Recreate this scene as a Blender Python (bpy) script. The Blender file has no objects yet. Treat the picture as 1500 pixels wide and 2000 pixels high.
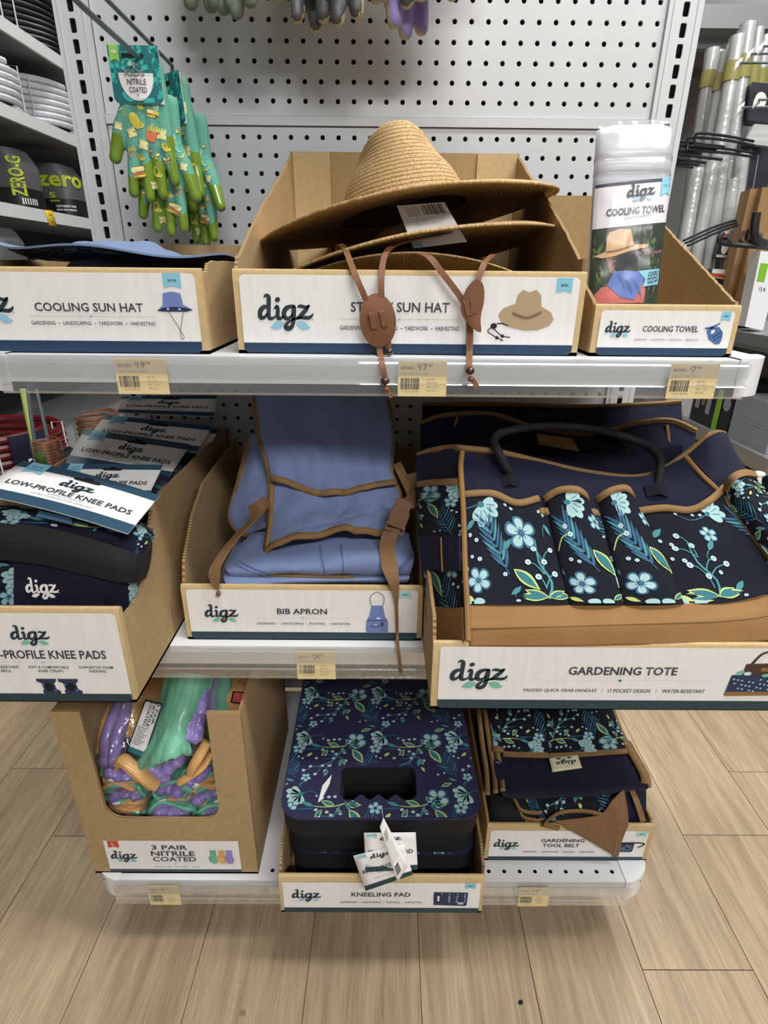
import bpy, bmesh, math, random
from mathutils import Vector, Matrix, noise
from mathutils.bvhtree import BVHTree
from mathutils.geometry import tessellate_polygon
random.seed(7)
SC = bpy.context.scene
COL = SC.collection
PI = math.pi

# ------------------------------------------------------------------ camera
CAM = Vector((0.0095, -1.068, 1.06)); PITCH, YAW, ROLL, FPX = .3985, .005, .0092, 1105.0
_f = Vector((math.sin(YAW)*math.cos(PITCH), math.cos(YAW)*math.cos(PITCH), -math.sin(PITCH)))
_r0 = Vector((math.cos(YAW), -math.sin(YAW), 0)); _u0 = _r0.cross(_f)
_r = _r0*math.cos(ROLL)+_u0*math.sin(ROLL); _u = -_r0*math.sin(ROLL)+_u0*math.cos(ROLL)
cd = bpy.data.cameras.new('camera'); cam = bpy.data.objects.new('camera', cd); COL.objects.link(cam)
cd.sensor_fit = 'VERTICAL'; cd.sensor_height = 24.0; cd.lens = 24.0*FPX/2000.0
cd.clip_start = .02; cd.clip_end = 50
cam.matrix_world = Matrix(((_r.x, _u.x, -_f.x, CAM.x), (_r.y, _u.y, -_f.y, CAM.y), (_r.z, _u.z, -_f.z, CAM.z), (0, 0, 0, 1)))
SC.camera = cam

# ------------------------------------------------------------------ world, lights, exposure
w = bpy.data.worlds.new('store_world'); SC.world = w; w.use_nodes = True
w.node_tree.nodes['Background'].inputs[0].default_value = (.93, .96, 1, 1)
w.node_tree.nodes['Background'].inputs[1].default_value = .24
def area(name, loc, rot, sx, sy, power, col=(1, .992, .98)):
    l = bpy.data.lights.new(name, 'AREA'); l.shape = 'RECTANGLE'; l.size = sx; l.size_y = sy; l.energy = power; l.color = col
    o = bpy.data.objects.new(name, l); COL.objects.link(o); o.location = loc; o.rotation_euler = rot
    return o
area('ceiling_strip_light', (1.0, -.85, 3.2), (0, 0, 0), 2.2, .3, 70)
area('ceiling_strip_light', (1.15, -3.2, 3.2), (.25, 0, 0), 2.6, .4, 112)
area('ceiling_strip_light', (1.25, 1.0, 3.2), (0, 0, 0), .3, 2.6, 52)
area('ceiling_strip_light', (-.9, 1.5, 3.2), (0, 0, 0), .3, 2.6, 34)
SC.view_settings.view_transform = 'Standard'; SC.view_settings.look = 'None'
SC.view_settings.exposure = 0.0; SC.view_settings.gamma = 1.0; SC.view_settings.use_curve_mapping = False

def at(px, py, Y):
    """world point at depth Y seen at pixel (px, py) of the photograph (survey helper)"""
    d = _f+_r*((px-750)/FPX)+_u*((1000-py)/FPX)
    return CAM+d*((Y-CAM.y)/d.y)
def atz(px, py, Z):
    d = _f+_r*((px-750)/FPX)+_u*((1000-py)/FPX)
    return CAM+d*((Z-CAM.z)/d.z)
def atx(px, py, X):
    d = _f+_r*((px-750)/FPX)+_u*((1000-py)/FPX)
    return CAM+d*((X-CAM.x)/d.x)
def atp(px, py, P, N):
    d = _f+_r*((px-750)/FPX)+_u*((1000-py)/FPX)
    return CAM+d*((P-CAM).dot(N)/d.dot(N))

# ------------------------------------------------------------------ materials
def lin(c):
    if isinstance(c, str):
        c = [int(c[i:i+2], 16)/255 for i in (0, 2, 4)]
    return tuple((x/12.92 if x <= .04045 else ((x+.055)/1.055)**2.4) for x in c)
MATS = {}
def mat(name, col, rough=.55, metal=0., spec=.5, var=None, bump=None, coat=0., sheen=0., stretch=None, wave=None, weave=None):
    """procedural material. var=(scale, amount) brightness noise; bump=(scale, strength); wave=(axis scale, amount); weave=(scale, strength)"""
    m = bpy.data.materials.new(name); m.use_nodes = True; MATS[name] = m
    nt = m.node_tree; N = nt.nodes; L = nt.links; b = N['Principled BSDF']
    c = lin(col)+(1,)
    b.inputs['Base Color'].default_value = c; b.inputs['Roughness'].default_value = rough
    b.inputs['Metallic'].default_value = metal; b.inputs['Specular IOR Level'].default_value = spec
    b.inputs['Coat Weight'].default_value = coat; b.inputs['Coat Roughness'].default_value = .12
    b.inputs['Sheen Weight'].default_value = sheen
    tc = N.new('ShaderNodeTexCoord'); mp = N.new('ShaderNodeMapping'); L.new(tc.outputs['Object'], mp.inputs[0])
    if stretch: mp.inputs['Scale'].default_value = stretch
    col_out = None
    if var:
        n = N.new('ShaderNodeTexNoise'); n.inputs['Scale'].default_value = var[0]; n.inputs['Detail'].default_value = 5; L.new(mp.outputs[0], n.inputs[0])
        r = N.new('ShaderNodeMapRange'); r.inputs[1].default_value = .3; r.inputs[2].default_value = .7; r.inputs[3].default_value = 1-var[1]; r.inputs[4].default_value = 1+var[1]*.6
        L.new(n.outputs[0], r.inputs[0])
        x = N.new('ShaderNodeMix'); x.data_type = 'RGBA'; x.blend_type = 'MULTIPLY'; x.inputs[0].default_value = 1; x.inputs[6].default_value = c
        L.new(r.outputs[0], x.inputs[7]); col_out = x.outputs[2]
    if wave:
        n = N.new('ShaderNodeTexWave'); n.inputs['Scale'].default_value = wave[0]; n.inputs['Distortion'].default_value = wave[2] if len(wave) > 2 else 1.5
        n.inputs['Detail'].default_value = 3; n.bands_direction = wave[3] if len(wave) > 3 else 'X'; L.new(mp.outputs[0], n.inputs[0])
        r = N.new('ShaderNodeMapRange'); r.inputs[3].default_value = 1-wave[1]; r.inputs[4].default_value = 1+wave[1]*.3; L.new(n.outputs[1], r.inputs[0])
        x = N.new('ShaderNodeMix'); x.data_type = 'RGBA'; x.blend_type = 'MULTIPLY'; x.inputs[0].default_value = 1; x.inputs[6].default_value = c
        if col_out: L.new(col_out, x.inputs[6])
        L.new(r.outputs[0], x.inputs[7]); col_out = x.outputs[2]
    if col_out: L.new(col_out, b.inputs['Base Color'])
    hgt = None
    if bump:
        n = N.new('ShaderNodeTexNoise'); n.inputs['Scale'].default_value = bump[0]; n.inputs['Detail'].default_value = 4; L.new(mp.outputs[0], n.inputs[0])
        hgt, st = n.outputs[0], bump[1]
    if weave:
        n = N.new('ShaderNodeTexVoronoi'); n.inputs['Scale'].default_value = weave[0]; n.feature = 'DISTANCE_TO_EDGE'; L.new(mp.outputs[0], n.inputs[0])
        hgt, st = n.outputs[0], weave[1]
    if hgt:
        bp = N.new('ShaderNodeBump'); bp.inputs['Strength'].default_value = st; bp.inputs['Distance'].default_value = .0015
        L.new(hgt, bp.inputs['Height']); L.new(bp.outputs[0], b.inputs['Normal'])
    return m
def clear_mat(name, col, alpha, rough=.08, bump=None, haze=.0, edge=.45):
    m = mat(name, col, rough, bump=bump)
    N, L = m.node_tree.nodes, m.node_tree.links
    t = N.new('ShaderNodeBsdfTransparent'); t.inputs[0].default_value = (1, 1, 1, 1); x = N.new('ShaderNodeMixShader')
    f = N.new('ShaderNodeLayerWeight'); f.inputs['Blend'].default_value = .35
    r = N.new('ShaderNodeMapRange'); r.inputs[3].default_value = alpha; r.inputs[4].default_value = min(1, alpha+edge); L.new(f.outputs['Facing'], r.inputs[0])
    L.new(r.outputs[0], x.inputs[0]); L.new(t.outputs[0], x.inputs[1]); g = N.new('ShaderNodeBsdfGlossy'); g.inputs['Roughness'].default_value = rough; g.inputs[0].default_value = (1, 1, 1, 1); L.new(g.outputs[0], x.inputs[2])
    nb = [n for n in N if n.type == 'BUMP']
    if nb: L.new(nb[0].outputs[0], g.inputs['Normal']); L.new(nb[0].outputs[0], f.inputs['Normal'])
    y = N.new('ShaderNodeMixShader'); y.inputs[0].default_value = haze; L.new(x.outputs[0], y.inputs[1]); L.new(N['Principled BSDF'].outputs[0], y.inputs[2])
    L.new(y.outputs[0], N['Material Output'].inputs[0])
    return m

M = MATS
mat('steel_grey', 'C9CBCD', .42, var=(6, .04), bump=(260, .05))
mat('steel_white', 'DCDDDE', .38, bump=(300, .05))
mat('void', '0A0A0B', .9)
mat('void_blue', '1E222C', .8)
mat('cardboard', 'AD9268', .85, var=(120, .08), wave=(55, .05, .6, 'X'), bump=(180, .12))
mat('cardboard_in', 'A58A60', .88, var=(90, .08), wave=(60, .07, .6, 'X'), bump=(180, .12))
mat('cardboard_rim', 'BFA679', .85, var=(160, .1))
mat('corrugation', 'A4855A', .9, wave=(95, .6, .5, 'Y'))
mat('paper', 'E9E8E6', .6, stretch=(60, 60, 7), var=(2.4, .05))
mat('paper_plain', 'E9E7E3', .6)
mat('navy_ink', '1F3B57', .5, var=(200, .06))
mat('teal_ink', '1D3A45', .5, var=(200, .06))
mat('dark_ink', '22323E', .55)
mat('text_ink', '3C4049', .6)
mat('grey_ink', '8A8D92', .6)
mat('pale_ink', 'C6C7C8', .6)
mat('ribbon_blue', '86C6DC', .6)
mat('ribbon_mint', 'A6D5D3', .6)
mat('leaf_blue', '8FC4DC', .6)
mat('leaf_mint', '74BDA4', .6)
mat('leaf_light', 'C6E4EC', .6)
mat('tag_yellow', 'E3CF9B', .6)
mat('red_ink', 'C9483C', .6)
mat('navy_cloth', '15172C', .85, spec=.25, bump=(420, .3), var=(30, .12), sheen=.03)
mat('navy_deep', '11141F', .85, spec=.25, bump=(420, .3), sheen=.03)
mat('navy_pad', '262648', .6, var=(40, .06), bump=(500, .15))
mat('black_foam', '121213', .95, bump=(300, .6), var=(60, .2))
mat('black_web', '0E0E12', .8, bump=(500, .4))
mat('tan_canvas', '8C673A', .8, bump=(420, .35), var=(25, .08))
mat('tan_trim', '87673F', .8, bump=(400, .3), var=(50, .12))
mat('brown_web', '7E5E3D', .8, bump=(600, .6), var=(200, .15))
mat('brown_plastic', '6E4E30', .4)
mat('apron_blue', '6F80A8', .85, var=(18, .1), bump=(350, .2), sheen=.2)
mat('apron_stitch', '3E4E80', .8)
mat('hat_blue', '6C80A0', .85, var=(14, .08), bump=(350, .2), sheen=.2)
mat('petal', '9DC0C1', .75); mat('petal_halo', '2C5F80', .75); mat('stem_teal', '43848E', .75); mat('fern_blue', '28597A', .75)
mat('leaf_yellow', 'B9CC74', .75); mat('leaf_teal', '2B6F7C', .75); mat('berry', 'B4CCD2', .75)
mat('leather', '7C5132', .6, var=(60, .12), bump=(300, .15))
mat('wood_bead', '3A221B', .25, coat=.4)
mat('label_cream', 'CFC9A8', .75)
mat('silver', 'D7D8DA', .25, metal=.9)
mat('black_metal', '1B1C1F', .45)
mat('hook_grey', '6E7A80', .35, metal=.5)
mat('white_plastic', 'E6E7E8', .35)
clear_mat('clear_channel', 'E8EDF0', .07, .05, haze=.05)
clear_mat('clear_haze', 'C9CCCB', .05, .08, haze=.16)
clear_mat('clear_film', 'F4F6F8', .10, .12, bump=(85, 1.), haze=.02)
clear_mat('pouch_film', 'ECEDF0', .004, .16, bump=(30, .25), haze=.03, edge=.10)

# ------------------------------------------------------------------ mesh builder
class MB:
    def __init__(s): s.v, s.f, s.m, s.mats, s.s = [], [], [], [], []
    def mi(s, m):
        m = MATS[m] if isinstance(m, str) else m
        if m not in s.mats: s.mats.append(m)
        return s.mats.index(m)
    def add(s, vs, fs, m, smooth=True):
        k = len(s.v); s.v.extend(tuple(p) for p in vs); i = s.mi(m)
        for f in fs: s.f.append([a+k for a in f]); s.m.append(i); s.s.append(smooth)
    def box(s, a, b, m, M4=None):
        x0, y0, z0 = a; x1, y1, z1 = b
        vs = [Vector(p) for p in ((x0, y0, z0), (x1, y0, z0), (x1, y1, z0), (x0, y1, z0), (x0, y0, z1), (x1, y0, z1), (x1, y1, z1), (x0, y1, z1))]
        if M4: vs = [M4@p for p in vs]
        s.add(vs, [(0, 3, 2, 1), (4, 5, 6, 7), (0, 1, 5, 4), (1, 2, 6, 5), (2, 3, 7, 6), (3, 0, 4, 7)], m, False)
    def prism(s, poly, fr, th, m, em=None):
        """poly: 2D loop; fr(u, v, w) -> point; thickness along w from 0 to th"""
        n = len(poly); tr = tessellate_polygon([[Vector((p[0], p[1], 0)) for p in poly]])
        vs = [fr(p[0], p[1], 0) for p in poly]+[fr(p[0], p[1], th) for p in poly]
        s.add(vs, [tuple(t) for t in tr]+[tuple(n+i for i in reversed(t)) for t in tr], m, False)
        s.add(vs, [(i, (i+1) % n, n+(i+1) % n, n+i) for i in range(n)], em or m, False)
    def grid(s, fn, nu, nv, m, cu=False, cv=False):
        vs = [fn(i/nu, j/nv) for j in range(nv+(0 if cv else 1)) for i in range(nu+(0 if cu else 1))]
        W = nu if cu else nu+1; H = nv if cv else nv+1
        fs = []
        for j in range(nv):
            for i in range(nu):
                a, b = i, (i+1) % W; c, d = j % H, (j+1) % H
                fs.append((c*W+a, c*W+b, d*W+b, d*W+a))
        if callable(m):
            k = len(s.v); s.v.extend(tuple(p) for p in vs)
            for q, f in enumerate(fs):
                s.f.append([a+k for a in f]); s.m.append(s.mi(m((q % nu+.5)/nu, (q//nu+.5)/nv))); s.s.append(True)
        else: s.add(vs, fs, m)
    def sheet(s, fn, nu, nv, m, th, mb=None, em=None):
        """a cloth or card of thickness th: front fn, back offset against the normal, closed rim"""
        P = [[Vector(fn(i/nu, j/nv)) for i in range(nu+1)] for j in range(nv+1)]
        Q = []
        for j in range(nv+1):
            row = []
            for i in range(nu+1):
                a = P[j][min(i+1, nu)]-P[j][max(i-1, 0)]; b = P[min(j+1, nv)][i]-P[max(j-1, 0)][i]
                n = a.cross(b); row.append(P[j][i]-(n.normalized() if n.length > 1e-12 else Vector((0, 0, 1)))*th)
            Q.append(row)
        W = nu+1; K = W*(nv+1)
        vs = [p for r in P for p in r]+[p for r in Q for p in r]
        F = [(j*W+i, j*W+i+1, (j+1)*W+i+1, (j+1)*W+i) for j in range(nv) for i in range(nu)]
        k = len(s.v); s.v.extend(tuple(p) for p in vs)
        for q, f in enumerate(F):
            mm = m((q % nu+.5)/nu, (q//nu+.5)/nv) if callable(m) else m
            s.f.append([a+k for a in f]); s.m.append(s.mi(mm)); s.s.append(True)
            s.f.append([k+K+a for a in reversed(f)]); s.m.append(s.mi(mb or mm)); s.s.append(True)
        rim = [i for i in range(W)]+[j*W+nu for j in range(1, nv+1)]+[nv*W+i for i in range(nu-1, -1, -1)]+[j*W for j in range(nv-1, 0, -1)]
        n = len(rim); mm = s.mi(em or (m(.5, .5) if callable(m) else m))
        for i in range(n):
            a, b = rim[i], rim[(i+1) % n]; s.f.append([k+b, k+a, k+K+a, k+K+b]); s.m.append(mm); s.s.append(False)
    def tube(s, pts, r, n, m, closed=False, flat=1., up=None, caps=True):
        pts = [Vector(p) for p in pts]; N = len(pts); rings = []
        ref = Vector(up) if up else None
        for i, p in enumerate(pts):
            a = pts[(i-1) % N] if closed or i > 0 else p; b = pts[(i+1) % N] if closed or i < N-1 else p
            t = (b-a).normalized()
            if ref is None: ref = Vector((0, 0, 1)) if abs(t.z) < .9 else Vector((1, 0, 0))
            x = ref-t*ref.dot(t)
            if x.length < 1e-6: x = t.orthogonal()
            x.normalize(); y = t.cross(x)
            if up is None: ref = x
            rr = r[i] if isinstance(r, (list, tuple)) else r
            rings.append([p+x*(math.cos(2*PI*k/n)*rr*flat)+y*(math.sin(2*PI*k/n)*rr) for k in range(n)])
        vs = [p for q in rings for p in q]; fs = []
        for i in range(N if closed else N-1):
            j = (i+1) % N
            for k in range(n): fs.append((i*n+k, i*n+(k+1) % n, j*n+(k+1) % n, j*n+k))
        if caps and not closed: fs += [tuple(range(n-1, -1, -1)), tuple((N-1)*n+k for k in range(n))]
        s.add(vs, fs, m)
    def ribbon(s, pts, side, w, th, m):
        """flat strap: centre points, side vectors (one or a list), width(s), thickness"""
        pts = [Vector(p) for p in pts]; N = len(pts); vs = []
        for i, p in enumerate(pts):
            t = (pts[min(i+1, N-1)]-pts[max(i-1, 0)]).normalized(); sd = Vector(side[i] if isinstance(side[0], (list, tuple, Vector)) else side)
            sd = (sd-t*sd.dot(t)).normalized(); n = t.cross(sd); ww = w[i] if isinstance(w, (list, tuple)) else w
            vs += [p-sd*ww/2-n*th/2, p+sd*ww/2-n*th/2, p+sd*ww/2+n*th/2, p-sd*ww/2+n*th/2]
        fs = [(0, 1, 2, 3), tuple(4*(N-1)+k for k in (3, 2, 1, 0))]
        for i in range(N-1):
            for k in range(4): fs.append((4*i+k, 4*i+4+k, 4*i+4+(k+1) % 4, 4*i+(k+1) % 4))
        s.add(vs, fs, m)
    def ball(s, c, r, m, nu=14, nv=8, sc=(1, 1, 1)):
        c = Vector(c)
        s.grid(lambda u, v: c+Vector((math.cos(2*PI*u)*math.sin(PI*v)*r*sc[0], math.sin(2*PI*u)*math.sin(PI*v)*r*sc[1], -math.cos(PI*v)*r*sc[2])), nu, nv, m, cu=True)
    def build(s, name, parent=None, angle=40, label=None):
        me = bpy.data.meshes.new(name); me.from_pydata(s.v, [], s.f)
        for m in s.mats: me.materials.append(m)
        me.polygons.foreach_set('material_index', s.m); me.polygons.foreach_set('use_smooth', s.s); me.update()
        if angle: me.set_sharp_from_angle(angle=math.radians(angle))
        o = bpy.data.objects.new(name, me); COL.objects.link(o)
        if parent:
            o.parent = parent; o.matrix_parent_inverse = parent.matrix_world.inverted() if parent.type == 'EMPTY' else Matrix()
        if label: o['label'] = label
        return o
    def bvh(s): return BVHTree.FromPolygons([Vector(p) for p in s.v], s.f)

def thing(name, label, cat, loc=(0, 0, 0), group=None):
    o = bpy.data.objects.new(name, None); COL.objects.link(o); o.empty_display_size = .05
    o.location = loc; o['label'] = label; o['category'] = cat
    o.matrix_world = Matrix.Translation(Vector(loc))
    if group: o['group'] = group
    return o
def tag(o, label, cat, group=None, kind=None):
    if label: o['label'] = label
    if cat: o['category'] = cat
    if group: o['group'] = group
    if kind: o['kind'] = kind
    return o
def dup(root, mtx, label, group=None):
    """a copy of a thing with copies of its parts and their sub-parts"""
    def cp(o, par):
        c = o.copy(); COL.objects.link(c)
        if par: c.parent = par; c.matrix_parent_inverse = o.matrix_parent_inverse.copy()
        for ch in [q for q in COL.objects if q.parent == o]: cp(ch, c)
        return c
    r = cp(root, None); r.matrix_world = mtx; r['label'] = label
    if group: r['group'] = group
    return r

def lerp(a, b, t): return a+(b-a)*t
def crom(p0, p1, p2, p3, t):
    return .5*((2*p1)+(p2-p0)*t+(2*p0-5*p1+4*p2-p3)*t*t+(3*p1-p0-3*p2+p3)*t*t*t)
def curve_pts(pts, n):
    pts = [Vector(p) for p in pts]; N = len(pts); out = []
    for i in range(N-1):
        a, b, c, d = pts[max(i-1, 0)], pts[i], pts[i+1], pts[min(i+2, N-1)]
        for k in range(n): out.append(crom(a, b, c, d, k/n))
    return out+[pts[-1]]
def at_curve(P, t):
    N = len(P)-1; x = min(max(t, 0), 1)*N; i = min(int(x), N-1)
    return crom(P[max(i-1, 0)], P[i], P[i+1], P[min(i+2, N)], x-i)
def surf(rows):
    """Catmull-Rom surface through rows of control points; u along a row, v down the rows"""
    R = [[Vector(p) for p in r] for r in rows]
    return lambda u, v: at_curve([at_curve(r, u) for r in R], v)
def normal(fn, u, v, e=.004):
    a = fn(min(u+e, 1), v)-fn(max(u-e, 0), v); b = fn(u, min(v+e, 1))-fn(u, max(v-e, 0)); n = a.cross(b)
    return n.normalized() if n.length > 1e-12 else Vector((0, -1, 0))
def rumple(fn, amp, sc, seed=0):
    def g(u, v):
        p = fn(u, v); n = normal(fn, u, v)
        return p+n*(amp*noise.noise(Vector((u*sc[0]+seed, v*sc[1]-seed, seed*.7))))
    return g

# ------------------------------------------------------------------ printed marks: flat shapes laid on a surface
_tc = {}
def text_mesh(t, bold):
    k = (t, bold)
    if k not in _tc:
        c = bpy.data.curves.new('t', 'FONT'); c.body = t; c.resolution_u = 2; c.offset = bold; c.fill_mode = 'FRONT'
        o = bpy.data.objects.new('t', c); COL.objects.link(o); dg = bpy.context.evaluated_depsgraph_get()
        me = bpy.data.meshes.new_from_object(o.evaluated_get(dg))
        vs = [(p.co.x, p.co.y) for p in me.vertices]; fs = [tuple(p.vertices) for p in me.polygons]
        bpy.data.objects.remove(o); bpy.data.curves.remove(c); bpy.data.meshes.remove(me)
        _tc[k] = (vs, fs)
    return _tc[k]
def clip_poly(P, box):
    for ax, val, sg in ((0, box[0], 1), (0, box[1], -1), (1, box[2], 1), (1, box[3], -1)):
        out = []
        for i, a in enumerate(P):
            b = P[(i+1) % len(P)]; da, db = (a[ax]-val)*sg, (b[ax]-val)*sg
            if da >= 0: out.append(a)
            if da*db < 0: t = da/(da-db); out.append((a[0]+(b[0]-a[0])*t, a[1]+(b[1]-a[1])*t))
        P = out
        if len(P) < 3: return []
    return P
class Sheet:
    def __init__(s): s.it = []
    def poly(s, pts, m, lay=1): s.it.append((list(pts), None, m, lay))
    def rect(s, x0, y0, x1, y1, m, lay=1): s.poly([(x0, y0), (x1, y0), (x1, y1), (x0, y1)], m, lay)
    def rrect(s, x0, y0, x1, y1, r, m, lay=1, n=5, cor=(1, 1, 1, 1)):
        P = []
        for k, (cx, cy, a) in enumerate(((x1-r, y1-r, 0), (x0+r, y1-r, 90), (x0+r, y0+r, 180), (x1-r, y0+r, 270))):
            if cor[k]: P += [(cx+r*math.cos(math.radians(a+90*i/n)), cy+r*math.sin(math.radians(a+90*i/n))) for i in range(n+1)]
            else: P.append((x1 if k in (0, 3) else x0, y1 if k < 2 else y0))
        s.poly(P, m, lay)
    def ell(s, cx, cy, rx, ry, m, lay=1, rot=0, n=12, a0=0, a1=360):
        c, d = math.cos(rot), math.sin(rot); P = []
        for i in range(n if a1-a0 >= 360 else n+1):
            a = math.radians(a0+(a1-a0)*i/n); x, y = rx*math.cos(a), ry*math.sin(a); P.append((cx+x*c-y*d, cy+x*d+y*c))
        s.poly(P, m, lay)
    def stroke(s, pts, m, lay=1, n=4):
        """pts: (x, y, half width); smooth variable width line, laid as short quads"""
        Q = curve_pts([Vector(p) for p in pts], n) if len(pts) > 2 else [Vector(p) for p in pts]
        Lf, Rt = [], []
        for i, p in enumerate(Q):
            t = Q[min(i+1, len(Q)-1)]-Q[max(i-1, 0)]; t.z = 0
            if t.length < 1e-9: t = Vector((1, 0, 0))
            t.normalize(); w = max(p.z, 1e-5); Lf.append((p.x-t.y*w, p.y+t.x*w)); Rt.append((p.x+t.y*w, p.y-t.x*w))
        for i in range(len(Q)-1): s.poly([Rt[i], Rt[i+1], Lf[i+1], Lf[i]], m, lay)
        return s
    def text(s, t, x0, x1, y0, y1, m, lay=3, bold=.012):
        vs, fs = text_mesh(t, bold)
        if not vs: return
        a, b = min(v[0] for v in vs), max(v[0] for v in vs); c, d = min(v[1] for v in vs), max(v[1] for v in vs)
        s.it.append(([(x0+(v[0]-a)/(b-a)*(x1-x0), y0+(v[1]-c)/(d-c)*(y1-y0)) for v in vs], fs, m, lay))
    def merge(s, o, dx=0, dy=0, k=1, rot=0, lay=0, m=None, fx=1):
        c, d = math.cos(rot), math.sin(rot)
        for P, F, mm, l in o.it:
            Q = [(dx+k*(fx*x*c-y*d), dy+k*(fx*x*d+y*c)) for x, y in P]
            s.it.append((Q[::-1] if fx < 0 and F is None else Q, F, (m.get(mm, mm) if isinstance(m, dict) else (m or mm)), l+lay))
    def put(s, mb, fn, clip=None, eps=.00022, maxe=None, skip=None, seg=None):
        for P, F, m, l in s.it:
            if F is None:
                if clip: P = clip_poly(P, clip)
                if len(P) < 3: continue
                if skip and any(skip(p) for p in P): continue
                F2 = [tuple(range(len(P)))] if len(P) < 5 else [tuple(t) for t in tessellate_polygon([[Vector((p[0], p[1], 0)) for p in P]])]
            else: F2 = F
            if seg:
                P = list(P); Q2, st_ = [], []
                for f in F2: st_ += [tuple(f)] if len(f) == 3 else [(f[0], f[i], f[i+1]) for i in range(1, len(f)-1)]
                mid = {}
                while st_:
                    a, b, c = st_.pop(); e = [math.dist(P[a], P[b]), math.dist(P[b], P[c]), math.dist(P[c], P[a])]; k = e.index(max(e))
                    if e[k] < seg: Q2.append((a, b, c)); continue
                    a, b, c = ((a, b, c), (b, c, a), (c, a, b))[k]; key = (min(a, b), max(a, b))
                    if key not in mid: P.append(((P[a][0]+P[b][0])/2, (P[a][1]+P[b][1])/2)); mid[key] = len(P)-1
                    st_ += [(a, mid[key], c), (mid[key], b, c)]
                F2 = Q2
            V = []
            for p in P:
                q = fn(p[0], p[1]); V.append(None if q is None else q[0]+q[1]*(eps*(l+1)))
            ok = []
            for f in F2:
                if any(V[a] is None for a in f): continue
                if maxe and any((V[f[i]]-V[f[i-1]]).length > maxe for i in range(len(f))): continue
                ok.append(f)
            used = sorted({a for f in ok for a in f}); ix = {a: i for i, a in enumerate(used)}
            if ok: mb.add([V[a] for a in used], [tuple(ix[a] for a in f) for f in ok], m, True)
def plane_fn(o, ux, uy):
    o, ux, uy = Vector(o), Vector(ux), Vector(uy); n = ux.cross(uy).normalized()
    return lambda u, v: (o+ux*u+uy*v, n)
def onsurf(fn, W, H):
    """lay metres (u to the right, v up) on a surface fn(u, v) whose v runs downwards"""
    return lambda u, v: ((fn(u/W, 1-v/H), -normal(fn, min(max(u/W, .005), .995), min(max(1-v/H, .005), .995)))) if -.001 <= u/W <= 1.001 and -.001 <= v/H <= 1.001 else None
def project(bvh, fr, d, flip=True):
    """fr(u, v) -> ray start; d direction"""
    d = Vector(d)
    def g(u, v):
        h = bvh.ray_cast(fr(u, v), d)
        if h[0] is None: return None
        n = h[1] if h[1].dot(d) < 0 else -h[1]
        return (h[0], n)
    return g

# ------------------------------------------------------------------ the script logo, floral print
def logo(ink='dark_ink', leaf='leaf_blue', light=None, reg=True):
    S = Sheet(); k = 1/1070.
    def st(*p): S.stroke([((x-140)*k, (590-y)*k, w*k) for x, y, w in p], ink, 3, 5)
    st((330, 362, 27), (268, 370, 38), (205, 430, 43), (186, 510, 43), (202, 558, 43), (245, 562, 34), (292, 532, 24), (335, 480, 22))
    st((279, 203, 3), (300, 176, 20), (338, 162, 31), (372, 190, 38), (370, 260, 41), (362, 380, 39), (354, 500, 37), (362, 562, 40), (408, 574, 28), (456, 552, 19), (490, 525, 12))
    st((455, 406, 5), (488, 376, 22), (526, 362, 32), (532, 430, 37), (522, 500, 37), (530, 562, 40), (570, 570, 31), (612, 552, 20), (640, 525, 12))
    S.ell((537-140)*k, (590-237)*k, 52*k, 43*k, ink, 3, .5)
    st((862, 352, 27), (780, 356, 32), (700, 385, 40), (650, 450, 43), (645, 520, 43), (672, 566, 40), (722, 570, 32), (772, 540, 22), (805, 490, 18))
    st((852, 345, 28), (836, 420, 44), (826, 520, 44), (820, 600, 37), (802, 680, 36), (765, 735, 41), (700, 756, 45), (662, 728, 40), (680, 678, 31), (722, 638, 24), (792, 600, 20), (872, 562, 15), (915, 540, 12))
    st((905, 378, 5), (940, 350, 26), (1000, 354, 31), (1070, 366, 27), (1140, 330, 14))
    st((1136, 330, 15), (1080, 400, 34), (1010, 470, 38), (940, 540, 36), (885, 572, 14))
    st((855, 592, 8), (950, 562, 20), (1030, 555, 32), (1110, 556, 33), (1168, 525, 23), (1204, 478, 8))
    if leaf:
        P = [(640, 655), (580, 625), (500, 622), (440, 655), (410, 700), (358, 726), (400, 760), (480, 775), (550, 765), (595, 725)]
        S.poly([((x-140)*k, (590-y)*k) for x, y in P][::-1], leaf, 2)
        S.poly([((1500-x-140)*k, (590-y)*k) for x, y in P], leaf, 2)
        if light:
            for sx in (0, 1): S.poly([(((1500-x if sx else x)-140)*k, (590-y)*k) for x, y in ((625, 655), (560, 662), (490, 700), (560, 672))], light, 3)
    if reg: S.ell((1186-140)*k, 2*k, 14*k, 14*k, 'grey_ink', 3, 0, 8)
    return S
LOGO_BLUE, LOGO_MINT = logo(leaf='leaf_blue', light='leaf_light'), logo(leaf='leaf_mint', light='ribbon_mint')
LOGO_BARE = logo(leaf=None)

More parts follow.
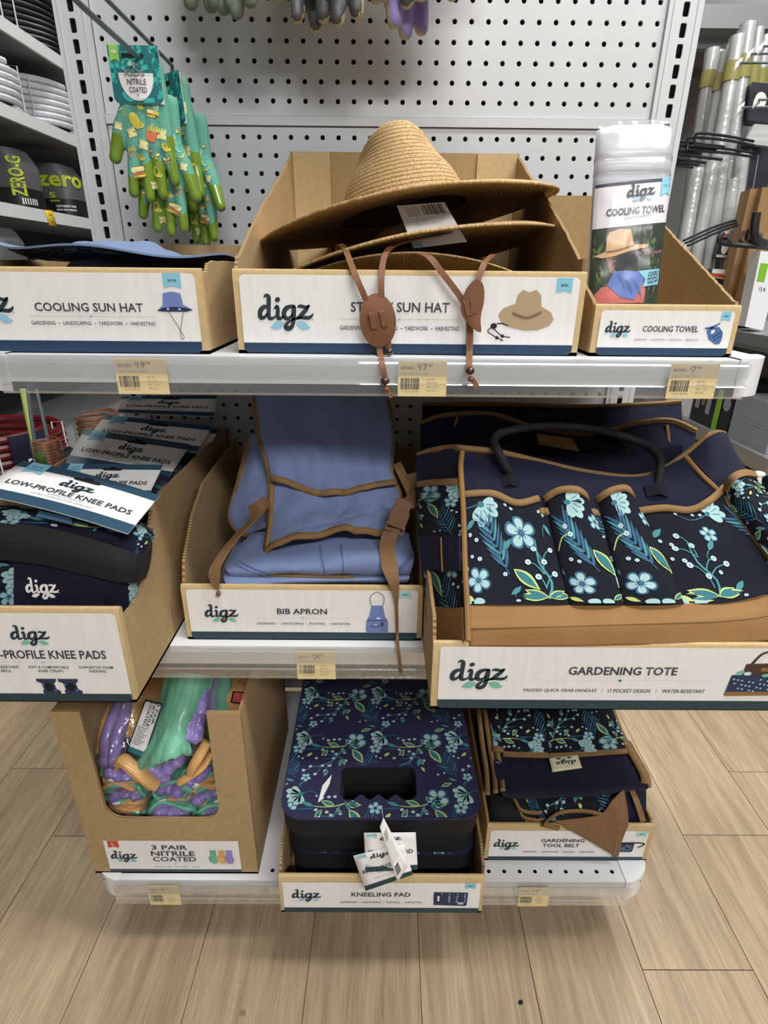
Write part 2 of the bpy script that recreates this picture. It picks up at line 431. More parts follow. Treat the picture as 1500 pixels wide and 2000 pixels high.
def petal_poly(S, cx, cy, L, w, a, m, lay, r0=.12):
    P = []
    for t, h in ((r0, .25), (.3, .62), (.55, .95), (.78, 1.), (.93, .7), (1., .25)): P.append((t*L, h*w))
    Q = P+[(x, -y) for x, y in reversed(P)]
    c, d = math.cos(a), math.sin(a)
    S.poly([(cx+x*c-y*d, cy+x*d+y*c) for x, y in Q][::-1], m, lay)
def leaf_poly(S, x0, y0, x1, y1, w, m, lay):
    dx, dy = x1-x0, y1-y0; P = [(0, .0), (.08, .32), (.2, .68), (.35, .95), (.5, 1), (.66, .82), (.82, .45), (1, 0), (.84, -.35), (.68, -.68), (.5, -.85), (.34, -.8), (.18, -.55), (.07, -.26)]
    w *= .8
    S.poly([(x0+t*dx-h*w*dy, y0+t*dy+h*w*dx) for t, h in P][::-1], m, lay)
def flower5(S, x, y, r, a0=.3, lay=2):
    for k in range(5): petal_poly(S, x, y, r*1.12, r*.44, a0+k*2*PI/5, 'petal_halo', lay, .05)
    for k in range(5): petal_poly(S, x, y, r*.98, r*.3, a0+k*2*PI/5, 'petal', lay+1, .22)
    S.ell(x, y, r*.16, r*.16, 'petal_halo', lay+2, 0, 7)
    for k in range(5):
        a = a0+k*2*PI/5; S.stroke([(x, y, r*.03), (x+math.cos(a)*r*.42, y+math.sin(a)*r*.42, r*.025)], 'petal_halo', lay+2)
def daisy(S, x, y, r, a, lay=2):
    for k, (da, l) in enumerate(((-1.25, .8), (-.8, 1.), (-.3, .92), (.25, 1.), (.75, .9), (1.25, .75))): petal_poly(S, x, y, r*l, r*.2, a+da, 'petal', lay)
    for da in (-.8, -.3, .25, .75): S.stroke([(x+math.cos(a+da)*r*.3, y+math.sin(a+da)*r*.3, r*.012), (x+math.cos(a+da)*r*.7, y+math.sin(a+da)*r*.7, r*.02)], 'leaf_teal', lay+1)
    S.ell(x, y, r*.18, r*.15, 'leaf_teal', lay+1, a, 8)
def fern(S, x0, y0, x1, y1, w, lay=2, fw=1.):
    dx, dy = x1-x0, y1-y0; S.stroke([(x0, y0, .006), (x0+dx*.5-dy*.05, y0+dy*.5+dx*.05, .007), (x1, y1, .003)], 'fern_blue', lay)
    for i in range(7):
        t = .12+i*.12; l = w*(1-.55*abs(t-.45))
        for sg in (-1, 1):
            bx, by = x0+dx*t, y0+dy*t; ex, ey = bx+dx*.2*l/w+sg*-dy*l, by+dy*.2*l/w+sg*dx*l
            S.stroke([(bx, by, .005*fw), ((bx+ex)/2+dx*.05, (by+ey)/2+dy*.05, .0085*fw), (ex+dx*.13, ey+dy*.13, .002*fw)], 'fern_blue' if (i+sg) % 3 else 'stem_teal', lay, 2)
def sprig_tile():
    S = Sheet(); f = lambda y: -y
    def st(m, *p): S.stroke([(x, -y, w) for x, y, w in p], m, 2, 3)
    def berry(x, y, r=.022): S.ell(x, -y, r, r*.9, 'berry', 3, 0, 8); S.ell(x, -y, r*.25, r*.25, 'leaf_teal', 4, 0, 5)
    def lf(x0, y0, x1, y1, w=.3, two=True):
        leaf_poly(S, x0, -y0, x1, -y1, w, 'leaf_yellow' if two else 'stem_teal', 3)
        if two: leaf_poly(S, lerp(x0, x1, .06), -lerp(y0, y1, .06), lerp(x0, x1, .9), -lerp(y0, y1, .9), w*.74, 'leaf_teal', 4)
    daisy(S, .03, 0, .185, PI+.5)
    st('fern_blue', (.05, -.01, .008), (.15, -.04, .006), (.28, .03, .005), (.36, .05, .004)); berry(.37, .045); berry(.44, .04); berry(.22, .03, .015); berry(.29, .06)
    flower5(S, .66, -.07, .13, .9)
    lf(.72, -.1, .86, -.15, .25)
    st('stem_teal', (.62, -.01, .014), (.6, .07, .016), (.57, .13, .015), (.62, .22, .012), (.64, .3, .008))
    for a, b in (((.58, .12), (.72, .07)), ((.59, .14), (.76, .16)), ((.57, .11), (.52, .04))): lf(*a, *b, .28)
    st('leaf_yellow', (.57, .13, .008), (.45, .17, .006), (.3, .18, .005), (.15, .16, .003)); lf(.44, .16, .28, .1, .3); lf(.2, .17, .05, .11, .2, False); berry(.23, .22); lf(.3, .22, .22, .32, .3)
    S.stroke([(.02, -.21, .004), (.16, -.2, .012), (.2, -.2, .004)], 'fern_blue', 2)
    leaf_poly(S, .1, -.27, .03, -.33, .3, 'leaf_yellow', 3)
    lf(.62, .22, .76, .44, .3); fern(S, .93, -.66, .76, -.30, .36)
    st('stem_teal', (.5, .17, .009), (.46, .26, .009), (.42, .33, .011), (.35, .42, .009), (.22, .48, .007), (.1, .5, .005))
    for x, y in ((.36, .25), (.41, .29), (.27, .3), (.16, .36), (.38, .36), (.52, .27), (.54, .4), (.1, .49), (.02, .55), (.34, .48), (.25, .48), (.29, .56), (.17, .61)): berry(x, y)
    for a, b in (((.42, .33), (.52, .4)), ((.42, .32), (.3, .3)), ((.4, .36), (.25, .37)), ((.45, .27), (.52, .28)), ((.35, .42), (.34, .48)), ((.22, .48), (.18, .6)), ((.3, .45), (.29, .55)), ((.1, .5), (.03, .55))):
        st('stem_teal', (*a, .005), (lerp(a[0], b[0], .5)+.02, lerp(a[1], b[1], .5), .004), (*b, .003))
    lf(.47, .2, .54, .28, .2); lf(.48, .37, .46, .5, .25, False); lf(.5, .38, .53, .47, .3); lf(.32, .54, .28, .65, .3, False); leaf_poly(S, .5, -.5, .54, -.58, .25, 'leaf_yellow', 3)
    flower5(S, .92, -.2, .08, .2); berry(.93, .33, .017); berry(.985, .36, .016); berry(.9, .29, .006)
    flower5(S, .06, -.66, .06, 1.); st('stem_teal', (.05, .72, .006), (.0, .76, .007), (.02, .79, .004))
    berry(.7, .62, .016); berry(.78, .6, .014); lf(.82, .68, .93, .72, .2, False)
    return S
TILE = sprig_tile()
def pocket_print(W, H, k):
    """one placement of the print: open flower above, fern and blossom in the middle, berry sprig to the right"""
    S = Sheet(); wide = W > .075; x = lambda a: a*W; y = lambda a: a*H
    def berry(a, b, r=.0034): S.ell(a, b, r, r*.9, 'berry', 3, 0, 8); S.ell(a, b, r*.25, r*.25, 'leaf_teal', 4, 0, 5)
    def st(m, *P): S.stroke([(p[0], p[1], p[2]) for p in P], m, 2, 3)
    def lf(a, b, c, d, w=.3): leaf_poly(S, a, b, c, d, w, 'leaf_yellow', 3); leaf_poly(S, lerp(a, c, .06), lerp(b, d, .06), lerp(a, c, .9), lerp(b, d, .9), w*.74, 'leaf_teal', 4)
    if wide:
        dx = .62 if k == 6 else .2; daisy(S, x(dx), y(.86), .023, .35 if k == 6 else -.75); st('fern_blue', (x(dx-.03), y(.855), .001), (x(dx-.2), y(.83), .0008), (x(dx-.3), y(.9), .0006)); berry(x(dx-.3), y(.9), .0022)
        if k != 6: flower5(S, x(.62), y(.66), .0175, .4)
        else: flower5(S, x(.5), y(.66), .009, .2); flower5(S, x(.88), y(.24), .014, .5)
        fx = .85 if k == 6 else .3; F_ = Sheet(); q = .1; fern(F_, x(fx+.16)/q, y(.30)/q, x(fx-.06)/q, y(.76)/q, .20, 2, 2.); S.merge(F_, 0, 0, q)
        S2 = [(.72, .52), (.80, .40), (.72, .28), (.88, .30), (.64, .40), (.9, .5)] if k != 6 else [(.22, .66), (.16, .54), (.30, .56), (.2, .38), (.42, .42), (.5, .36), (.3, .28)]
        bx = .78 if k != 6 else .3
        st('stem_teal', (x(bx), y(.08), .0016), (x(bx+.05), y(.24), .0013), (x(bx-.03), y(.4), .0012), (x(bx-.02), y(.6), .0006))
        for a, b in S2: st('stem_teal', (x(bx), y(b-.1), .0008), (x((bx+a)/2), y(b-.02), .0006), (x(a), y(b), .0005)); berry(x(a), y(b))
        lf(x(bx-.28), y(.34), x(bx-.06), y(.17), .26) if k != 6 else None
        for a, b in ((-.2, .12), (.16, .1), (-.26, .02), (.22, .02)): lf(x(bx), y(.1), x(bx+a), y(.1+b*.6), .28)
        flower5(S, x(.16 if k != 6 else .93), y(.25 if k != 6 else .6), .0125 if k != 6 else .008, .8); berry(x(.1), y(.44), .0022); berry(x(.18), y(.42), .0026)
        leaf_poly(S, x(.02), y(.12), x(.12), y(.05), .28, 'leaf_yellow', 3); leaf_poly(S, x(.05), y(.36), x(.01), y(.3), .3, 'leaf_yellow', 3)
        for a, b, c, d in ((.04, .66, .14, .74), (.42, .5, .5, .6), (.55, .2, .46, .12), (.92, .72, .97, .62)): leaf_poly(S, x(a), y(b), x(c), y(d), .26, 'stem_teal', 3); st('stem_teal', (x(a), y(b), .0006), (x(a-.04), y(b-.05), .0004), (x(a-.05), y(b-.1), .0003))
        for a, b in ((.08, .62), (.15, .58), (.48, .9), (.55, .88), (.9, .84), (.95, .8), (.42, .3), (.52, .06)): berry(x(a), y(b), .0024)
        petal_poly(S, x(.06), -.004, .016, .006, 1.9, 'petal', 3, .1); petal_poly(S, x(.12), -.004, .017, .006, 1.1, 'petal', 3, .1)
    else:
        daisy(S, x(.42 if k == 3 else .3), y(.86), .021, -.1 if k == 3 else .1); F_ = Sheet(); q = .1; fern(F_, x(.66)/q, y(.32)/q, x(.25)/q, y(.76)/q, .17, 2, 2.); S.merge(F_, 0, 0, q); flower5(S, x(.35), y(.22), .0125, .3 if k == 3 else .9)
        lf(x(.66), y(.5), x(.95), y(.28), .26); flower5(S, x(.85), y(.72), .008, .2); berry(x(.28), y(.42), .0025); berry(x(.4), y(.4), .0022); st('leaf_yellow', (x(.08), y(.5), .0006), (x(.2), y(.6), .0007), (x(.34), y(.62), .0004)); berry(x(.36), y(.62), .003); berry(x(.3), y(.68), .0028)
        leaf_poly(S, x(.08), y(.1), x(.3), y(.04), .26, 'leaf_yellow', 3); lf(x(.75), y(.06), x(.98), y(.13), .28); leaf_poly(S, x(.1), y(.3), x(.02), y(.36), .3, 'leaf_teal', 3)
        petal_poly(S, x(.5), -.004, .015, .006, 1.9, 'petal', 3, .1); petal_poly(S, x(.6), -.004, .015, .006, 1.2, 'petal', 3, .1)
    return S
def floral(W, H, period, ox=0., oy=0., vk=.86, rot=0.):
    """sheet in metres covering W x H with the repeat print"""
    S = Sheet(); n = int(max(W, H)/period)+3
    for j in range(-2, n):
        for i in range(-2, n):
            x, y = (i+ox)*period, H-(j+oy)*period*vk
            if -period*1.4 < x < W+period*.5 and -period*.6 < y < H+period*1.4: S.merge(TILE, x, y, period, rot)
    return S

# ------------------------------------------------------------------ the setting
def plank_mat():
    m = mat('oak_planks', 'B59C7D', .42, spec=.35)
    N, L = m.node_tree.nodes, m.node_tree.links; b = N['Principled BSDF']
    tc = N.new('ShaderNodeTexCoord'); mp = N.new('ShaderNodeMapping'); L.new(tc.outputs['UV'], mp.inputs[0])
    info = N.new('ShaderNodeAttribute'); info.attribute_name = 'plank'
    add = N.new('ShaderNodeVectorMath'); add.operation = 'ADD'; L.new(mp.outputs[0], add.inputs[0])
    cmb = N.new('ShaderNodeCombineXYZ'); L.new(info.outputs['Fac'], cmb.inputs[2]); L.new(cmb.outputs[0], add.inputs[1])
    def nz(scale, st, det, dist=0):
        s = N.new('ShaderNodeMapping'); s.inputs['Scale'].default_value = st; L.new(add.outputs[0], s.inputs[0])
        n = N.new('ShaderNodeTexNoise'); n.inputs['Scale'].default_value = scale; n.inputs['Detail'].default_value = det; n.inputs['Distortion'].default_value = dist; L.new(s.outputs[0], n.inputs[0]); return n.outputs[0]
    fine, grain, tone = nz(7, (60, 2.2, 40), 6), nz(3.2, (11, .7, 40), 5, 1.2), nz(1.2, (2, .6, 30), 2)
    r1 = N.new('ShaderNodeValToRGB'); L.new(grain, r1.inputs[0]); e = r1.color_ramp.elements
    e[0].position = .3; e[0].color = lin('9C886C')+(1,); e[1].position = .68; e[1].color = lin('B9A486')+(1,)
    r2 = N.new('ShaderNodeMapRange'); r2.inputs[1].default_value = .35; r2.inputs[2].default_value = .68; r2.inputs[3].default_value = .80; r2.inputs[4].default_value = 1.08; L.new(fine, r2.inputs[0])
    r3 = N.new('ShaderNodeMapRange'); r3.inputs[1].default_value = .3; r3.inputs[2].default_value = .7; r3.inputs[3].default_value = .84; r3.inputs[4].default_value = 1.1; L.new(tone, r3.inputs[0])
    c = r1.outputs[0]
    for o in (r2.outputs[0], r3.outputs[0]):
        x = N.new('ShaderNodeMix'); x.data_type = 'RGBA'; x.blend_type = 'MULTIPLY'; x.inputs[0].default_value = 1; L.new(c, x.inputs[6]); L.new(o, x.inputs[7]); c = x.outputs[2]
    L.new(c, b.inputs['Base Color'])
    bp = N.new('ShaderNodeBump'); bp.inputs['Strength'].default_value = .25; bp.inputs['Distance'].default_value = .001; L.new(fine, bp.inputs['Height']); L.new(bp.outputs[0], b.inputs['Normal'])
plank_mat(); mat('plank_gap', '6A573F', .8); mat('dirt', '7F6D54', .8); mat('dark_wall', '45474A', .9); mat('ceiling_white', 'C9C9C6', .9)

PW, PX0, FY = .1845, -.481, .0108     # plank width, a joint's x at the camera's depth, floor yaw (measured)
def floor():
    b = MB(); b.box((-4, -3.2, -.05), (4, 4.2, -.004), 'plank_gap')
    o0 = b.build('floor', None, None); o0['kind'] = 'structure'
    vs, fs, uv, pid = [], [], [], []; rnd = random.Random(3); g = .0006
    joints = {4: [-.62], 5: [-.4985, -.93], 6: [-.253], -1: [-.262], -2: [-.092]}
    for k in range(-19, 21):
        xa, xb = PX0+k*PW+g, PX0+(k+1)*PW-g
        e = sorted(joints.get(k, [])); st = (e[0] if e else rnd.uniform(-1.2, 0)); ends = [st]
        if not e and abs(k) < 5: ends = [-1.9 if k % 2 else -2.2]
        for q in e[1:]: ends.append(q)
        while ends[0] > -3.2: ends.insert(0, ends[0]-1.22)
        while ends[-1] < 4.2: ends.append(ends[-1]+1.22)
        for y0, y1 in zip(ends, ends[1:]):
            n = len(vs); sh = math.tan(FY)
            for x, y in ((xa, y0+g), (xb, y0+g), (xb, y1-g), (xa, y1-g)):
                vs.append((x+sh*(y-CAM.y), y, 0)); uv.append((x, y))
            fs.append((n, n+1, n+2, n+3)); pid.append(rnd.uniform(0, 40))
    me = bpy.data.meshes.new('floor'); me.from_pydata(vs, [], fs); me.materials.append(M['oak_planks'])
    L = me.uv_layers.new(name='UV')
    for p in me.polygons:
        for li, vi in zip(p.loop_indices, p.vertices): L.data[li].uv = uv[vi]
    a = me.attributes.new('plank', 'FLOAT', 'FACE')
    for i, v in enumerate(pid): a.data[i].value = v
    o = bpy.data.objects.new('floor', me); COL.objects.link(o); o['kind'] = 'structure'
floor()
def wallbox(name, a, b_, m):
    b = MB(); b.box(a, b_, m); o = b.build(name, None, None); o['kind'] = 'structure'
wallbox('wall_back', (-4, 4.2, 0), (4, 4.3, 3.6), 'dark_wall')
wallbox('wall_left', (-4.1, -3.2, 0), (-4, 4.2, 3.6), 'dark_wall')
wallbox('wall_right', (4, -3.2, 0), (4.1, 4.2, 3.6), 'dark_wall')
wallbox('ceiling', (-4.1, -3.2, 3.55), (4.1, 4.3, 3.65), 'ceiling_white')
b = MB(); S = Sheet()
for x, y, r in ((.235, -.545, .0032), (-.12, -.667, .0035), (-.2, -.56, .004), (-.215, -.59, .003), (-.09, -.64, .0022)): S.ell(x, y, r, r*1.3, 'void' if x > 0 else 'dirt', 1, x*9)
S.put(b, plane_fn((0, 0, .0006), (1, 0, 0), (0, 1, 0))); o = b.build('floor_stains', None, None); o['kind'] = 'structure'

# ------------------------------------------------------------------ gondola end cap
P_ = .0254
def ring_cell(b, cx, cz, hx, hz, r, y, dep, m, n=12, rect=None, fr=None):
    """a square of sheet metal pierced by a hole (round radius r or a rounded slot), with the hole's wall"""
    fr = fr or (lambda u, v, w: (u, y+w, v)); out, inn = [], []
    for k in range(n):
        a = 2*PI*(k+.5)/n; c, s = math.cos(a), math.sin(a)
        q = max(abs(c), abs(s)); out.append((cx+c/q*hx, cz+s/q*hz))
        if rect:
            e = 9.; d = (abs(c)**e+abs(s)**e)**(1/e); inn.append((cx+c/d*rect[0], cz+s/d*rect[1]))
        else: inn.append((cx+c*r, cz+s*r))
    vs = [fr(*p, 0) for p in out]+[fr(*p, 0) for p in inn]+[fr(*p, dep) for p in inn]
    # corners of the square
    F = [(k, (k+1) % n, n+(k+1) % n, n+k) for k in range(n)]
    b.add(vs, F, m, False); b.add(vs, [(n+k, n+(k+1) % n, 2*n+(k+1) % n, 2*n+k) for k in range(n)], m, True)
    if n % 4 == 0:
        K = []
        for qx, qz, k in ((1, 1, n//8), (-1, 1, n//4+n//8), (-1, -1, n//2+n//8), (1, -1, 3*n//4+n//8)):
            k = k-1 if n % 8 else k
            K.append((qx, qz, k))
        for qx, qz, k in K:
            a, c = out[k % n], out[(k+1) % n]
            if abs(abs(a[0]-cx)-hx) < 1e-9 and abs(abs(a[1]-cz)-hz) < 1e-9: continue
            b.add([fr(cx+qx*hx, cz+qz*hz, 0), fr(*a, 0), fr(*c, 0)], [(0, 2, 1)], m, False)
gon = thing('gondola_end_cap', 'grey steel shelving end cap with perforated back panels and slotted uprights', 'shelving', (0, 0, 0))
def panel(name, z0, z1, zs):
    b = MB(); h = P_/2; x0 = -16.5*P_-h; x1 = 16.5*P_+h
    for z in zs:
        for k in range(34): ring_cell(b, (-16.5+k)*P_, z, h, h, .0037, 0, .004, 'steel_grey')
    def q(xa, za, xb, zb): b.add([(xa, 0, za), (xb, 0, za), (xb, 0, zb), (xa, 0, zb)], [(0, 1, 2, 3)], 'steel_grey', False)
    zl, zh = min(zs)-h, max(zs)+h
    q(-.432, z0, 0, zl); q(0, z0, .432, zl); q(-.432, zh, .432, z1); q(-.432, zl, x0, zh); q(x1, zl, .432, zh)
    b.box((-.432, .022, z0), (.432, .026, z1), 'void')  # black backing sheet, the shade inside the holes put into its colour
    for xa, xb in ((-.432, -.43), (.43, .432)): b.box((xa, .0, z0), (xb, .022, z1), 'steel_grey')
    b.box((-.432, .0005, z0), (.432, .022, z0+.001), 'steel_grey')
    return b.build(name, gon, 30)
panel('upper_back_panel', 1.289, 1.62, [1.41-k*P_ for k in range(-7, 5)])
panel('lower_back_panel', .16, 1.2745, [1.2602-k*P_ for k in range(0, 43)])
b = MB(); b.box((-.430, -.0035, 1.2755), (.430, .004, 1.288), 'steel_grey'); b.box((-.431, .001, 1.27), (.431, .004, 1.2935), 'void')  # second box: black strip painting the shadow lines along the rail's edges
b.build('cross_rail', gon)
for s in (-1, 1):
    b = MB(); cx = s*.4565; hz = P_/2
    zz = [1.3981+k*P_*.9945 for k in range(-48, 10)] if s < 0 else [1.4003+k*P_*.9945 for k in range(-48, 10)]
    for z in zz: ring_cell(b, cx, z, .009, hz*.9945, 0, -.006, .003, 'steel_grey', 20, (.0047, .0090))
    zl, zh = zz[0]-hz, zz[-1]+hz
    for xa, xb in ((cx-.026, cx-.009), (cx+.009, cx+.0255)):
        b.box((xa, -.006, .0), (xb, .045, zh), 'steel_grey')
    for xa in (cx-.019, cx+.0165): b.box((xa, -.0072, 0), (xa+.0016, -.006, zh), 'steel_grey')
    b.box((cx-.009, .0, 0), (cx+.009, .04, zl), 'steel_grey'); b.box((cx-.009, .03, zl), (cx+.009, .045, zh), 'void_blue'); b.box((cx-.009, .004, zl), (cx+.009, .006, zh), 'void')  # dark plates behind the slots, coloured to stand in for their shade
    b.box((cx-.009, -.006, 0), (cx+.009, .0, zl), 'steel_grey')
    b.build('upright', gon)
b = MB(); b.box((-.43, -.36, .0), (.43, -.345, .12), 'black_metal'); b.build('kick_plate', gon)

def shelf(name, label, z, yf, holes=False, th=.03, lip=.042, right_cut=.0):
    t = thing(name, label, 'shelf', (0, yf/2, z-th), 'shelves of the end cap')
    b = MB(); r = .045; P = [(-.455, -.006)]
    P += [(-.455+r-r*math.cos(PI/2*i/8), yf+r-r*math.sin(PI/2*i/8)) for i in range(9)]
    P += [(.455-r+r*math.sin(PI/2*i/8), yf+r-r*math.cos(PI/2*i/8)) for i in range(9)]+[(.455, -.006)]
    loops = [[Vector((x, y, 0)) for x, y in P]]
    if holes:
        for k in range(34):
            loops.append([Vector(((-16.5+k)*P_+.0034*math.cos(-a*PI/4), yf+.0165+.0034*math.sin(-a*PI/4), 0)) for a in range(8)])
    tr = tessellate_polygon(loops); fl = [q for l in loops for q in l]
    b.add([(q.x, q.y, z) for q in fl], [tuple(x) for x in tr], 'steel_white', False)
    n = len(P); b.add([(x, y, z) for x, y in P]+[(x, y, z-th) for x, y in P], [(i, (i+1) % n, n+(i+1) % n, n+i) for i in range(n)], 'steel_white', True)
    trb = tessellate_polygon([loops[0]]); b.add([(x, y, z-th) for x, y in P], [tuple(x) for x in trb], 'steel_grey', False)
    if holes: b.box((-.44, yf+.008, z-.012), (.44, yf+.03, z-.010), 'void')  # black strip below the front holes, their inner shade as colour
    b.build('deck', t, 35)
    for s in (-1, 1):
        b = MB(); c = (s*(.455-r), yf+r)
        def f(u, v, rr=r+.0016, s=s, c=c): return Vector((c[0]+s*rr*math.sin(u*PI/2), c[1]-rr*math.cos(u*PI/2), z+.0014-v*(th+.012)))
        b.sheet(f, 12, 1, 'white_plastic', .0014*(-s if s > 0 else 1), em='white_plastic')
        b.add([(c[0]+s*(r+.0016)*math.sin(i/12*PI/2), c[1]-(r+.0016)*math.cos(i/12*PI/2), z+.0016) for i in range(13)]+[(c[0], c[1], z+.0016)], [tuple(range(14))], 'white_plastic', False)
        b.build('corner_cap', t, 30)
    b = MB(); x0, x1 = -.418, .418
    prof = [(yf-.001, z-.0005), (yf-.0035, z-.001), (yf-.0035, z-.0045), (yf-.005, z-.006), (yf-.0056, z-lip*.66), (yf-.0068, z-lip*.69), (yf-.0072, z-lip*.93), (yf-.0062, z-lip), (yf-.003, z-lip*.97)]
    f = lambda u, v: Vector((lerp(x0, x1, u),)+tuple(Vector(prof[min(int(v*8+.001), 8)])))
    b.sheet(f, 1, 8, 'clear_channel', -.0009); b.build('price_channel', t, 20)
    b = MB(); b.box((x0, yf-.0088, z-lip*.44), (x1, yf-.0082, z-lip*.06), 'clear_haze'); b.box((x0, yf-.0092, z-lip*.66), (x1, yf-.0078, z-lip*.62), 'clear_haze'); b.build('channel_flap', t, None)
    return t
shelf('upper_shelf', 'topmost white shelf carrying the straw hat and cooling towel trays', .974, -.42)
shelf('middle_shelf', 'middle white shelf carrying knee pads, bib apron and gardening tote trays', .585, -.42, lip=.05)
shelf('bottom_shelf', 'lowest white shelf just above the floor, with a row of holes along its front', .155, -.456, True, lip=.05)

# ------------------------------------------------------------------ display trays and their printed labels
def frame_box(bx, W, H):
    return lambda x, y: ((x-bx[0])/(bx[2]-bx[0])*W, (bx[3]-y)/(bx[3]-bx[1])*H)
class Label:
    def __init__(s, bx, W, H, r=.006, stripe=None, ink='navy_ink', cor=(1, 1, 1, 1)):
        s.c = frame_box(bx, W, H); s.S = Sheet(); s.k = W/(bx[2]-bx[0]); s.W, s.H = W, H
        s.S.rrect(0, 0, W, H, r, 'paper', 0, 5, cor)
        if stripe: s.S.rrect(0, 0, W, s.c(0, stripe)[1], min(r, s.c(0, stripe)[1]*.8), ink, 1, 5, (0, 0, cor[2], cor[3]))
    def logo(s, x0, x1, y, L=LOGO_BLUE): a = s.c(x0, y); s.S.merge(L, a[0], a[1], (x1-x0)*s.k); return s
    def text(s, t, x0, x1, y0, y1, m='text_ink', bold=.014, lay=3): a, c = s.c(x0, y1), s.c(x1, y0); s.S.text(t, a[0], c[0], a[1], c[1], m, lay, bold); return s
    def rule(s, x0, x1, y): a, c = s.c(x0, y), s.c(x1, y); s.S.rect(a[0], a[1], c[0], a[1]+.0004, 'pale_ink', 2); x = (a[0]+c[0])/2; leaf_poly(s.S, x-.0016, a[1]-.0006, x+.002, a[1]+.0012, .4, 'leaf_blue', 3); return s
    def ribbon(s, x0, x1, y0, y1, t='', m='ribbon_blue'):
        a, c = s.c(x0, y1), s.c(x1, y0); h = (c[1]-a[1])*.13
        s.S.poly([(a[0], a[1]), ((a[0]+c[0])/2, a[1]+h), (c[0], a[1]), (c[0], c[1]), (a[0], c[1])], m, 2)
        if t: s.S.text(t, lerp(a[0], c[0], .27), lerp(a[0], c[0], .73), lerp(a[1], c[1], .42), lerp(a[1], c[1], .6), 'text_ink', 3, .02)
        return s
    def pic(s, ops):
        """ops: list of (kind, material, layer, data) in the photograph's own coordinates"""
        for kind, m, lay, d in ops:
            if kind == 'p': s.S.poly([s.c(*q) for q in d], m, lay)
            elif kind == 'e': a = s.c(d[0], d[1]); s.S.ell(a[0], a[1], d[2]*s.k, d[3]*s.k, m, lay, d[4] if len(d) > 4 else 0)
            elif kind == 's': s.S.stroke([(*s.c(q[0], q[1]), q[2]*s.k) for q in d], m, lay)
            elif kind == 't': s.text(*d, m=m, lay=lay)
        return s
    def put(s, name, parent, o, ux=(1, 0, 0), uy=(0, 0, 1)):
        b = MB(); s.S.put(b, plane_fn(o, ux, uy)); return b.build(name, parent, None)

def tray(name, label, xl, xr, yf, yb, zb, zf, prof, zbk, th=.004, xbl=None, xbr=None, flaps=False, window=None, seed=0):
    """corrugated display tray: prof is the side's top edge from front to back as (y, z)"""
    t = thing(name, label, 'display box', ((xl+xr)/2, (yf+yb)/2, zb), 'display trays')
    xbl = xl if xbl is None else xbl; xbr = xr if xbr is None else xbr; b = MB()
    fx = lambda y, a, c: lerp(a, c, (y-yf)/(yb-yf))
    b.prism([(xl, yf), (xr, yf), (xbr, yb), (xbl, yb)], lambda u, v, w: (u, v, zb+w), th, 'cardboard_in')
    rnd = random.Random(seed)
    for s in (0, 1):
        y0_ = yf+(.0052 if window else .0087); T = [(y0_, zb), (y0_, prof[0][1])]; prof = [q for q in prof if q[0] > y0_] if s == 0 else prof; prof = [(y0_+.0001, prof[0][1])]+list(prof) if s == 0 else prof
        for (ya, za), (yb_, zb_) in zip(prof, prof[1:]):
            n = max(1, int(math.hypot(yb_-ya, zb_-za)/.006))
            T += [(lerp(ya, yb_, (i+1)/n), lerp(za, zb_, (i+1)/n)+rnd.uniform(-.0006, .0006)) for i in range(n)]
        T += [(yb, zb)]
        if s == 0: b.prism(T, lambda u, v, w: (fx(u, xl, xbl)+w, u, v), th, 'cardboard', 'corrugation')
        else: b.prism(T, lambda u, v, w: (fx(u, xr, xbr)-w, u, v), th, 'cardboard', 'corrugation')
    b.prism([(xbl, zb), (xbr, zb), (xbr, zbk), (xbl, zbk)], lambda u, v, w: (u, yb-w, v), th, 'cardboard_in', 'corrugation')
    if window:
        x0, x1, zw, r = window; P = [(xl, zb), (xr, zb), (xr, zf), (x1+.002, zf)]
        P += [(x1-r+r*math.cos(a*PI/10), zw+r-r*math.sin(a*PI/10)) for a in range(6)]
        P += [(x0+r-r*math.sin(a*PI/10), zw+r-r*math.cos(a*PI/10)) for a in range(6)]+[(x0-.002, zf), (xl, zf)]
        b.prism(P, lambda u, v, w: (u, yf+w, v), .005, 'cardboard', 'corrugation')
    else:
        b.prism([(yf, zb), (yf, zf-.004), (yf+.0015, zf-.001), (yf+.004, zf), (yf+.007, zf-.001), (yf+.0085, zf-.004), (yf+.0085, zb)], lambda u, v, w: (lerp(xl, xr, w), u, v), 1, 'cardboard_rim')
    if flaps:
        for x0, x1 in ((xbl+.004, xbl+.062), (xbr-.066, xbr-.004)):
            b.prism([(x0, zb+.05), (x1, zb+.05), (x1, zbk-.001), (x0, zbk-.001)], lambda u, v, w: (u, yb-.0045-w, v), .0035, 'cardboard_rim', 'corrugation')
    o = b.build('tray_body', t, 30)
    return t
mat('hat_tan', 'B1977A', .8); mat('hat_tan_dark', '7E6548', .8); mat('pic_blue', '6F82B8', .8); mat('pic_navy', '2B3354', .8); mat('pic_slate', '4A6A9E', .8)
SUB = 'GARDENING  ~  LANDSCAPING  ~  YARDWORK  ~  HARVESTING'
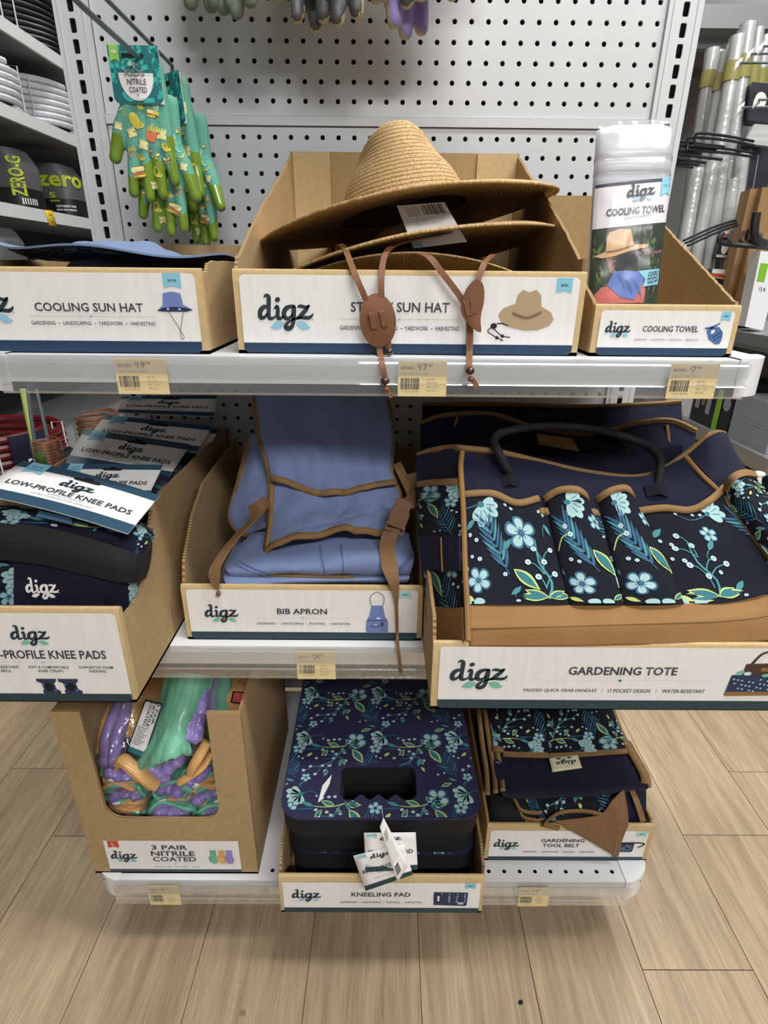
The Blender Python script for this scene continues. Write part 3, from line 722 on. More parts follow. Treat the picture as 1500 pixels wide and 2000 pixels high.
# straw sun hat
TR = {}
t = TR['straw'] = tray('display_tray', 'wide cardboard tray printed straw sun hat, under the woven hats', -.156, .234, -.395, -.03, .974, 1.064, [(-.392, 1.064), (-.37, 1.077), (-.314, 1.107), (-.242, 1.141), (-.113, 1.195), (-.03, 1.234)], 1.235, xbl=-.137, xbr=.222, flaps=True, seed=1)
L = Label((30, 660, 1462, 985), .376, .083, .006, 942)
L.logo(98, 338, 842).text('STRAW SUN HAT', 497, 918, 767, 808).rule(447, 960, 838).text(SUB, 449, 963, 866, 884, bold=.004).ribbon(1364, 1430, 663, 722, '68764')
L.pic([('e', 'hat_tan', 2, (1248, 824, 120, 54, -.08)), ('p', 'hat_tan', 3, [(1190, 815), (1205, 730), (1225, 712), (1250, 722), (1280, 712), (1302, 732), (1312, 810), (1255, 830)]), ('s', 'hat_tan_dark', 4, [(1188, 806, 4), (1250, 826, 5), (1312, 802, 4)]),
       ('e', 'wood_bead', 3, (1112, 862, 14, 12)), ('s', 'wood_bead', 3, [(1125, 852, 2.5), (1150, 852, 2.5), (1175, 862, 2)]), ('s', 'wood_bead', 3, [(1105, 868, 2), (1088, 885, 2), (1130, 912, 2), (1158, 925, 2)]), ('s', 'wood_bead', 3, [(1112, 872, 2), (1150, 903, 2), (1188, 910, 2)]), ('e', 'wood_bead', 4, (1130, 912, 8, 7)), ('e', 'wood_bead', 4, (1153, 905, 8, 7))])
L.put('printed_label', t, (-.149, -.3955, .9752))
# cooling sun hat
t = TR['cool'] = tray('display_tray', 'cardboard tray printed cooling sun hat, at the left end of the top shelf', -.485, -.187, -.405, -.06, .974, 1.064, [(-.402, 1.062), (-.385, 1.058), (-.372, 1.069), (-.35, 1.072), (-.06, 1.075)], 1.10, seed=2)
L = Label((-345, 257, 1215, 745), .284, .0835, .006, 672)
L.logo(-245, 105, 500).text('COOLING SUN HAT', 230, 885, 437, 490).rule(185, 935, 520).text(SUB, 190, 945, 550, 573, bold=.004).ribbon(1025, 1132, 257, 343, '56718')
L.pic([('p', 'pic_blue', 2, [(1005, 450), (1015, 375), (1070, 365), (1120, 375), (1130, 445), (1180, 470), (1070, 462), (970, 476)]), ('p', 'pic_navy', 2, [(966, 482), (1000, 466), (1070, 458), (1150, 464), (1187, 476), (1140, 486), (1000, 486)]), ('e', 'leaf_light', 3, (1035, 470, 8, 5)), ('e', 'leaf_light', 3, (1105, 471, 8, 5)),
       ('s', 'grey_ink', 2, [(1035, 486, 2.5), (1075, 560, 2.5), (1095, 610, 2.5), (1092, 650, 2.5), (1105, 655, 2.5)]), ('s', 'grey_ink', 2, [(1125, 486, 2.5), (1105, 560, 2.5), (1095, 600, 2.5), (1112, 640, 2.5), (1105, 655, 2.5)])])
L.put('printed_label', t, (-.4785, -.4055, .9752))
# cooling towel
t = TR['towel'] = tray('display_tray', 'narrow cardboard tray printed cooling towel, at the right end of the top shelf', .2485, .413, -.394, -.05, .974, 1.031, [(-.391, 1.03), (-.38, 1.034), (-.05, 1.176)], 1.176, seed=3)
L = Label((370, 1262, 1250, 1547), .151, .049, .005, 1497)
L.logo(410, 580, 1400).text('COOLING TOWEL', 658, 1028, 1357, 1395).text(SUB, 612, 1040, 1438, 1452, 'grey_ink', bold=.0).ribbon(1162, 1225, 1263, 1322, '65651')
L.pic([('p', 'pic_slate', 2, [(1085, 1385), (1110, 1362), (1165, 1362), (1195, 1395), (1198, 1440), (1190, 1470), (1160, 1470), (1110, 1440)]), ('p', 'paper', 3, [(1115, 1382), (1140, 1378), (1135, 1400), (1115, 1405)]), ('s', 'pic_slate', 2, [(1070, 1370, 5), (1110, 1365, 8), (1165, 1338, 4)]), ('s', 'pic_navy', 3, [(1130, 1430, 2), (1170, 1400, 3), (1190, 1390, 1)]), ('s', 'pic_navy', 3, [(1140, 1450, 2), (1180, 1420, 2.5), (1195, 1415, 1)])])
L.put('printed_label', t, (.2555, -.3945, .9755))
# knee pads
t = TR['knee'] = tray('display_tray', 'tall cardboard tray printed low-profile knee pads, jutting over the middle shelf', -.482, -.281, -.532, -.03, .585, .716, [(-.529, .70), (-.497, .70), (-.455, .722), (-.405, .782), (-.388, .7925), (-.03, .7915)], .7915, seed=4)
L = Label((-210, 1342, 738, 1838), .183, .123, .005, 1793, 'teal_ink')
L.logo(100, 332, 1482, LOGO_MINT).text('LOW-PROFILE KNEE PADS', -148, 636, 1542, 1590, bold=.02).rule(-140, 640, 1612)
for tx, x0, x1, y in (('WATER-RESISTANT', -125, 102, 1630), ('SHELL', -45, 48, 1652), ('SOFT & COMFORTABLE', 155, 396, 1630), ('KNEE STRAPS', 208, 358, 1652), ('SUPPORTIVE FOAM', 457, 662, 1630), ('PADDING', 515, 616, 1652)): L.text(tx, x0, x1, y, y+15, bold=.012)
for dx in (0, 132): L.pic([('p', 'pic_navy', 2, [(177+dx, 1705), (300+dx, 1705), (297+dx, 1722), (282+dx, 1730), (288+dx, 1765), (312+dx, 1778), (308+dx, 1798), (280+dx, 1792), (225+dx, 1792), (207+dx, 1798), (202+dx, 1778), (212+dx, 1765), (205+dx, 1730), (180+dx, 1722)]), ('e', 'void', 3, (247+dx, 1752, 27, 32)), ('e', 'leaf_blue', 4, (215+dx, 1738, 4, 4)), ('e', 'leaf_blue', 4, (283+dx, 1770, 4, 4)), ('e', 'leaf_blue', 4, (285+dx, 1735, 3, 3))])
L.put('printed_label', t, (-.4685, -.5325, .587))
# bib apron
t = TR['bib'] = tray('display_tray', 'cardboard tray printed bib apron, in the middle of the middle shelf', -.2605, .067, -.405, -.06, .585, .672, [(-.402, .672), (-.385, .70), (-.33, .745), (-.27, .77), (-.06, .78)], .765, seed=5)
L = Label((75, 1112, 1380, 1403), .314, .079, .005, 1360, 'teal_ink')
L.logo(165, 360, 1270, LOGO_MINT).text('BIB APRON', 580, 865, 1218, 1252, bold=.02).rule(455, 995, 1275).text('GARDENING  ~  LANDSCAPING  ~  PLANTING  ~  HARVESTING', 457, 997, 1301, 1314, bold=.004).ribbon(1268, 1345, 1112, 1155, '68843', 'ribbon_mint')
L.pic([('p', 'pic_blue', 2, [(1118, 1198), (1182, 1198), (1195, 1260), (1212, 1290), (1215, 1355), (1200, 1362), (1095, 1362), (1085, 1350), (1087, 1290), (1105, 1260)]), ('s', 'grey_ink', 2, [(1118, 1198, 3), (1110, 1150, 3), (1150, 1120, 3), (1188, 1150, 3), (1182, 1198, 3)]), ('s', 'pic_navy', 3, [(1095, 1285, 2), (1205, 1285, 2)]), ('s', 'pic_navy', 3, [(1110, 1322, 1.5), (1195, 1322, 1.5)]), ('e', 'leaf_light', 4, (1158, 1272, 14, 7)), ('e', 'leaf_light', 4, (1142, 1310, 9, 4)), ('p', 'pic_navy', 4, [(1170, 1298), (1186, 1298), (1186, 1314), (1170, 1314)])])
L.put('printed_label', t, (-.254, -.4055, .587))
# gardening tote
t = TR['tote'] = tray('display_tray', 'big cardboard tray printed gardening tote, jutting over the right of the middle shelf', .069, .51, -.54, -.06, .585, .679, [(-.537, .679), (-.52, .70), (-.42, .71), (-.06, .74)], .74, seed=6)
L = Label((104, 1084, 1582, 1335), .424, .0875, .005, 1298, 'teal_ink')
L.logo(147, 382, 1217, LOGO_MINT).text('GARDENING TOTE', 622, 1058, 1160, 1193, bold=.02).rule(465, 1210, 1215).text('PADDED QUICK-GRAB HANDLES', 452, 748, 1250, 1265, bold=.004).text('17 POCKET DESIGN', 795, 967, 1250, 1265, bold=.004).text('WATER-RESISTANT', 1016, 1190, 1250, 1265, bold=.004)
for x in (772, 992): L.pic([('s', 'pale_ink', 2, [(x, 1245, 1), (x, 1270, 1)])])
L.pic([('s', 'leaf_mint', 3, [(828, 1212, 2), (836, 1216, 5), (842, 1219, 1)]), ('p', 'wood_bead', 2, [(1325, 1145), (1480, 1140), (1482, 1190), (1320, 1195)]), ('p', 'pic_navy', 3, [(1280, 1190), (1490, 1185), (1500, 1270), (1272, 1272)]), ('p', 'tan_canvas', 4, [(1271, 1258), (1500, 1256), (1495, 1272), (1274, 1276)]), ('s', 'wood_bead', 3, [(1345, 1148, 6), (1375, 1105, 5), (1420, 1096, 5), (1460, 1110, 5), (1472, 1150, 6)]), ('p', 'tan_canvas', 4, [(1388, 1158), (1422, 1158), (1422, 1173), (1388, 1173)]),
       ('e', 'leaf_mint', 4, (1310, 1180, 18, 9, .6)), ('e', 'leaf_light', 4, (1340, 1183, 16, 9)), ('e', 'leaf_mint', 4, (1415, 1190, 16, 8))]+[('e', 'petal', 5, (1292+(i*37) % 195, 1205+(i*23) % 50, 5, 4)) for i in range(26)])
L.put('printed_label', t, (.077, -.5405, .587))
# nitrile gloves
t = TR['nit'] = tray('display_tray', 'tall cardboard box with a cut-out front, printed 3 pair nitrile coated', -.453, -.187, -.445, -.13, .155, .49, [(-.44, .49), (-.13, .49)], .47, window=(-.4105, -.2365, .279, .028), seed=7)
L = Label((352, 1035, 1222, 1274), .213, .071, .0005, 1257, 'teal_ink')
L.ribbon(378, 448, 1036, 1087, '', 'red_ink').text('L', 404, 424, 1050, 1070, 'paper_plain').logo(378, 555, 1172, LOGO_MINT).text('3 PAIR', 657, 890, 1067, 1102, bold=.02).text('NITRILE', 645, 930, 1113, 1150, bold=.02).text('COATED', 650, 935, 1158, 1193, bold=.02).rule(590, 1000, 1213)
for a, x0, x1 in (('MACHINE WASH', 655, 768), ('BREATHABLE', 787, 873), ('SNUG FIT', 893, 955)): L.text(a, x0, x1, 1233, 1241, bold=.0)
mat('glove_green', '72B698', .65, bump=(160, .6), var=(40, .12), coat=.2); mat('glove_purple', '9886CC', .5, bump=(90, .6), var=(30, .1), coat=.4); mat('glove_orange', 'DDAA6C', .6, bump=(110, .6), var=(40, .12), coat=.25)
for dx, m in ((0, 'glove_green'), (55, 'glove_orange'), (105, 'glove_purple')): L.pic([('p', m, 2+dx//50, [(1028+dx, 1105), (1072+dx, 1105), (1070+dx, 1150), (1080+dx, 1175), (1068+dx, 1208), (1040+dx, 1212), (1018+dx, 1190), (1016+dx, 1160), (1030+dx, 1140)])])
L.put('printed_label', t, (-.4265, -.4455, .161))
# kneeling pad
t = TR['kneel'] = tray('display_tray', 'low cardboard tray printed kneeling pad, front and centre of the bottom shelf', -.1395, .1675, -.505, -.04, .155, .2355, [(-.502, .2355), (-.49, .25), (-.47, .262), (-.04, .265)], .265, seed=8)
L = Label((103, 1428, 1437, 1645), .297, .067, .004, 1612, 'teal_ink', (0, 0, 1, 1))
L.logo(160, 362, 1538).text('KNEELING PAD', 565, 967, 1497, 1527, bold=.02).text('GARDENING  ~  LANDSCAPING  ~  PLANTING  ~  HARVESTING', 488, 1045, 1563, 1576, bold=.0).ribbon(1330, 1403, 1428, 1468, '68856')
L.pic([('p', 'pic_navy', 2, [(1126, 1493), (1352, 1495), (1356, 1508), (1352, 1590), (1340, 1595), (1125, 1588), (1122, 1500)]), ('p', 'paper', 3, [(1150, 1520), (1163, 1520), (1163, 1558), (1150, 1558)]), ('p', 'pale_ink', 3, [(1290, 1567), (1328, 1567), (1328, 1582), (1290, 1582)])]+[('e', 'leaf_light', 3, (1180+(i*53) % 160, 1505+(i*29) % 72, 6, 3.5)) for i in range(20)])
L.put('printed_label', t, (-.1345, -.5055, .157))
# tool belt
t = TR['belt'] = tray('display_tray', 'low cardboard tray printed gardening tool belt, right end of the bottom shelf', .1855, .4575, -.42, -.1, .155, .2375, [(-.417, .2375), (-.40, .242), (-.1, .262)], .262, seed=9)
L = Label((172, 922, 1315, 1140), .2585, .069, .005, 1115, 'teal_ink')
L.logo(203, 390, 1040).text('GARDENING', 545, 862, 980, 1005, bold=.02).text('TOOL BELT', 562, 832, 1017, 1042, bold=.02).text('GARDENING  ~  LANDSCAPING  ~  PLANTING  ~  HARVESTING', 420, 950, 1072, 1083, bold=.0).ribbon(1228, 1305, 924, 964, '68873', 'ribbon_mint')
L.pic([('p', 'pic_navy', 2, [(1112, 1008), (1230, 1005), (1228, 1070), (1215, 1078), (1120, 1076), (1110, 1065)]), ('s', 'void', 3, [(1112, 1010, 6), (1230, 1007, 6), (1296, 1012, 6), (1292, 1028, 5), (1258, 1042, 4)])]+[('e', 'leaf_light', 3, (1122+(i*37) % 98, 1025+(i*19) % 44, 5, 4)) for i in range(14)])
L.put('printed_label', t, (.1915, -.4205, .1575))

# ------------------------------------------------------------------ price tags in the channels
def price_tag(px, z, yf, lip, num, dol, ct, desc, label, W=.0535):
    H = lip*.93; b = MB(); S = Sheet()
    S.rect(0, 0, W, H, 'tag_yellow', 0)
    S.text(num, W*.06, W*.33, H*.76, H*.85, 'text_ink', 2); S.text('$', W*.4, W*.43, H*.8, H*.92, 'text_ink', 2); S.text(dol, W*.445, W*.445+W*.075*len(dol), H*.74, H*.92, 'text_ink', 2, .02); S.text(ct, W*.47+W*.075*len(dol), W*.55+W*.075*len(dol), H*.83, H*.92, 'text_ink', 2)
    S.text(desc, W*.06, W*.62, H*.6, H*.68, 'grey_ink', 2, 0.)
    rnd = random.Random(num); x = W*.06
    while x < W*.44: w = W*rnd.choice((.006, .006, .012, .018)); S.rect(x, H*.2, x+w, H*.52, 'text_ink', 2); x += w+W*rnd.choice((.006, .01, .014))
    S.text('7 31919 28718 4', W*.1, W*.44, H*.11, H*.17, 'grey_ink', 2, 0.)
    for y, w_ in ((.46, .16), (.36, .2), (.25, .24), (.14, .18)): S.text('HG 110 S', W*.6, W*(.6+w_), H*y, H*(y+.06), 'grey_ink', 2, 0.)
    p = at(px[0], px[1], yf-.007)
    S.put(b, plane_fn((p.x, yf-.0078, z-lip*.985), (1, 0, 0), (0, 0, 1)), eps=.00012)
    b.box((p.x, yf-.0077, z-lip*.985), (p.x+W, yf-.0074, z-lip*.985+H), 'tag_yellow')
    tag(b.build('price_tag', None, None), label, 'price tag', 'price tags')
price_tag((229, 745), .974, -.42, .042, '8873895', '19', '99', 'Digz Women Sun Hat OS', 'price tag 19.99 on the top shelf edge, below the cooling sun hat tray', .0575)
price_tag((777, 745), .974, -.42, .042, '8474001', '17', '99', 'Digz Straw Sun Hat', 'price tag on the top shelf edge, between the hanging hat straps', .0545)
price_tag((1303, 752), .974, -.42, .042, '8874001', '7', '99', 'Digz Cooling Towel', 'price tag 7.99 on the top shelf edge, below the cooling towel tray', .0545)
price_tag((580, 1300), .585, -.42, .05, '8874191', '24', '99', 'Digz Bib Apron', 'price tag 24.99 on the middle shelf edge, below the bib apron tray', .0535)
price_tag((288, 1735), .155, -.456, .05, '7880002', '8', '99', 'Digz 3 Nitrile Gloves', 'price tag on the bottom shelf edge, below the nitrile glove box', .0505)
price_tag((1012, 1755), .155, -.456, .05, '8874221', '14', '99', 'Digz Garden Tool Belt', 'price tag 14.99 on the bottom shelf edge, below the tool belt tray', .0495)

# ------------------------------------------------------------------ straw hats
def straw_mat():
    m = mat('straw', 'B58C54', .7, spec=.3); N, L = m.node_tree.nodes, m.node_tree.links; b = N['Principled BSDF']
    tc = N.new('ShaderNodeTexCoord'); sx = N.new('ShaderNodeSeparateXYZ'); L.new(tc.outputs['UV'], sx.inputs[0])
    def mth(op, a, v):
        n = N.new('ShaderNodeMath'); n.operation = op
        for i, x in enumerate((a, v)):
            if isinstance(x, (int, float)): n.inputs[i].default_value = x
            else: L.new(x, n.inputs[i])
        return n.outputs[0]
    ring = mth('ABSOLUTE', mth('SUBTRACT', mth('FRACT', sx.outputs[1], 0), .5), 0)          # 0 mid-braid, .5 at the seam
    cmb = N.new('ShaderNodeCombineXYZ'); L.new(mth('MULTIPLY', sx.outputs[0], 1), cmb.inputs[0]); L.new(mth('MULTIPLY', sx.outputs[1], 2.6), cmb.inputs[1])
    vo = N.new('ShaderNodeTexVoronoi'); vo.inputs['Scale'].default_value = 1.; vo.inputs['Randomness'].default_value = .45; L.new(cmb.outputs[0], vo.inputs[0])
    r = N.new('ShaderNodeValToRGB'); e = r.color_ramp.elements; L.new(vo.outputs['Distance'], r.inputs[0])
    e[0].position = .15; e[0].color = lin('D6B787')+(1,); e[1].position = .75; e[1].color = lin('A07E4A')+(1,)
    s2 = N.new('ShaderNodeMapRange'); s2.inputs[1].default_value = .30; s2.inputs[2].default_value = .46; s2.inputs[3].default_value = 1; s2.inputs[4].default_value = .30; L.new(ring, s2.inputs[0])
    nz = N.new('ShaderNodeTexNoise'); nz.inputs['Scale'].default_value = .9; L.new(cmb.outputs[0], nz.inputs[0])
    s3 = N.new('ShaderNodeMapRange'); s3.inputs[3].default_value = .85; s3.inputs[4].default_value = 1.2; L.new(nz.outputs[0], s3.inputs[0])
    c = r.outputs[0]
    for o in (s2.outputs[0], s3.outputs[0]):
        x = N.new('ShaderNodeMix'); x.data_type = 'RGBA'; x.blend_type = 'MULTIPLY'; x.inputs[0].default_value = 1; L.new(c, x.inputs[6]); L.new(o, x.inputs[7]); c = x.outputs[2]
    L.new(c, b.inputs['Base Color'])
    bp = N.new('ShaderNodeBump'); bp.inputs['Strength'].default_value = .6; bp.inputs['Distance'].default_value = .001
    h = mth('SUBTRACT', mth('MULTIPLY', vo.outputs['Distance'], -1), mth('MULTIPLY', ring, 1.2)); L.new(h, bp.inputs['Height']); L.new(bp.outputs[0], b.inputs['Normal'])
straw_mat(); mat('sweatband', '5A4028', .85)
HR = .0052                                                # braid pitch
def hat_profile(ph, flat, H=.092):
    """outline of the hat from the crown's centre to the brim's edge, at angle ph: list of (radius factor point)"""
    c, s = math.cos(ph), math.sin(ph); fr = max(0, -s)
    P = []
    for k in range(8):                                    # top, sunk along the crease
        t = k/7; ax, by = .029*t, .06*t
        z = H-.016*(1-t**2)*1.0-.012*max(0, t-.2)*(s > 0)-.004*t**6
        P.append(Vector((ax*c, by*s-.006, z)))
    for k in range(1, 19):                                # crown's side, pinched at the front
        t = k/18; e = t**.64
        ax, by = lerp(.029, .086, e), lerp(.06, .095, e); z = (H-.004)*(1-t)**.93
        pin = math.exp(-((t-.3)/.22)**2)*.007*max(0, math.cos(2*(ph+PI*.78)))*1.4+math.exp(-((t-.3)/.22)**2)*.012*max(0, math.cos(2*(ph+PI*.22)))
        P.append(Vector(((ax-pin*abs(c))*c, (by-pin*.3)*s-.006*(1-t), z)))
    for k in range(1, 21):                                # brim
        t = k/20; ax, by = lerp(.086, .204, t), lerp(.095, .196, t)
        z = -.004*t+flat[0]*t**2*(c*c)+flat[1]*t**2*fr+flat[2]*t**1.6*c+.012*max(0, t-.85)*max(0, c)*-3+flat[3]*t*t*math.sin(3*ph+.6)
        P.append(Vector((ax*c, by*s, z)))
    return P
def hat_mesh(flat, name, parent, mtx, H=.092):
    b = MB(); nu, nv = 150, 150; prof = [hat_profile(2*PI*i/nu, flat, H) for i in range(nu)]
    L0 = [0]
    ref = prof[nu//8]
    for a, c in zip(ref, ref[1:]): L0.append(L0[-1]+(c-a).length)
    tot = L0[-1]
    def val(i, sl):
        Q = prof[i % nu]; j = 0
        while j < len(L0)-2 and L0[j+1] < sl: j += 1
        t = (sl-L0[j])/(L0[j+1]-L0[j]); n = len(Q)
        return crom(Q[max(j-1, 0)], Q[j], Q[j+1], Q[min(j+2, n-1)], t)
    V = [[val(i, tot*j/nv) for i in range(nu)] for j in range(nv+1)]
    vs, uv = [], []
    for sgn in (0, 1):
        for j in range(nv+1):
            for i in range(nu+1):
                p = V[j][i % nu]; a = V[j][(i+1) % nu]-V[j][i-1]; c = V[min(j+1, nv)][i % nu]-V[max(j-1, 0)][i % nu]; n = c.cross(a)
                n = n.normalized() if n.length > 1e-10 else Vector((0, 0, -1))
                rg = .0007*math.cos(2*PI*tot*j/nv/HR)
                vs.append(mtx@(p+(n*(.0022+rg) if sgn else -n*rg))); rad = math.hypot(p.x, p.y)
                uv.append((i/nu*240*(.35+.65*min(1, rad/.12)), tot*j/nv/HR+.5))
    W = nu+1; K = W*(nv+1); fs = []
    for j in range(nv):
        for i in range(nu):
            q = (j*W+i, (j+1)*W+i, (j+1)*W+i+1, j*W+i+1); fs.append(q); fs.append(tuple(K+a for a in reversed(q)))
    for i in range(nu): fs.append((nv*W+i, K+nv*W+i, K+nv*W+i+1, nv*W+i+1))
    me = bpy.data.meshes.new(name); me.from_pydata(vs, [], fs); me.materials.append(M['straw'])
    L = me.uv_layers.new(name='UV'); li = [0]*len(me.loops); me.loops.foreach_get('vertex_index', li)
    L.data.foreach_set('uv', [c for v in li for c in uv[v]]); me.polygons.foreach_set('use_smooth', [True]*len(fs))
    o = bpy.data.objects.new(name, me); COL.objects.link(o)
    if parent: o.parent = parent; o.matrix_parent_inverse = parent.matrix_world.inverted()
    return prof
def hat_mtx(x, y, z, pitch, roll, yaw=0): return Matrix.Translation((x, y, z))@Matrix.Rotation(yaw, 4, 'Z')@Matrix.Rotation(roll, 4, 'Y')@Matrix.Rotation(pitch, 4, 'X')
hat1 = thing('straw_sun_hat', 'woven straw sun hat on top, with its tall crown rising above the tray', 'hat', (.03, -.2, 1.12), 'straw sun hats')
m1 = hat_mtx(.037, -.195, 1.136, -.085, -.175, .03)
prof = hat_mesh((-.004, -.008, .0, .003), 'straw_body', hat1, m1)
b = MB(); nu = 90
def band(u, v):
    Q = prof[int(u*len(prof)) % len(prof)]; p = Q[23].lerp(Q[25], v); r = Vector((p.x, p.y, 0)).normalized(); return m1@(p+r*.0014+Vector((0, 0, .002)))
b.grid(band, 149, 2, 'leather', cu=True); b.build('hat_band', hat1)
def sweat(u, v):
    Q = prof[int(u*len(prof)) % len(prof)]; p = Q[25].lerp(Q[20], v); return m1@(p-Vector((p.x, p.y, 0)).normalized()*.0042)
b = MB(); b.grid(sweat, 149, 3, 'sweatband', cu=True); b.build('sweatband', hat1)
b = MB(); p = at(790, 378, -.30); b.ball(p, .0042, 'white_plastic', 12, 8, (1, .5, 1)); b.build('snap_button', hat1, label='white snap button')
hat2 = thing('straw_sun_hat', 'second woven straw hat, brim just below the topmost hat and tilted the same way', 'hat', (.03, -.2, 1.09), 'straw sun hats')
hat_mesh((-.006, -.004, .0, .002), 'straw_body', hat2, hat_mtx(.042, -.19, 1.086, -.10, -.205, -.02), .03)
hat3 = thing('straw_sun_hat', 'lowest woven straw hat in the tray, brim lying nearly level on the cardboard', 'hat', (.03, -.2, 1.06), 'straw sun hats')
hat_mesh((-.03, .012, .0, .002), 'straw_body', hat3, hat_mtx(.04, -.178, 1.055, -.085, -.02, .04), .03)
# hang tag under the brim
b = MB(); S = Sheet(); TL, TRr, BRr, BL = at(775, 402, -.335), at(868, 395, -.335), at(912, 472, -.352), at(808, 485, -.352)
tf = lambda u, v: TL.lerp(TRr, u).lerp(BL.lerp(BRr, u), v)
b.sheet(tf, 6, 6, 'paper', -.0006); S.rect(0, 0, 1, 1, 'paper', 0)
rnd = random.Random(4); x = .47
while x < .9: wd = rnd.choice((.012, .02, .03)); S.rect(x, .73, x+wd, .97, 'text_ink', 1); x += wd+rnd.choice((.012, .02))
S.rect(.15, .72, .42, .95, 'pale_ink', 1)
for k in range(5): S.text('KEEP AWAY FROM FLAME', .22, .85-k*.05, .63-k*.035, .645-k*.035, 'grey_ink', 1, 0.)
S2 = Sheet(); S2.text('GARDENING', -.62, -.3, -.34, -.31, 'text_ink', 1); S2.text('FUTURO', -.6, -.36, -.24, -.19, 'text_ink', 1, .02); S.merge(S2, 0, 0, 1, PI)
S.rect(.0, .0, .2, .13, 'ribbon_mint', 1); S.text('68764', .06, .15, .05, .08, 'text_ink', 2)
S.put(b, lambda u, v: (tf(u, 1-v), -normal(tf, min(max(u, .01), .99), min(max(1-v, .01), .99))))
b.build('hang_tag', hat1, None, label='white hang tag with barcode')
# leather chin cords
LW = .0066
def cord(par, pts, name='chin_cord', w=LW, th=.0018):
    b = MB(); Q = curve_pts([at(*p) for p in pts], 8); b.ribbon(Q, (1, 0, .12), w, th, 'leather'); return b.build(name, par)
c1 = [cord(hat1, [(662, 510, -.33), (660, 490, -.345), (664, 478, -.352), (676, 492, -.375), (695, 540, -.405), (718, 595, -.407), (728, 640, -.406)]),
      cord(hat1, [(900, 448, -.34), (850, 460, -.352), (800, 470, -.36), (765, 482, -.372), (750, 505, -.388), (745, 545, -.404), (746, 590, -.407), (752, 640, -.406)]),
      cord(hat1, [(738, 640, -.403), (741, 680, -.4045), (744, 698, -.418), (747, 715, -.430), (753, 746, -.4315)]), cord(hat1, [(750, 630, -.4), (758, 668, -.403), (760, 684, -.404)])]
def toggle(par, cx, cy, rx, ry, Y, rot, slots, fold=0):
    b = MB(); c = at(cx, cy, Y); k = .00061
    def f(u, v):
        a = 2*PI*u; x, z = v*rx*k*math.cos(a), v*ry*k*math.sin(a); X = x*math.cos(rot)-z*math.sin(rot); Z = x*math.sin(rot)+z*math.cos(rot)
        if fold: X *= 1-.35*max(0, -Z/(ry*k)); X += fold*(max(0, -Z)**2)/(ry*k)
        return c+Vector((X, -.0016*math.cos(x/(rx*k)*1.2)+(.004*(v*math.sin(a))**2 if not fold else -.002), Z))
    b.grid(f, 36, 6, 'leather', cu=True); b.grid(lambda u, v: f(u, v)+Vector((0, .0022, 0)), 36, 6, 'leather', cu=True)
    b.grid(lambda u, v: f(u, 1)+Vector((0, .0022*v, 0)), 36, 1, 'leather', cu=True)
    o = b.build('toggle', par)
    b = MB()
    for x0, y0, x1, y1 in slots: b.ribbon([at(x0, y0-2, Y-.0012), at(x0, y0, Y-.0042), at(x1, y1, Y-.0042), at(x1, y1+2, Y-.0012)], (1, 0, 0), .0058, .0014, 'leather')
    b.build('cord_loop', o)
    return o
toggle(hat1, 738, 627, 33, 47, -.409, .12, [(725, 613, 731, 641), (746, 610, 752, 637)])
def bead(par, px, py, Y, r=.0052):
    b = MB(); b.ball(at(px, py, Y), r, 'wood_bead', 14, 8, (1, 1, .85)); b.build('bead', par)
    b = MB(); b.ball(at(px+2, py+16, Y), .0042, 'leather', 8, 6, (1, .8, .8)); b.ribbon([at(px+2, py+14, Y), at(px+8, py+22, Y), at(px+14, py+32, Y-.002)], (1, 0, .5), .0055, .0018, 'leather'); b.build('knot', par)
bead(hat1, 760, 687, -.412); bead(hat1, 752, 744, -.435)
cord(hat2, [(806, 500, -.375), (822, 497, -.39), (842, 506, -.402), (865, 535, -.406), (892, 570, -.407), (906, 592, -.407)])
cord(hat2, [(962, 498, -.36), (957, 503, -.378), (946, 515, -.398), (934, 545, -.406), (927, 565, -.407), (922, 585, -.407)])
cord(hat2, [(914, 612, -.403), (914, 680, -.4045), (915, 698, -.418), (915, 712, -.430), (916, 724, -.4315)], w=.0042); cord(hat2, [(921, 612, -.4035), (920, 680, -.405), (919, 698, -.4185), (919, 712, -.4305), (919, 724, -.432)], w=.0042)
toggle(hat2, 921, 598, 20, 45, -.409, -.18, [(911, 590, 916, 616), (923, 588, 926, 612)], fold=.5)
bead(hat2, 918, 724, -.436)

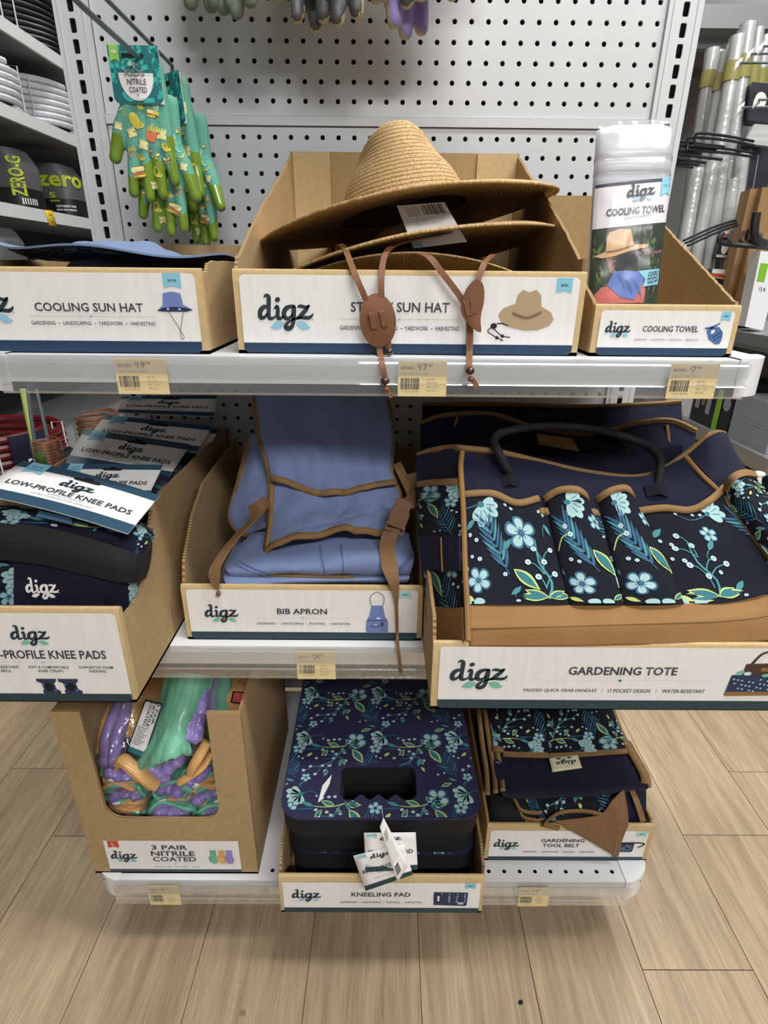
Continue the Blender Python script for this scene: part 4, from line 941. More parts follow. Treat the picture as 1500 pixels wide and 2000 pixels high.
# ------------------------------------------------------------------ blue sun hats in the left tray
def blue_hat(name, label, cx, cy, z, tilt, seed, h=.03, rx=.15, ry=.15):
    t = thing(name, label, 'hat', (cx, cy, z), 'cooling sun hats'); mt = hat_mtx(cx, cy, z, tilt, .03)
    def wav(a, q): return q*q*(.005*math.sin(2*a+seed)+.004*math.sin(5*a+2*seed))
    def br(u, v):
        a = -2*PI*u; q = v; rr = lerp(.085, 1, 0); return mt@Vector((lerp(.08, rx, q)*math.cos(a), lerp(.08, ry, q)*math.sin(a), wav(a, q)))
    b = MB(); b.grid(lambda u, v: br(1-u, v)+Vector((0, 0, .0022)), 72, 8, 'hat_blue', cu=True); b.grid(lambda u, v: br(u, 1)+Vector((0, 0, .0022*(1-v))), 72, 1, 'hat_blue', cu=True); b.build('brim', t)
    b = MB(); b.grid(br, 72, 8, 'navy_deep', cu=True)
    S = floral(2*rx, 2*ry, .12, .3*seed, .2)
    def g(u, v):
        p = Vector((u-rx, v-ry, 0)); a = math.atan2(p.y/ry, p.x/rx); q = (math.hypot(p.x/rx, p.y/ry)*rx-.08)/(rx-.08)
        if not 0 < q < .98: return None
        return (br((-a/(2*PI)) % 1, q), mt.to_3x3()@Vector((0, 0, -1)))
    S.put(b, g, maxe=.05); b.build('brim_lining', t, None, label='dark navy floral lining')
    def cr(u, v):
        a = 2*PI*u; q = 1-v; rr = .082*(1-.15*v)*(math.cos(v*PI/2)**.35 if v < 1 else 0)
        z_ = h*math.sin(v*PI/2)+.011*noise.noise(Vector((math.cos(a)*1.7+seed, math.sin(a)*1.7, v*2)))*math.sin(v*PI)
        return mt@Vector((rr*math.cos(a), rr*math.sin(a), z_))
    b = MB(); b.grid(cr, 60, 16, 'hat_blue', cu=True); b.build('crown', t)
blue_hat('cooling_sun_hat', 'pale blue fabric sun hat with dark floral lining, uppermost in the left tray', -.335, -.235, 1.074, -.085, 1.3, .016, .147, .152)
blue_hat('cooling_sun_hat', 'pale blue sun hat lying beneath the uppermost one in the left tray', -.345, -.23, 1.05, -.03, 2.6, .02, .136, .15)

# ------------------------------------------------------------------ cooling towel pouch
mat('towel_white', 'A6A7AD', .55, coat=.12, bump=(60, .15), var=(12, .04)); mat('sleeve', 'DAD6DA', .6, coat=.0, stretch=(60, 60, 7), var=(2.4, .05))
mat('foliage_dark', '28341F', .5, coat=.0, spec=.2, var=(70, .5)); mat('foliage_mid', '55703F', .5, coat=.0, spec=.2, var=(90, .5)); mat('flower_pink', '7E5058', .5, coat=.0, spec=.2)
mat('print_hat', 'C9A377', .5, coat=.0, spec=.2, var=(80, .06)); mat('print_hair', '1F1B20', .5, coat=.0, spec=.2); mat('print_coral', 'C4655C', .5, coat=.0, spec=.2, var=(50, .1)); mat('print_scarf', '5F78BE', .5, coat=.0, spec=.2, var=(60, .12)); mat('print_skin', '8A5B49', .5, coat=.0, spec=.2)
po = thing('towel_pouch', 'clear pouch with a folded white cooling towel, standing in the narrow right tray', 'towel', (.305, -.31, .979))
KX, KY = 2.858, 2.858
def pouch_px(px, py):
    t = (py-725)/(1830-725); l = lerp(470, 402, t); r = lerp(912, 792, t); return ((px-l)/(r-l), t)
def pf(u, v):
    Y = lerp(-.272, -.338, v); py = lerp(254, 640, v)-3*(u-.5); l, r = at(lerp(470, 402, v)/KX+1000, py, Y), at(lerp(912, 792, v)/KX+1000, py, Y)
    e = 1-abs(2*u-1)**3.2; q = (1-(1-v)**14*1.0)*(1-.25*v**6)
    p = l.lerp(r, u); p.y -= .015*(e**.55)*q; p.z += .006*(1-abs(2*u-1)**4)*(1 if v < .02 else max(0, 1-v*14))+.0012*noise.noise(Vector((u*5, v*3, 2)))*max(0, 1-v*8)
    p.y -= .0011*noise.noise(Vector((u*4, v*9, 1))); p.y += .0022*math.exp(-((v-.155)/.012)**2)+.002*math.exp(-((v-.235)/.01)**2); return p
b = MB(); b.grid(pf, 40, 60, 'towel_white'); bk = lambda u, v: Vector((pf(u, v).x, 2*lerp(-.272, -.338, v)-pf(u, v).y+.0, pf(u, v).z)); b.grid(lambda u, v: bk(1-u, v), 40, 60, 'towel_white')
b.grid(lambda u, v: pf(u, 0).lerp(bk(u, 0), v), 40, 2, 'towel_white'); b.grid(lambda u, v: pf(u, 1).lerp(bk(u, 1), 1-v), 40, 2, 'towel_white')
S = Sheet(); cv = lambda x, y: (pouch_px(x, y)[0], 1-pouch_px(x, y)[1])
def pp(pts, m, lay): 
    Q = [cv(*p) for p in pts]; S.poly(Q, m, lay)
def strip(x0, x1, ya, yb, m, lay, n=24, u0=0., u1=1.):
    for i in range(n):
        for j in range(6):
            a, c = lerp(u0, u1, i/n), lerp(u0, u1, (i+1)/n); v0, v1 = 1-lerp(pouch_px(0, ya)[1], pouch_px(0, yb)[1], j/6), 1-lerp(pouch_px(0, ya)[1], pouch_px(0, yb)[1], (j+1)/6)
            S.poly([(a, v1+.03*a), (c, v1+.03*c), (c, v0+.03*c), (a, v0+.03*a)], m, lay)
strip(0, 0, 1035, 1280, 'sleeve', 1, u0=.012, u1=.985); strip(0, 0, 1035, 1052, 'dark_ink', 2, u0=.012, u1=.985); strip(0, 0, 1280, 1800, 'foliage_dark', 1, u0=.012, u1=.985)
rnd = random.Random(8)
for i in range(70):
    u_, y_ = rnd.uniform(.03, .96), rnd.uniform(1295, 1690); r_ = rnd.uniform(.012, .04); q = cv(440, y_); S.ell(u_, q[1]+.03*u_, r_, r_*.45, 'foliage_mid', 2, rnd.uniform(0, 3), 7)
for i in range(6): q = cv(440, 1430+rnd.uniform(-6, 14)); S.ell(.62+i*.06, q[1]+.03*.7, .035, .008, 'flower_pink', 3)
pp([(440, 1432), (500, 1405), (505, 1330), (520, 1300), (570, 1282), (632, 1286), (650, 1370), (735, 1367), (728, 1385), (640, 1400), (540, 1432), (480, 1442)], 'print_hat', 5)
S.stroke([(*cv(502, 1408), .004), (*cv(560, 1400), .005), (*cv(650, 1372), .004)], 'hat_tan_dark', 6)
pp([(500, 1440), (540, 1432), (560, 1430), (545, 1500), (560, 1530), (525, 1525)], 'print_skin', 4)
pp([(528, 1425), (670, 1395), (678, 1440), (672, 1505), (640, 1515), (560, 1505), (535, 1490)], 'print_hair', 4)
pp([(440, 1690), (445, 1640), (480, 1600), (540, 1590), (700, 1560), (715, 1620), (708, 1690)], 'print_coral', 4)
pp([(540, 1515), (600, 1510), (690, 1520), (708, 1560), (680, 1620), (655, 1672), (585, 1660), (505, 1590)], 'print_scarf', 6)
for a in ((560, 1530), (600, 1560), (650, 1570)): S.stroke([(*cv(*a), .006), (*cv(a[0]+30, a[1]+45), .012), (*cv(a[0]+40, a[1]+80), .003)], 'pic_slate', 7)
q0, q1 = cv(610, 1125), cv(765, 1125); LG = Sheet()
for P, F, m_, l in LOGO_BLUE.it: S.it.append(([(lerp(q0[0], q1[0], x), q0[1]+.03*.5+y*.145+.012*x) for x, y in P], F, m_, l+2))
def ptext(t, x0, x1, y0, y1, m='text_ink', bold=.016):
    T = Sheet(); T.text(t, 0, 1, 0, 1, m, 4, bold); a, c = cv(x0, y1), cv(x1, y0)
    for P, F, m_, l in T.it: S.it.append(([(lerp(a[0], c[0], x), lerp(a[1], c[1], y)+.018*x) for x, y in P], F, m_, l))
ptext('COOLING TOWEL', 503, 830, 1172, 1212, bold=.022); ptext('GARDENING ACCESSORY', 600, 745, 1220, 1229, 'grey_ink', 0.)
pp([(800, 1104), (835, 1088), (868, 1100), (880, 998), (812, 1004)], 'ribbon_blue', 4); ptext('22" x 35"', 814, 876, 1046, 1068, bold=.03); ptext('LIGHTWEIGHT', 820, 876, 1022, 1032, 'grey_ink', 0.)
pp([(700, 1602), (792, 1590), (800, 1505), (672, 1515), (712, 1560)], 'ribbon_blue', 7)
for tx, x0, x1, y in (('COOLS', 727, 792, 1522), ('INSTANTLY', 724, 790, 1553), ('WHEN WET', 724, 788, 1573)): 
    T = Sheet(); T.text(tx, 0, 1, 0, 1, 'text_ink', 9, .03); a, c = cv(x0, y+(26 if tx == 'COOLS' else 15)), cv(x1, y)
    for P, F, m_, l in T.it: S.it.append(([(lerp(a[0], c[0], x), lerp(a[1], c[1], yy)+.01*x) for x, yy in P], F, m_, l))
def pmap(u, v):
    if not (0 <= u <= 1 and 0 <= v <= 1): return None
    return (pf(u, 1-v), Vector((0, -1, .1)))
S.put(b, pmap, eps=.00028, seg=.03); b.build('folded_towel', po, 60)
b = MB(); c = Vector((.3, -.3, 1.1))
b.grid(lambda u, v: pf(u, v)+Vector((0, -.0028-.0012*noise.noise(Vector((u*7, v*5, 4))), .003*(1-v))), 40, 60, 'pouch_film'); b.build('clear_pouch', po, 60)

# ------------------------------------------------------------------ gloves
def capsule(b, p, q, r0, r1, fl=1.):
    p, q = Vector(p), Vector(q); n = 8; pts = []; rr = []
    d = (q-p).normalized()
    for k in range(4): a = PI/2*(1-k/4); pts.append(p-d*r0*math.sin(a)); rr.append(max(r0*math.cos(a), .0002))
    for k in range(5): t = k/4; pts.append(p.lerp(q, t)); rr.append(lerp(r0, r1, t))
    for k in range(1, 5): a = PI/2*k/4; pts.append(q+d*r1*math.sin(a)); rr.append(max(r1*math.cos(a), .0002))
    i0 = len(b.v); b.tube(pts, rr, 12, 'void')
    if fl != 1.:
        for i in range(i0, len(b.v)): x, y, z = b.v[i]; b.v[i] = (x, y*fl, z)
def remesh(b, vox, it=8):
    o = b.build('tmp', None, None); md = o.modifiers.new('r', 'REMESH'); md.mode = 'VOXEL'; md.voxel_size = vox
    sm = o.modifiers.new('s', 'SMOOTH'); sm.factor = .5; sm.iterations = it
    dg = bpy.context.evaluated_depsgraph_get(); me = bpy.data.meshes.new_from_object(o.evaluated_get(dg))
    vs = [p.co.copy() for p in me.vertices]; fs = [tuple(p.vertices) for p in me.polygons]
    bpy.data.objects.remove(o); bpy.data.meshes.remove(me); return vs, fs
def glove_geo(spread=0., curl=0., seed=0, fl=.62, vox=.0017):
    """hanging hand: wrist at z 0, fingertips down, thumb towards -x"""
    b = MB(); rnd = random.Random(seed)
    for x in (-.022, -.008, .008, .022): capsule(b, (x*.82, 0, .03), (x, 0, -.068), .0125, .0125, .8)
    for i, (x, L) in enumerate(((-.0235, .055), (-.0078, .061), (.0078, .057), (.0235, .046))):
        z0 = -.07+(.006 if i == 3 else 0); dx = spread*(i-1.5)*.008+rnd.uniform(-.002, .002); y = curl*rnd.uniform(.3, 1)*.015
        k = (x+dx*.5, -y*.4, z0-L*.5); capsule(b, (x, 0, z0), k, .0088, .0086); capsule(b, k, (x+dx, -y, z0-L), .0086, .0072)
    capsule(b, (-.02, 0, -.02), (-.036, -.003, -.045), .0125, .0105); capsule(b, (-.036, -.003, -.045), (-.049, -.005, -.082), .0105, .0085)
    return remesh(b, vox)
mat('kid_knit', '62A58F', .8, bump=(600, .5)); mat('kid_dip', '738F2B', .25, bump=(40, .25), var=(35, .18), coat=.5)
mat('kid_yellow', 'D6C84E', .7); mat('kid_cream', 'EFE29A', .7); mat('kid_orange', 'DD7347', .7); mat('kid_mint', 'A9D8B6', .7); mat('kid_teal', '36AFA6', .6); mat('kid_teal_dark', '15696B', .6); mat('kid_lime', '8CC152', .6); mat('kid_brown', '7A5A2C', .7)
def icon(S, k, x, y, s, a):
    T = Sheet()
    if k == 0: T.rrect(-1, -.75, 1, .75, .25, 'kid_brown', 1); T.rrect(-.92, -.0, .92, .68, .25, 'kid_cream', 2); T.rect(-.9, -.3, .9, -.08, 'kid_orange', 2); T.rrect(-.92, -.68, .92, -.36, .12, 'kid_yellow', 2)
    elif k == 1: T.poly([(-.7, .1), (.7, .1), (.5, -1), (-.5, -1)], 'kid_orange', 2); [T.rect(-.6+.3*i, .05, -.38+.3*i, .6+.25*(i % 2), 'kid_yellow', 1) for i in range(5)]
    elif k == 2: T.ell(0, .3, .55, .8, 'kid_mint', 1); T.rrect(-.6, -1, .6, -.35, .1, 'kid_yellow', 2); T.stroke([(-.2, .6, .05), (-.1, .2, .05)], 'kid_teal', 2)
    elif k == 3: T.ell(-.1, .1, .5, .8, 'kid_yellow', 1, .3); T.ell(.35, -.3, .4, .3, 'kid_yellow', 1); T.ell(0, .35, .12, .12, 'kid_brown', 2)
    elif k == 4: [T.stroke([(-.6+.4*i, -.8, .16), (-.5+.35*i, 0, .2), (-.6+.4*i, .7, .05)], 'kid_cream', 1) for i in range(4)]; T.rect(-.8, -.15, .7, .0, 'kid_brown', 2)
    S.merge(T, x, y, s, a)
ICONS = []
def kids_glove_mesh(name, seed, mirror=False):
    vs, fs = glove_geo(.6, .3, seed)
    if mirror: vs = [Vector((-p.x, p.y, p.z)) for p in vs]; fs = [tuple(reversed(f)) for f in fs]
    b = MB(); sg = -1 if mirror else 1
    def dip(p): return p.z < -.094+.012*math.sin(p.x*95*sg+1)-.02*(p.y > .004) or (p.x*sg < -.034 and p.z < -.054) or (p.x*sg > .026 and p.z < -.055)
    for f in fs:
        c = sum((vs[i] for i in f), Vector())/len(f)
        b.f.append(list(f)); b.m.append(b.mi('kid_dip' if dip(c) else 'kid_knit')); b.s.append(True)
    b.v = [tuple(p) for p in vs]; bv = b.bvh(); S = Sheet(); rnd = random.Random(seed+5)
    for k, x, z, s in ((0, -.022, .005, .008), (1, .004, .004, .0075), (4, .021, .001, .008), (2, -.031, -.022, .0095), (4, -.008, -.008, .006), (3, .012, -.014, .008), (0, .01, -.03, .005), (3, -.012, -.04, .0105), (1, .008, -.052, .009), (4, .02, -.053, .007), (0, .027, -.035, .006), (4, -.006, -.066, .006), (0, -.018, -.1, .008), (3, .008, -.1, .007), (0, .022, -.085, .005), (3, -.012, -.082, .005), (2, .017, -.025, .006), (4, -.02, -.052, .006), (3, .024, -.07, .006), (1, -.024, -.075, .006), (0, .006, -.078, .0055), (3, -.004, -.022, .005), (4, .001, -.115, .005), (2, -.022, -.012, .005), (4, -.036, -.045, .005)):
        icon(S, k, x*sg, z, s*1.25, rnd.uniform(-.4, .4))
    S.put(b, project(bv, lambda u, v: Vector((u, -.1, v)), (0, 1, 0)), eps=.0003, maxe=.02)
    return b.build(name, None, None)
def card_kids(par, mt):
    """folded header card, top at local z .045, front at y -.016"""
    W, H = .066, .064; b = MB(); S = Sheet()
    S.rrect(0, 0, W, H, .008, 'kid_teal_dark', 0, 5, (0, 0, 1, 1))
    rnd = random.Random(2)
    for k in range(34):
        x, y = rnd.uniform(0, W), rnd.uniform(.004, H); a = rnd.uniform(0, 6)
        S.stroke([(min(max(x+.0075*math.cos(a+i*.5), .003), W-.003), min(max(y+.0075*math.sin(a+i*.5), .004), H-.003), .0026) for i in range(8)], 'kid_teal', 1, 3)
    S.ell(W*.5, H*.5, W*.345, H*.45, 'paper_plain', 3, 0, 20, 180, 360); S.rect(W*.155, H*.49, W*.845, H*.53, 'paper_plain', 3)
    S.merge(LOGO_BARE, W*.38, H*.655, W*.2, 0, 2, 'paper_plain')
    S.text('KIDS', W*.28, W*.68, H*.47, H*.6, 'grey_ink', 6, .03); S.text('NITRILE', W*.31, W*.69, H*.33, H*.43, 'text_ink', 6); S.text('COATED', W*.33, W*.69, H*.19, H*.29, 'text_ink', 6); S.text('Y', W*.47, W*.52, H*.12, H*.17, 'text_ink', 6); S.text('CHILD SIZE', W*.45, W*.62, H*.07, H*.09, 'grey_ink', 6, 0.)
    S.poly([(W*.03, H*.72), (W*.12, H*.76), (W*.215, H*.72), (W*.215, H), (W*.03, H)], 'kid_lime', 3); S.text('4/6', W*.07, W*.18, H*.86, H*.92, 'paper_plain', 4, .02)
    S.rrect(W*.27, H*.79, W*.7, H*.86, H*.03, 'void', 5)
    S.put(b, lambda u, v: (mt@Vector((u-W/2, -.0165, v-.02)), mt.to_3x3()@Vector((0, -1, 0))), eps=.00018)
    fr = lambda u, v, w: mt@Vector((u-W/2, w, v-.02))
    b.prism([(0, 0), (W, 0), (W, H), (0, H)], lambda u, v, w: mt@Vector((u-W/2, lerp(-.0163, -.0155, w), v-.02)), 1, 'paper_plain')
    b.prism([(-.0163, H), (-.0155, H-.001), (.017, -.012), (.0178, -.0115)], lambda u, v, w: mt@Vector((lerp(-W/2, W/2, w), u, v-.02)), 1, 'paper_plain')
    return b.build('header_card', par, None, label='teal header card with white text')
ka = kids_glove_mesh('glove', 11); kb = kids_glove_mesh('glove', 23, True)
for o in (ka, kb): o.hide_render = False
def kids_pack(label, mt, first=False):
    t = thing('kids_glove_pair', label, 'gloves', mt.translation, 'kids gloves on the peg hook')
    for src, M2 in ((ka, Matrix.Translation((.003, -.004, 0))), (kb, Matrix.Translation((.012, .0125, -.043))@Matrix.Rotation(.06, 4, 'Y'))):
        o = src.copy(); COL.objects.link(o); o.parent = t; o.matrix_parent_inverse = t.matrix_world.inverted(); o.matrix_basis = mt@M2
    card_kids(t, mt); return t
pk = at(277, 175, -.13)
kids_pack('kids gloves with green fingertips and full teal kids card, front pair on the hook', Matrix.Translation(pk)@Matrix.Rotation(.03, 4, 'Z')@Matrix.Scale(1.0, 4))
pk2 = at(345, 222, -.055)
kids_pack('kids gloves with green fingertips, pair half hidden behind the front pair', Matrix.Translation(pk2)@Matrix.Rotation(-.5, 4, 'Z')@Matrix.Rotation(-.06, 4, 'Y'))
for o in (ka, kb): bpy.data.objects.remove(o)
def peg_hook(label, x, z, ext, m='hook_grey', ret=True):
    b = MB(); b.tube(curve_pts([(x, .012, z+.006), (x, .0, z+.004), (x, -.02, z), (x, -ext*.5, z), (x, -ext+.012, z+.002), (x, -ext, z+.012)], 5), .0032, 10, m)
    b.box((x-.012, -.004, z-.012), (x+.012, -.0015, z+.014), m)
    if ret: b.tube([(x, -.004, z+.012), (x, -.006, z+.03), (x, -ext*.9, z+.032)], .0028, 8, m); b.box((x-.02, -ext*.9-.002, z+.015), (x+.02, -ext*.9, z+.042), 'white_plastic')
    return tag(b.build('peg_hook', None), label, 'hook', 'peg hooks')
hk = at(280, 120, -.13); peg_hook('grey steel peg hook running through the kids gloves card', hk.x, hk.z, .33)
# gloves hanging along the top of the panel
mat('sage_knit', '6E7C68', .85, bump=(300, .5), var=(30, .2)); mat('black_nitrile', '4A4A4B', .5, bump=(200, .3)); mat('cream_seam', 'B0A78C', .8); mat('lilac', '8B7FB8', .6, bump=(300, .25))
def work_gloves(label, mats, x, z, Y, n, seed, hx):
    t = thing('work_gloves', label, 'gloves', (x, Y, z), 'gloves along the top of the panel'); rnd = random.Random(seed)
    for k in range(n):
        vs, fs = glove_geo(.25, .9, seed+k, .8, .0021); mt = Matrix.Translation((x+(k-(n-1)/2)*.03+rnd.uniform(-.006, .006), Y+.02*(k-(n-1)/2)*-1, z+rnd.uniform(-.02, .014)))@Matrix.Rotation(rnd.uniform(-.5, .5), 4, 'Z')@Matrix.Scale(1.45, 4)
        if rnd.random() < .5: mt = mt@Matrix.Scale(-1, 4, (1, 0, 0))
        b = MB(); b.v = [tuple(mt@p) for p in vs]; side = 0
        for f in fs:
            a, c, d = vs[f[0]], vs[f[1]], vs[f[2]]; nn = (c-a).cross(d-a); nn = nn.normalized() if nn.length > 1e-12 else nn
            cc = (a+c+d)/3; m = mats[0]
            if mats[1] and abs(nn.y) < .5 and cc.z < -.06: m = mats[1]
            elif mats[2] and (nn.y > .2) == (k % 2 == 0): m = mats[2]
            b.f.append(list(f)); b.m.append(b.mi(m)); b.s.append(True)
        b.build('glove', t, None)
    b = MB(); b.box((x-.045, Y-.012, z+.01), (x+.045, Y+.012, z+.09), 'paper_plain'); b.build('header_card', t, None)
    peg_hook(hx, x, z+.075, .2, ret=False)
zt_ = at(440, 40, -.1).z+.013
work_gloves('sage green knit gloves hanging at the top left of the panel', ('sage_knit', None, None), -.205, zt_+.185, -.1, 3, 40, 'peg hook holding the sage green knit gloves')
work_gloves('black gloves with cream seams hanging at the top middle of the panel', ('black_nitrile', 'cream_seam', 'black_nitrile'), -.07, zt_+.188, -.1, 3, 50, 'peg hook holding the black gloves with cream seams')
work_gloves('lilac and black gloves with cream seams hanging right of the black gloves', ('lilac', 'cream_seam', 'black_nitrile'), .05, zt_+.186, -.1, 3, 62, 'peg hook holding the lilac and black gloves')

# ------------------------------------------------------------------ knee pads in the left tray
mat('card_blue', '2A4A60', .5); mat('card_white', 'EFEEEC', .55, stretch=(60, 60, 7), var=(2.4, .05))
def quad(TL, TR_, BR, BL=None, bow=0.):
    TL, TR_, BR = Vector(TL), Vector(TR_), Vector(BR); BL = TL+BR-TR_ if BL is None else Vector(BL); n = (TR_-TL).cross(TL-BL).normalized()
    return lambda u, v: TL.lerp(TR_, u).lerp(BL.lerp(BR, u), v)+n*(bow*4*u*(1-u))
def map_quad(f):
    return lambda u, v: (f(u, 1-v), -normal(f, min(max(u, .01), .99), min(max(1-v, .01), .99)))
def knee_card(par, f, stripe_b=True):
    b = MB(); b.sheet(f, 10, 8, 'card_white', -.0007); S = Sheet()
    def band(v0, v1, m, lay):
        for i in range(10): S.rect(i/10, v0, (i+1)/10, v1, m, lay)
    band(.83, 1, 'card_blue', 1)
    if stripe_b: band(0, .2, 'card_blue', 1)
    for P, F, m, l in LOGO_BARE.it: S.it.append(([(.39+x*.24, .57+y*.42) for x, y in P], F, m, l+1))
    for t, a, c, y0, y1, m, bo in (('LOW-PROFILE KNEE PADS', .08, .93, .36, .47, 'text_ink', .02), ('GARDEN ACCESSORY', .39, .63, .31, .34, 'grey_ink', 0.), ('EXTRA COMFORT FOR KNEELING', .3, .7, .25, .28, 'grey_ink', 0.)): S.text(t, a, c, y0, y1, m, 3, bo)
    S.poly([(.08, .70), (.15, .75), (.22, .70), (.22, 1), (.08, 1)], 'ribbon_blue', 3); S.text('REUSE', .11, .19, .87, .9, 'text_ink', 4); S.text('PACKAGING', .1, .2, .8, .83, 'text_ink', 4)
    S.rrect(.43, .79, .62, .86, .03, 'void', 3); S.ell(.525, .87, .035, .05, 'void', 3)
    S.put(b, map_quad(f), eps=.00018); return b.build('header_card', par, None, label='white header card with blue bands')
def pillow(b, c, sx, sy, sz, m, rx=0., e=.35):
    mt = Matrix.Translation(Vector(c))@Matrix.Rotation(rx, 4, 'X')
    def f(u, v):
        a, q = 2*PI*u, PI*v; p = lambda x: math.copysign(abs(x)**e, x)
        return mt@Vector((sx*p(math.cos(a))*p(math.sin(q)), sy*p(math.sin(a))*p(math.sin(q)), -sz*p(math.cos(q))))
    b.grid(f, 40, 24, m, cu=True); return f
def knee(label, f, cx, cy, cz, rx, stripe=True):
    t = thing('knee_pad_pair', label, 'knee pads', (cx, cy, cz), 'low profile knee pads'); b = MB(); pillow(b, (cx, cy, cz), .084, .026, .075, 'navy_pad', rx)
    bv = b.bvh(); S = floral(.19, .17, .12, .2, .1); d = Vector((0, 1, -.35)).normalized()
    S.put(b, project(bv, lambda u, v: Vector((cx-.095+u, cy-.2, cz+.07-.085+v)), d), maxe=.03, eps=.0003); b.build('floral_pad', t)
    b = MB(); mt = Matrix.Translation((cx, cy, cz))@Matrix.Rotation(rx, 4, 'X'); b.grid(lambda u, v: mt@Vector((.087*math.copysign(abs(math.cos(2*PI*u))**.4, math.cos(2*PI*u)), .0295*math.copysign(abs(math.sin(2*PI*u))**.4, math.sin(2*PI*u)), .01+.032*v)), 40, 2, 'black_web', cu=True); b.build('strap', t)
    knee_card(t, f, stripe); return t
knee('knee pads with a header card at the very back of the left tray', quad(at(237, 774, -.075), at(424, 772, -.075), at(418, 814, -.115), at(230, 806, -.115)), -.385, -.085, .73, -.25)
knee('knee pads whose card peeks out at the right behind the fourth card', quad(at(222, 812, -.1), at(428, 840, -.1), at(398, 888, -.16), at(190, 860, -.16)), -.385, -.145, .715, -.3, False)
knee('knee pads with a tilted card second from the back of the left tray', quad(at(205, 810, -.115), at(415, 833, -.115), at(384, 882, -.175), at(170, 860, -.175)), -.387, -.205, .71, -.3)
knee('knee pads with a fully readable card in the middle of the left tray', quad(at(165, 838, -.16), at(373, 868, -.16), at(327, 936, -.25), at(128, 903, -.25)), -.388, -.27, .705, -.3)
knee('knee pads whose card is half covered by the front card', quad(at(122, 906, -.3), at(319, 908, -.3), at(288, 972, -.37), at(85, 968, -.37)), -.389, -.335, .70, -.3)
t = thing('knee_pad_pair', 'front knee pads with black strap, white logo and big bright card in the left tray', 'knee pads', (-.39, -.47, .65), 'low profile knee pads')
kf = surf([[at(x, y, Y) for x, y, Y in r] for r in (
    [(-48, 985, -.42), (40, 990, -.435), (180, 1005, -.44), (262, 1018, -.425), (293, 1022, -.40)],
    [(-48, 1025, -.46), (40, 1015, -.475), (180, 1030, -.48), (270, 1042, -.462), (300, 1048, -.43)],
    [(-48, 1100, -.488), (40, 1085, -.5), (180, 1095, -.503), (262, 1105, -.487), (287, 1098, -.455)],
    [(-48, 1180, -.495), (40, 1165, -.507), (180, 1172, -.508), (250, 1175, -.495), (272, 1165, -.468)],
    [(-48, 1270, -.492), (40, 1270, -.503), (180, 1270, -.503), (240, 1262, -.49), (256, 1250, -.475)])])
b = MB(); b.sheet(rumple(kf, .003, (5, 5), 2), 44, 40, 'navy_cloth', -.014); S = floral(.21, .21, .115, .45, .35)
mp = onsurf(rumple(kf, .003, (5, 5), 2), .21, .21)
# plain navy shell in the centre, print on the sides and top
keep = Sheet()
for it in S.it:
    cx_ = sum(p[0] for p in it[0])/len(it[0]); cy_ = sum(p[1] for p in it[0])/len(it[0])
    if cx_ > .155 or cx_ < .055 or cy_ > .15: keep.it.append(it)
keep.put(b, mp, (0, .21, 0, .21), maxe=.05, eps=.0004); b.build('floral_pad', t)
b = MB(); b.sheet(lambda u, v: kf(.225+.5*u, .50+.42*v)+Vector((0, -.0018, 0)), 20, 16, 'navy_cloth', -.0015)
S = Sheet(); S.merge(LOGO_BARE, .0, 0, 1, m='paper_plain'); w0 = kf(.45, .7)
for sx in (1, -1):
    pts = [(.5+sx*.09, -.05), (.5+sx*.17, -.01), (.5+sx*.3, -.04), (.5+sx*.36, -.12), (.5+sx*.24, -.15)]; S.poly(pts if sx > 0 else pts[::-1], 'paper_plain', 3)
c0, cu = at(50, 1158, -.512), at(117, 1158, -.512); n_ = Vector((0, -1, .1)).normalized(); ux = cu-c0; uz = Vector((0, .12, 1)).normalized()*ux.length*1.15
bvk = b.bvh(); S.put(b, project(bvk, lambda u, v: c0+ux*u+uz*v+Vector((0, -.06, 0)), (0, 1, 0)), eps=.0004, maxe=.03); b.build('knee_shell', t)
b = MB(); sf = surf([[at(x, y, Y) for x, y, Y in r] for r in (
    [(-52, 1012, -.495), (0, 1021, -.503), (80, 1030, -.508), (165, 1050, -.51), (240, 1072, -.505), (282, 1083, -.487), (298, 1060, -.45)],
    [(-52, 1050, -.503), (0, 1060, -.511), (80, 1070, -.515), (165, 1088, -.516), (238, 1105, -.512), (276, 1112, -.497), (294, 1100, -.46)],
    [(-52, 1090, -.502), (0, 1093, -.510), (80, 1103, -.514), (165, 1122, -.515), (232, 1137, -.512), (266, 1138, -.5), (285, 1130, -.462)])])
b.sheet(sf, 48, 8, 'black_web', -.0028); b.build('strap', t)
TL, TR_, BR = at(45, 900, -.375), at(312, 968, -.41), at(250, 1043, -.507)
knee_card(t, quad(TL, TR_, BR, bow=.004))
b = MB(); b.sheet(quad(at(77, 997, -.482), at(140, 1010, -.488), at(140, 1024, -.497), at(70, 1008, -.492)), 4, 2, 'card_blue', -.0008); b.build('card_tab', t)

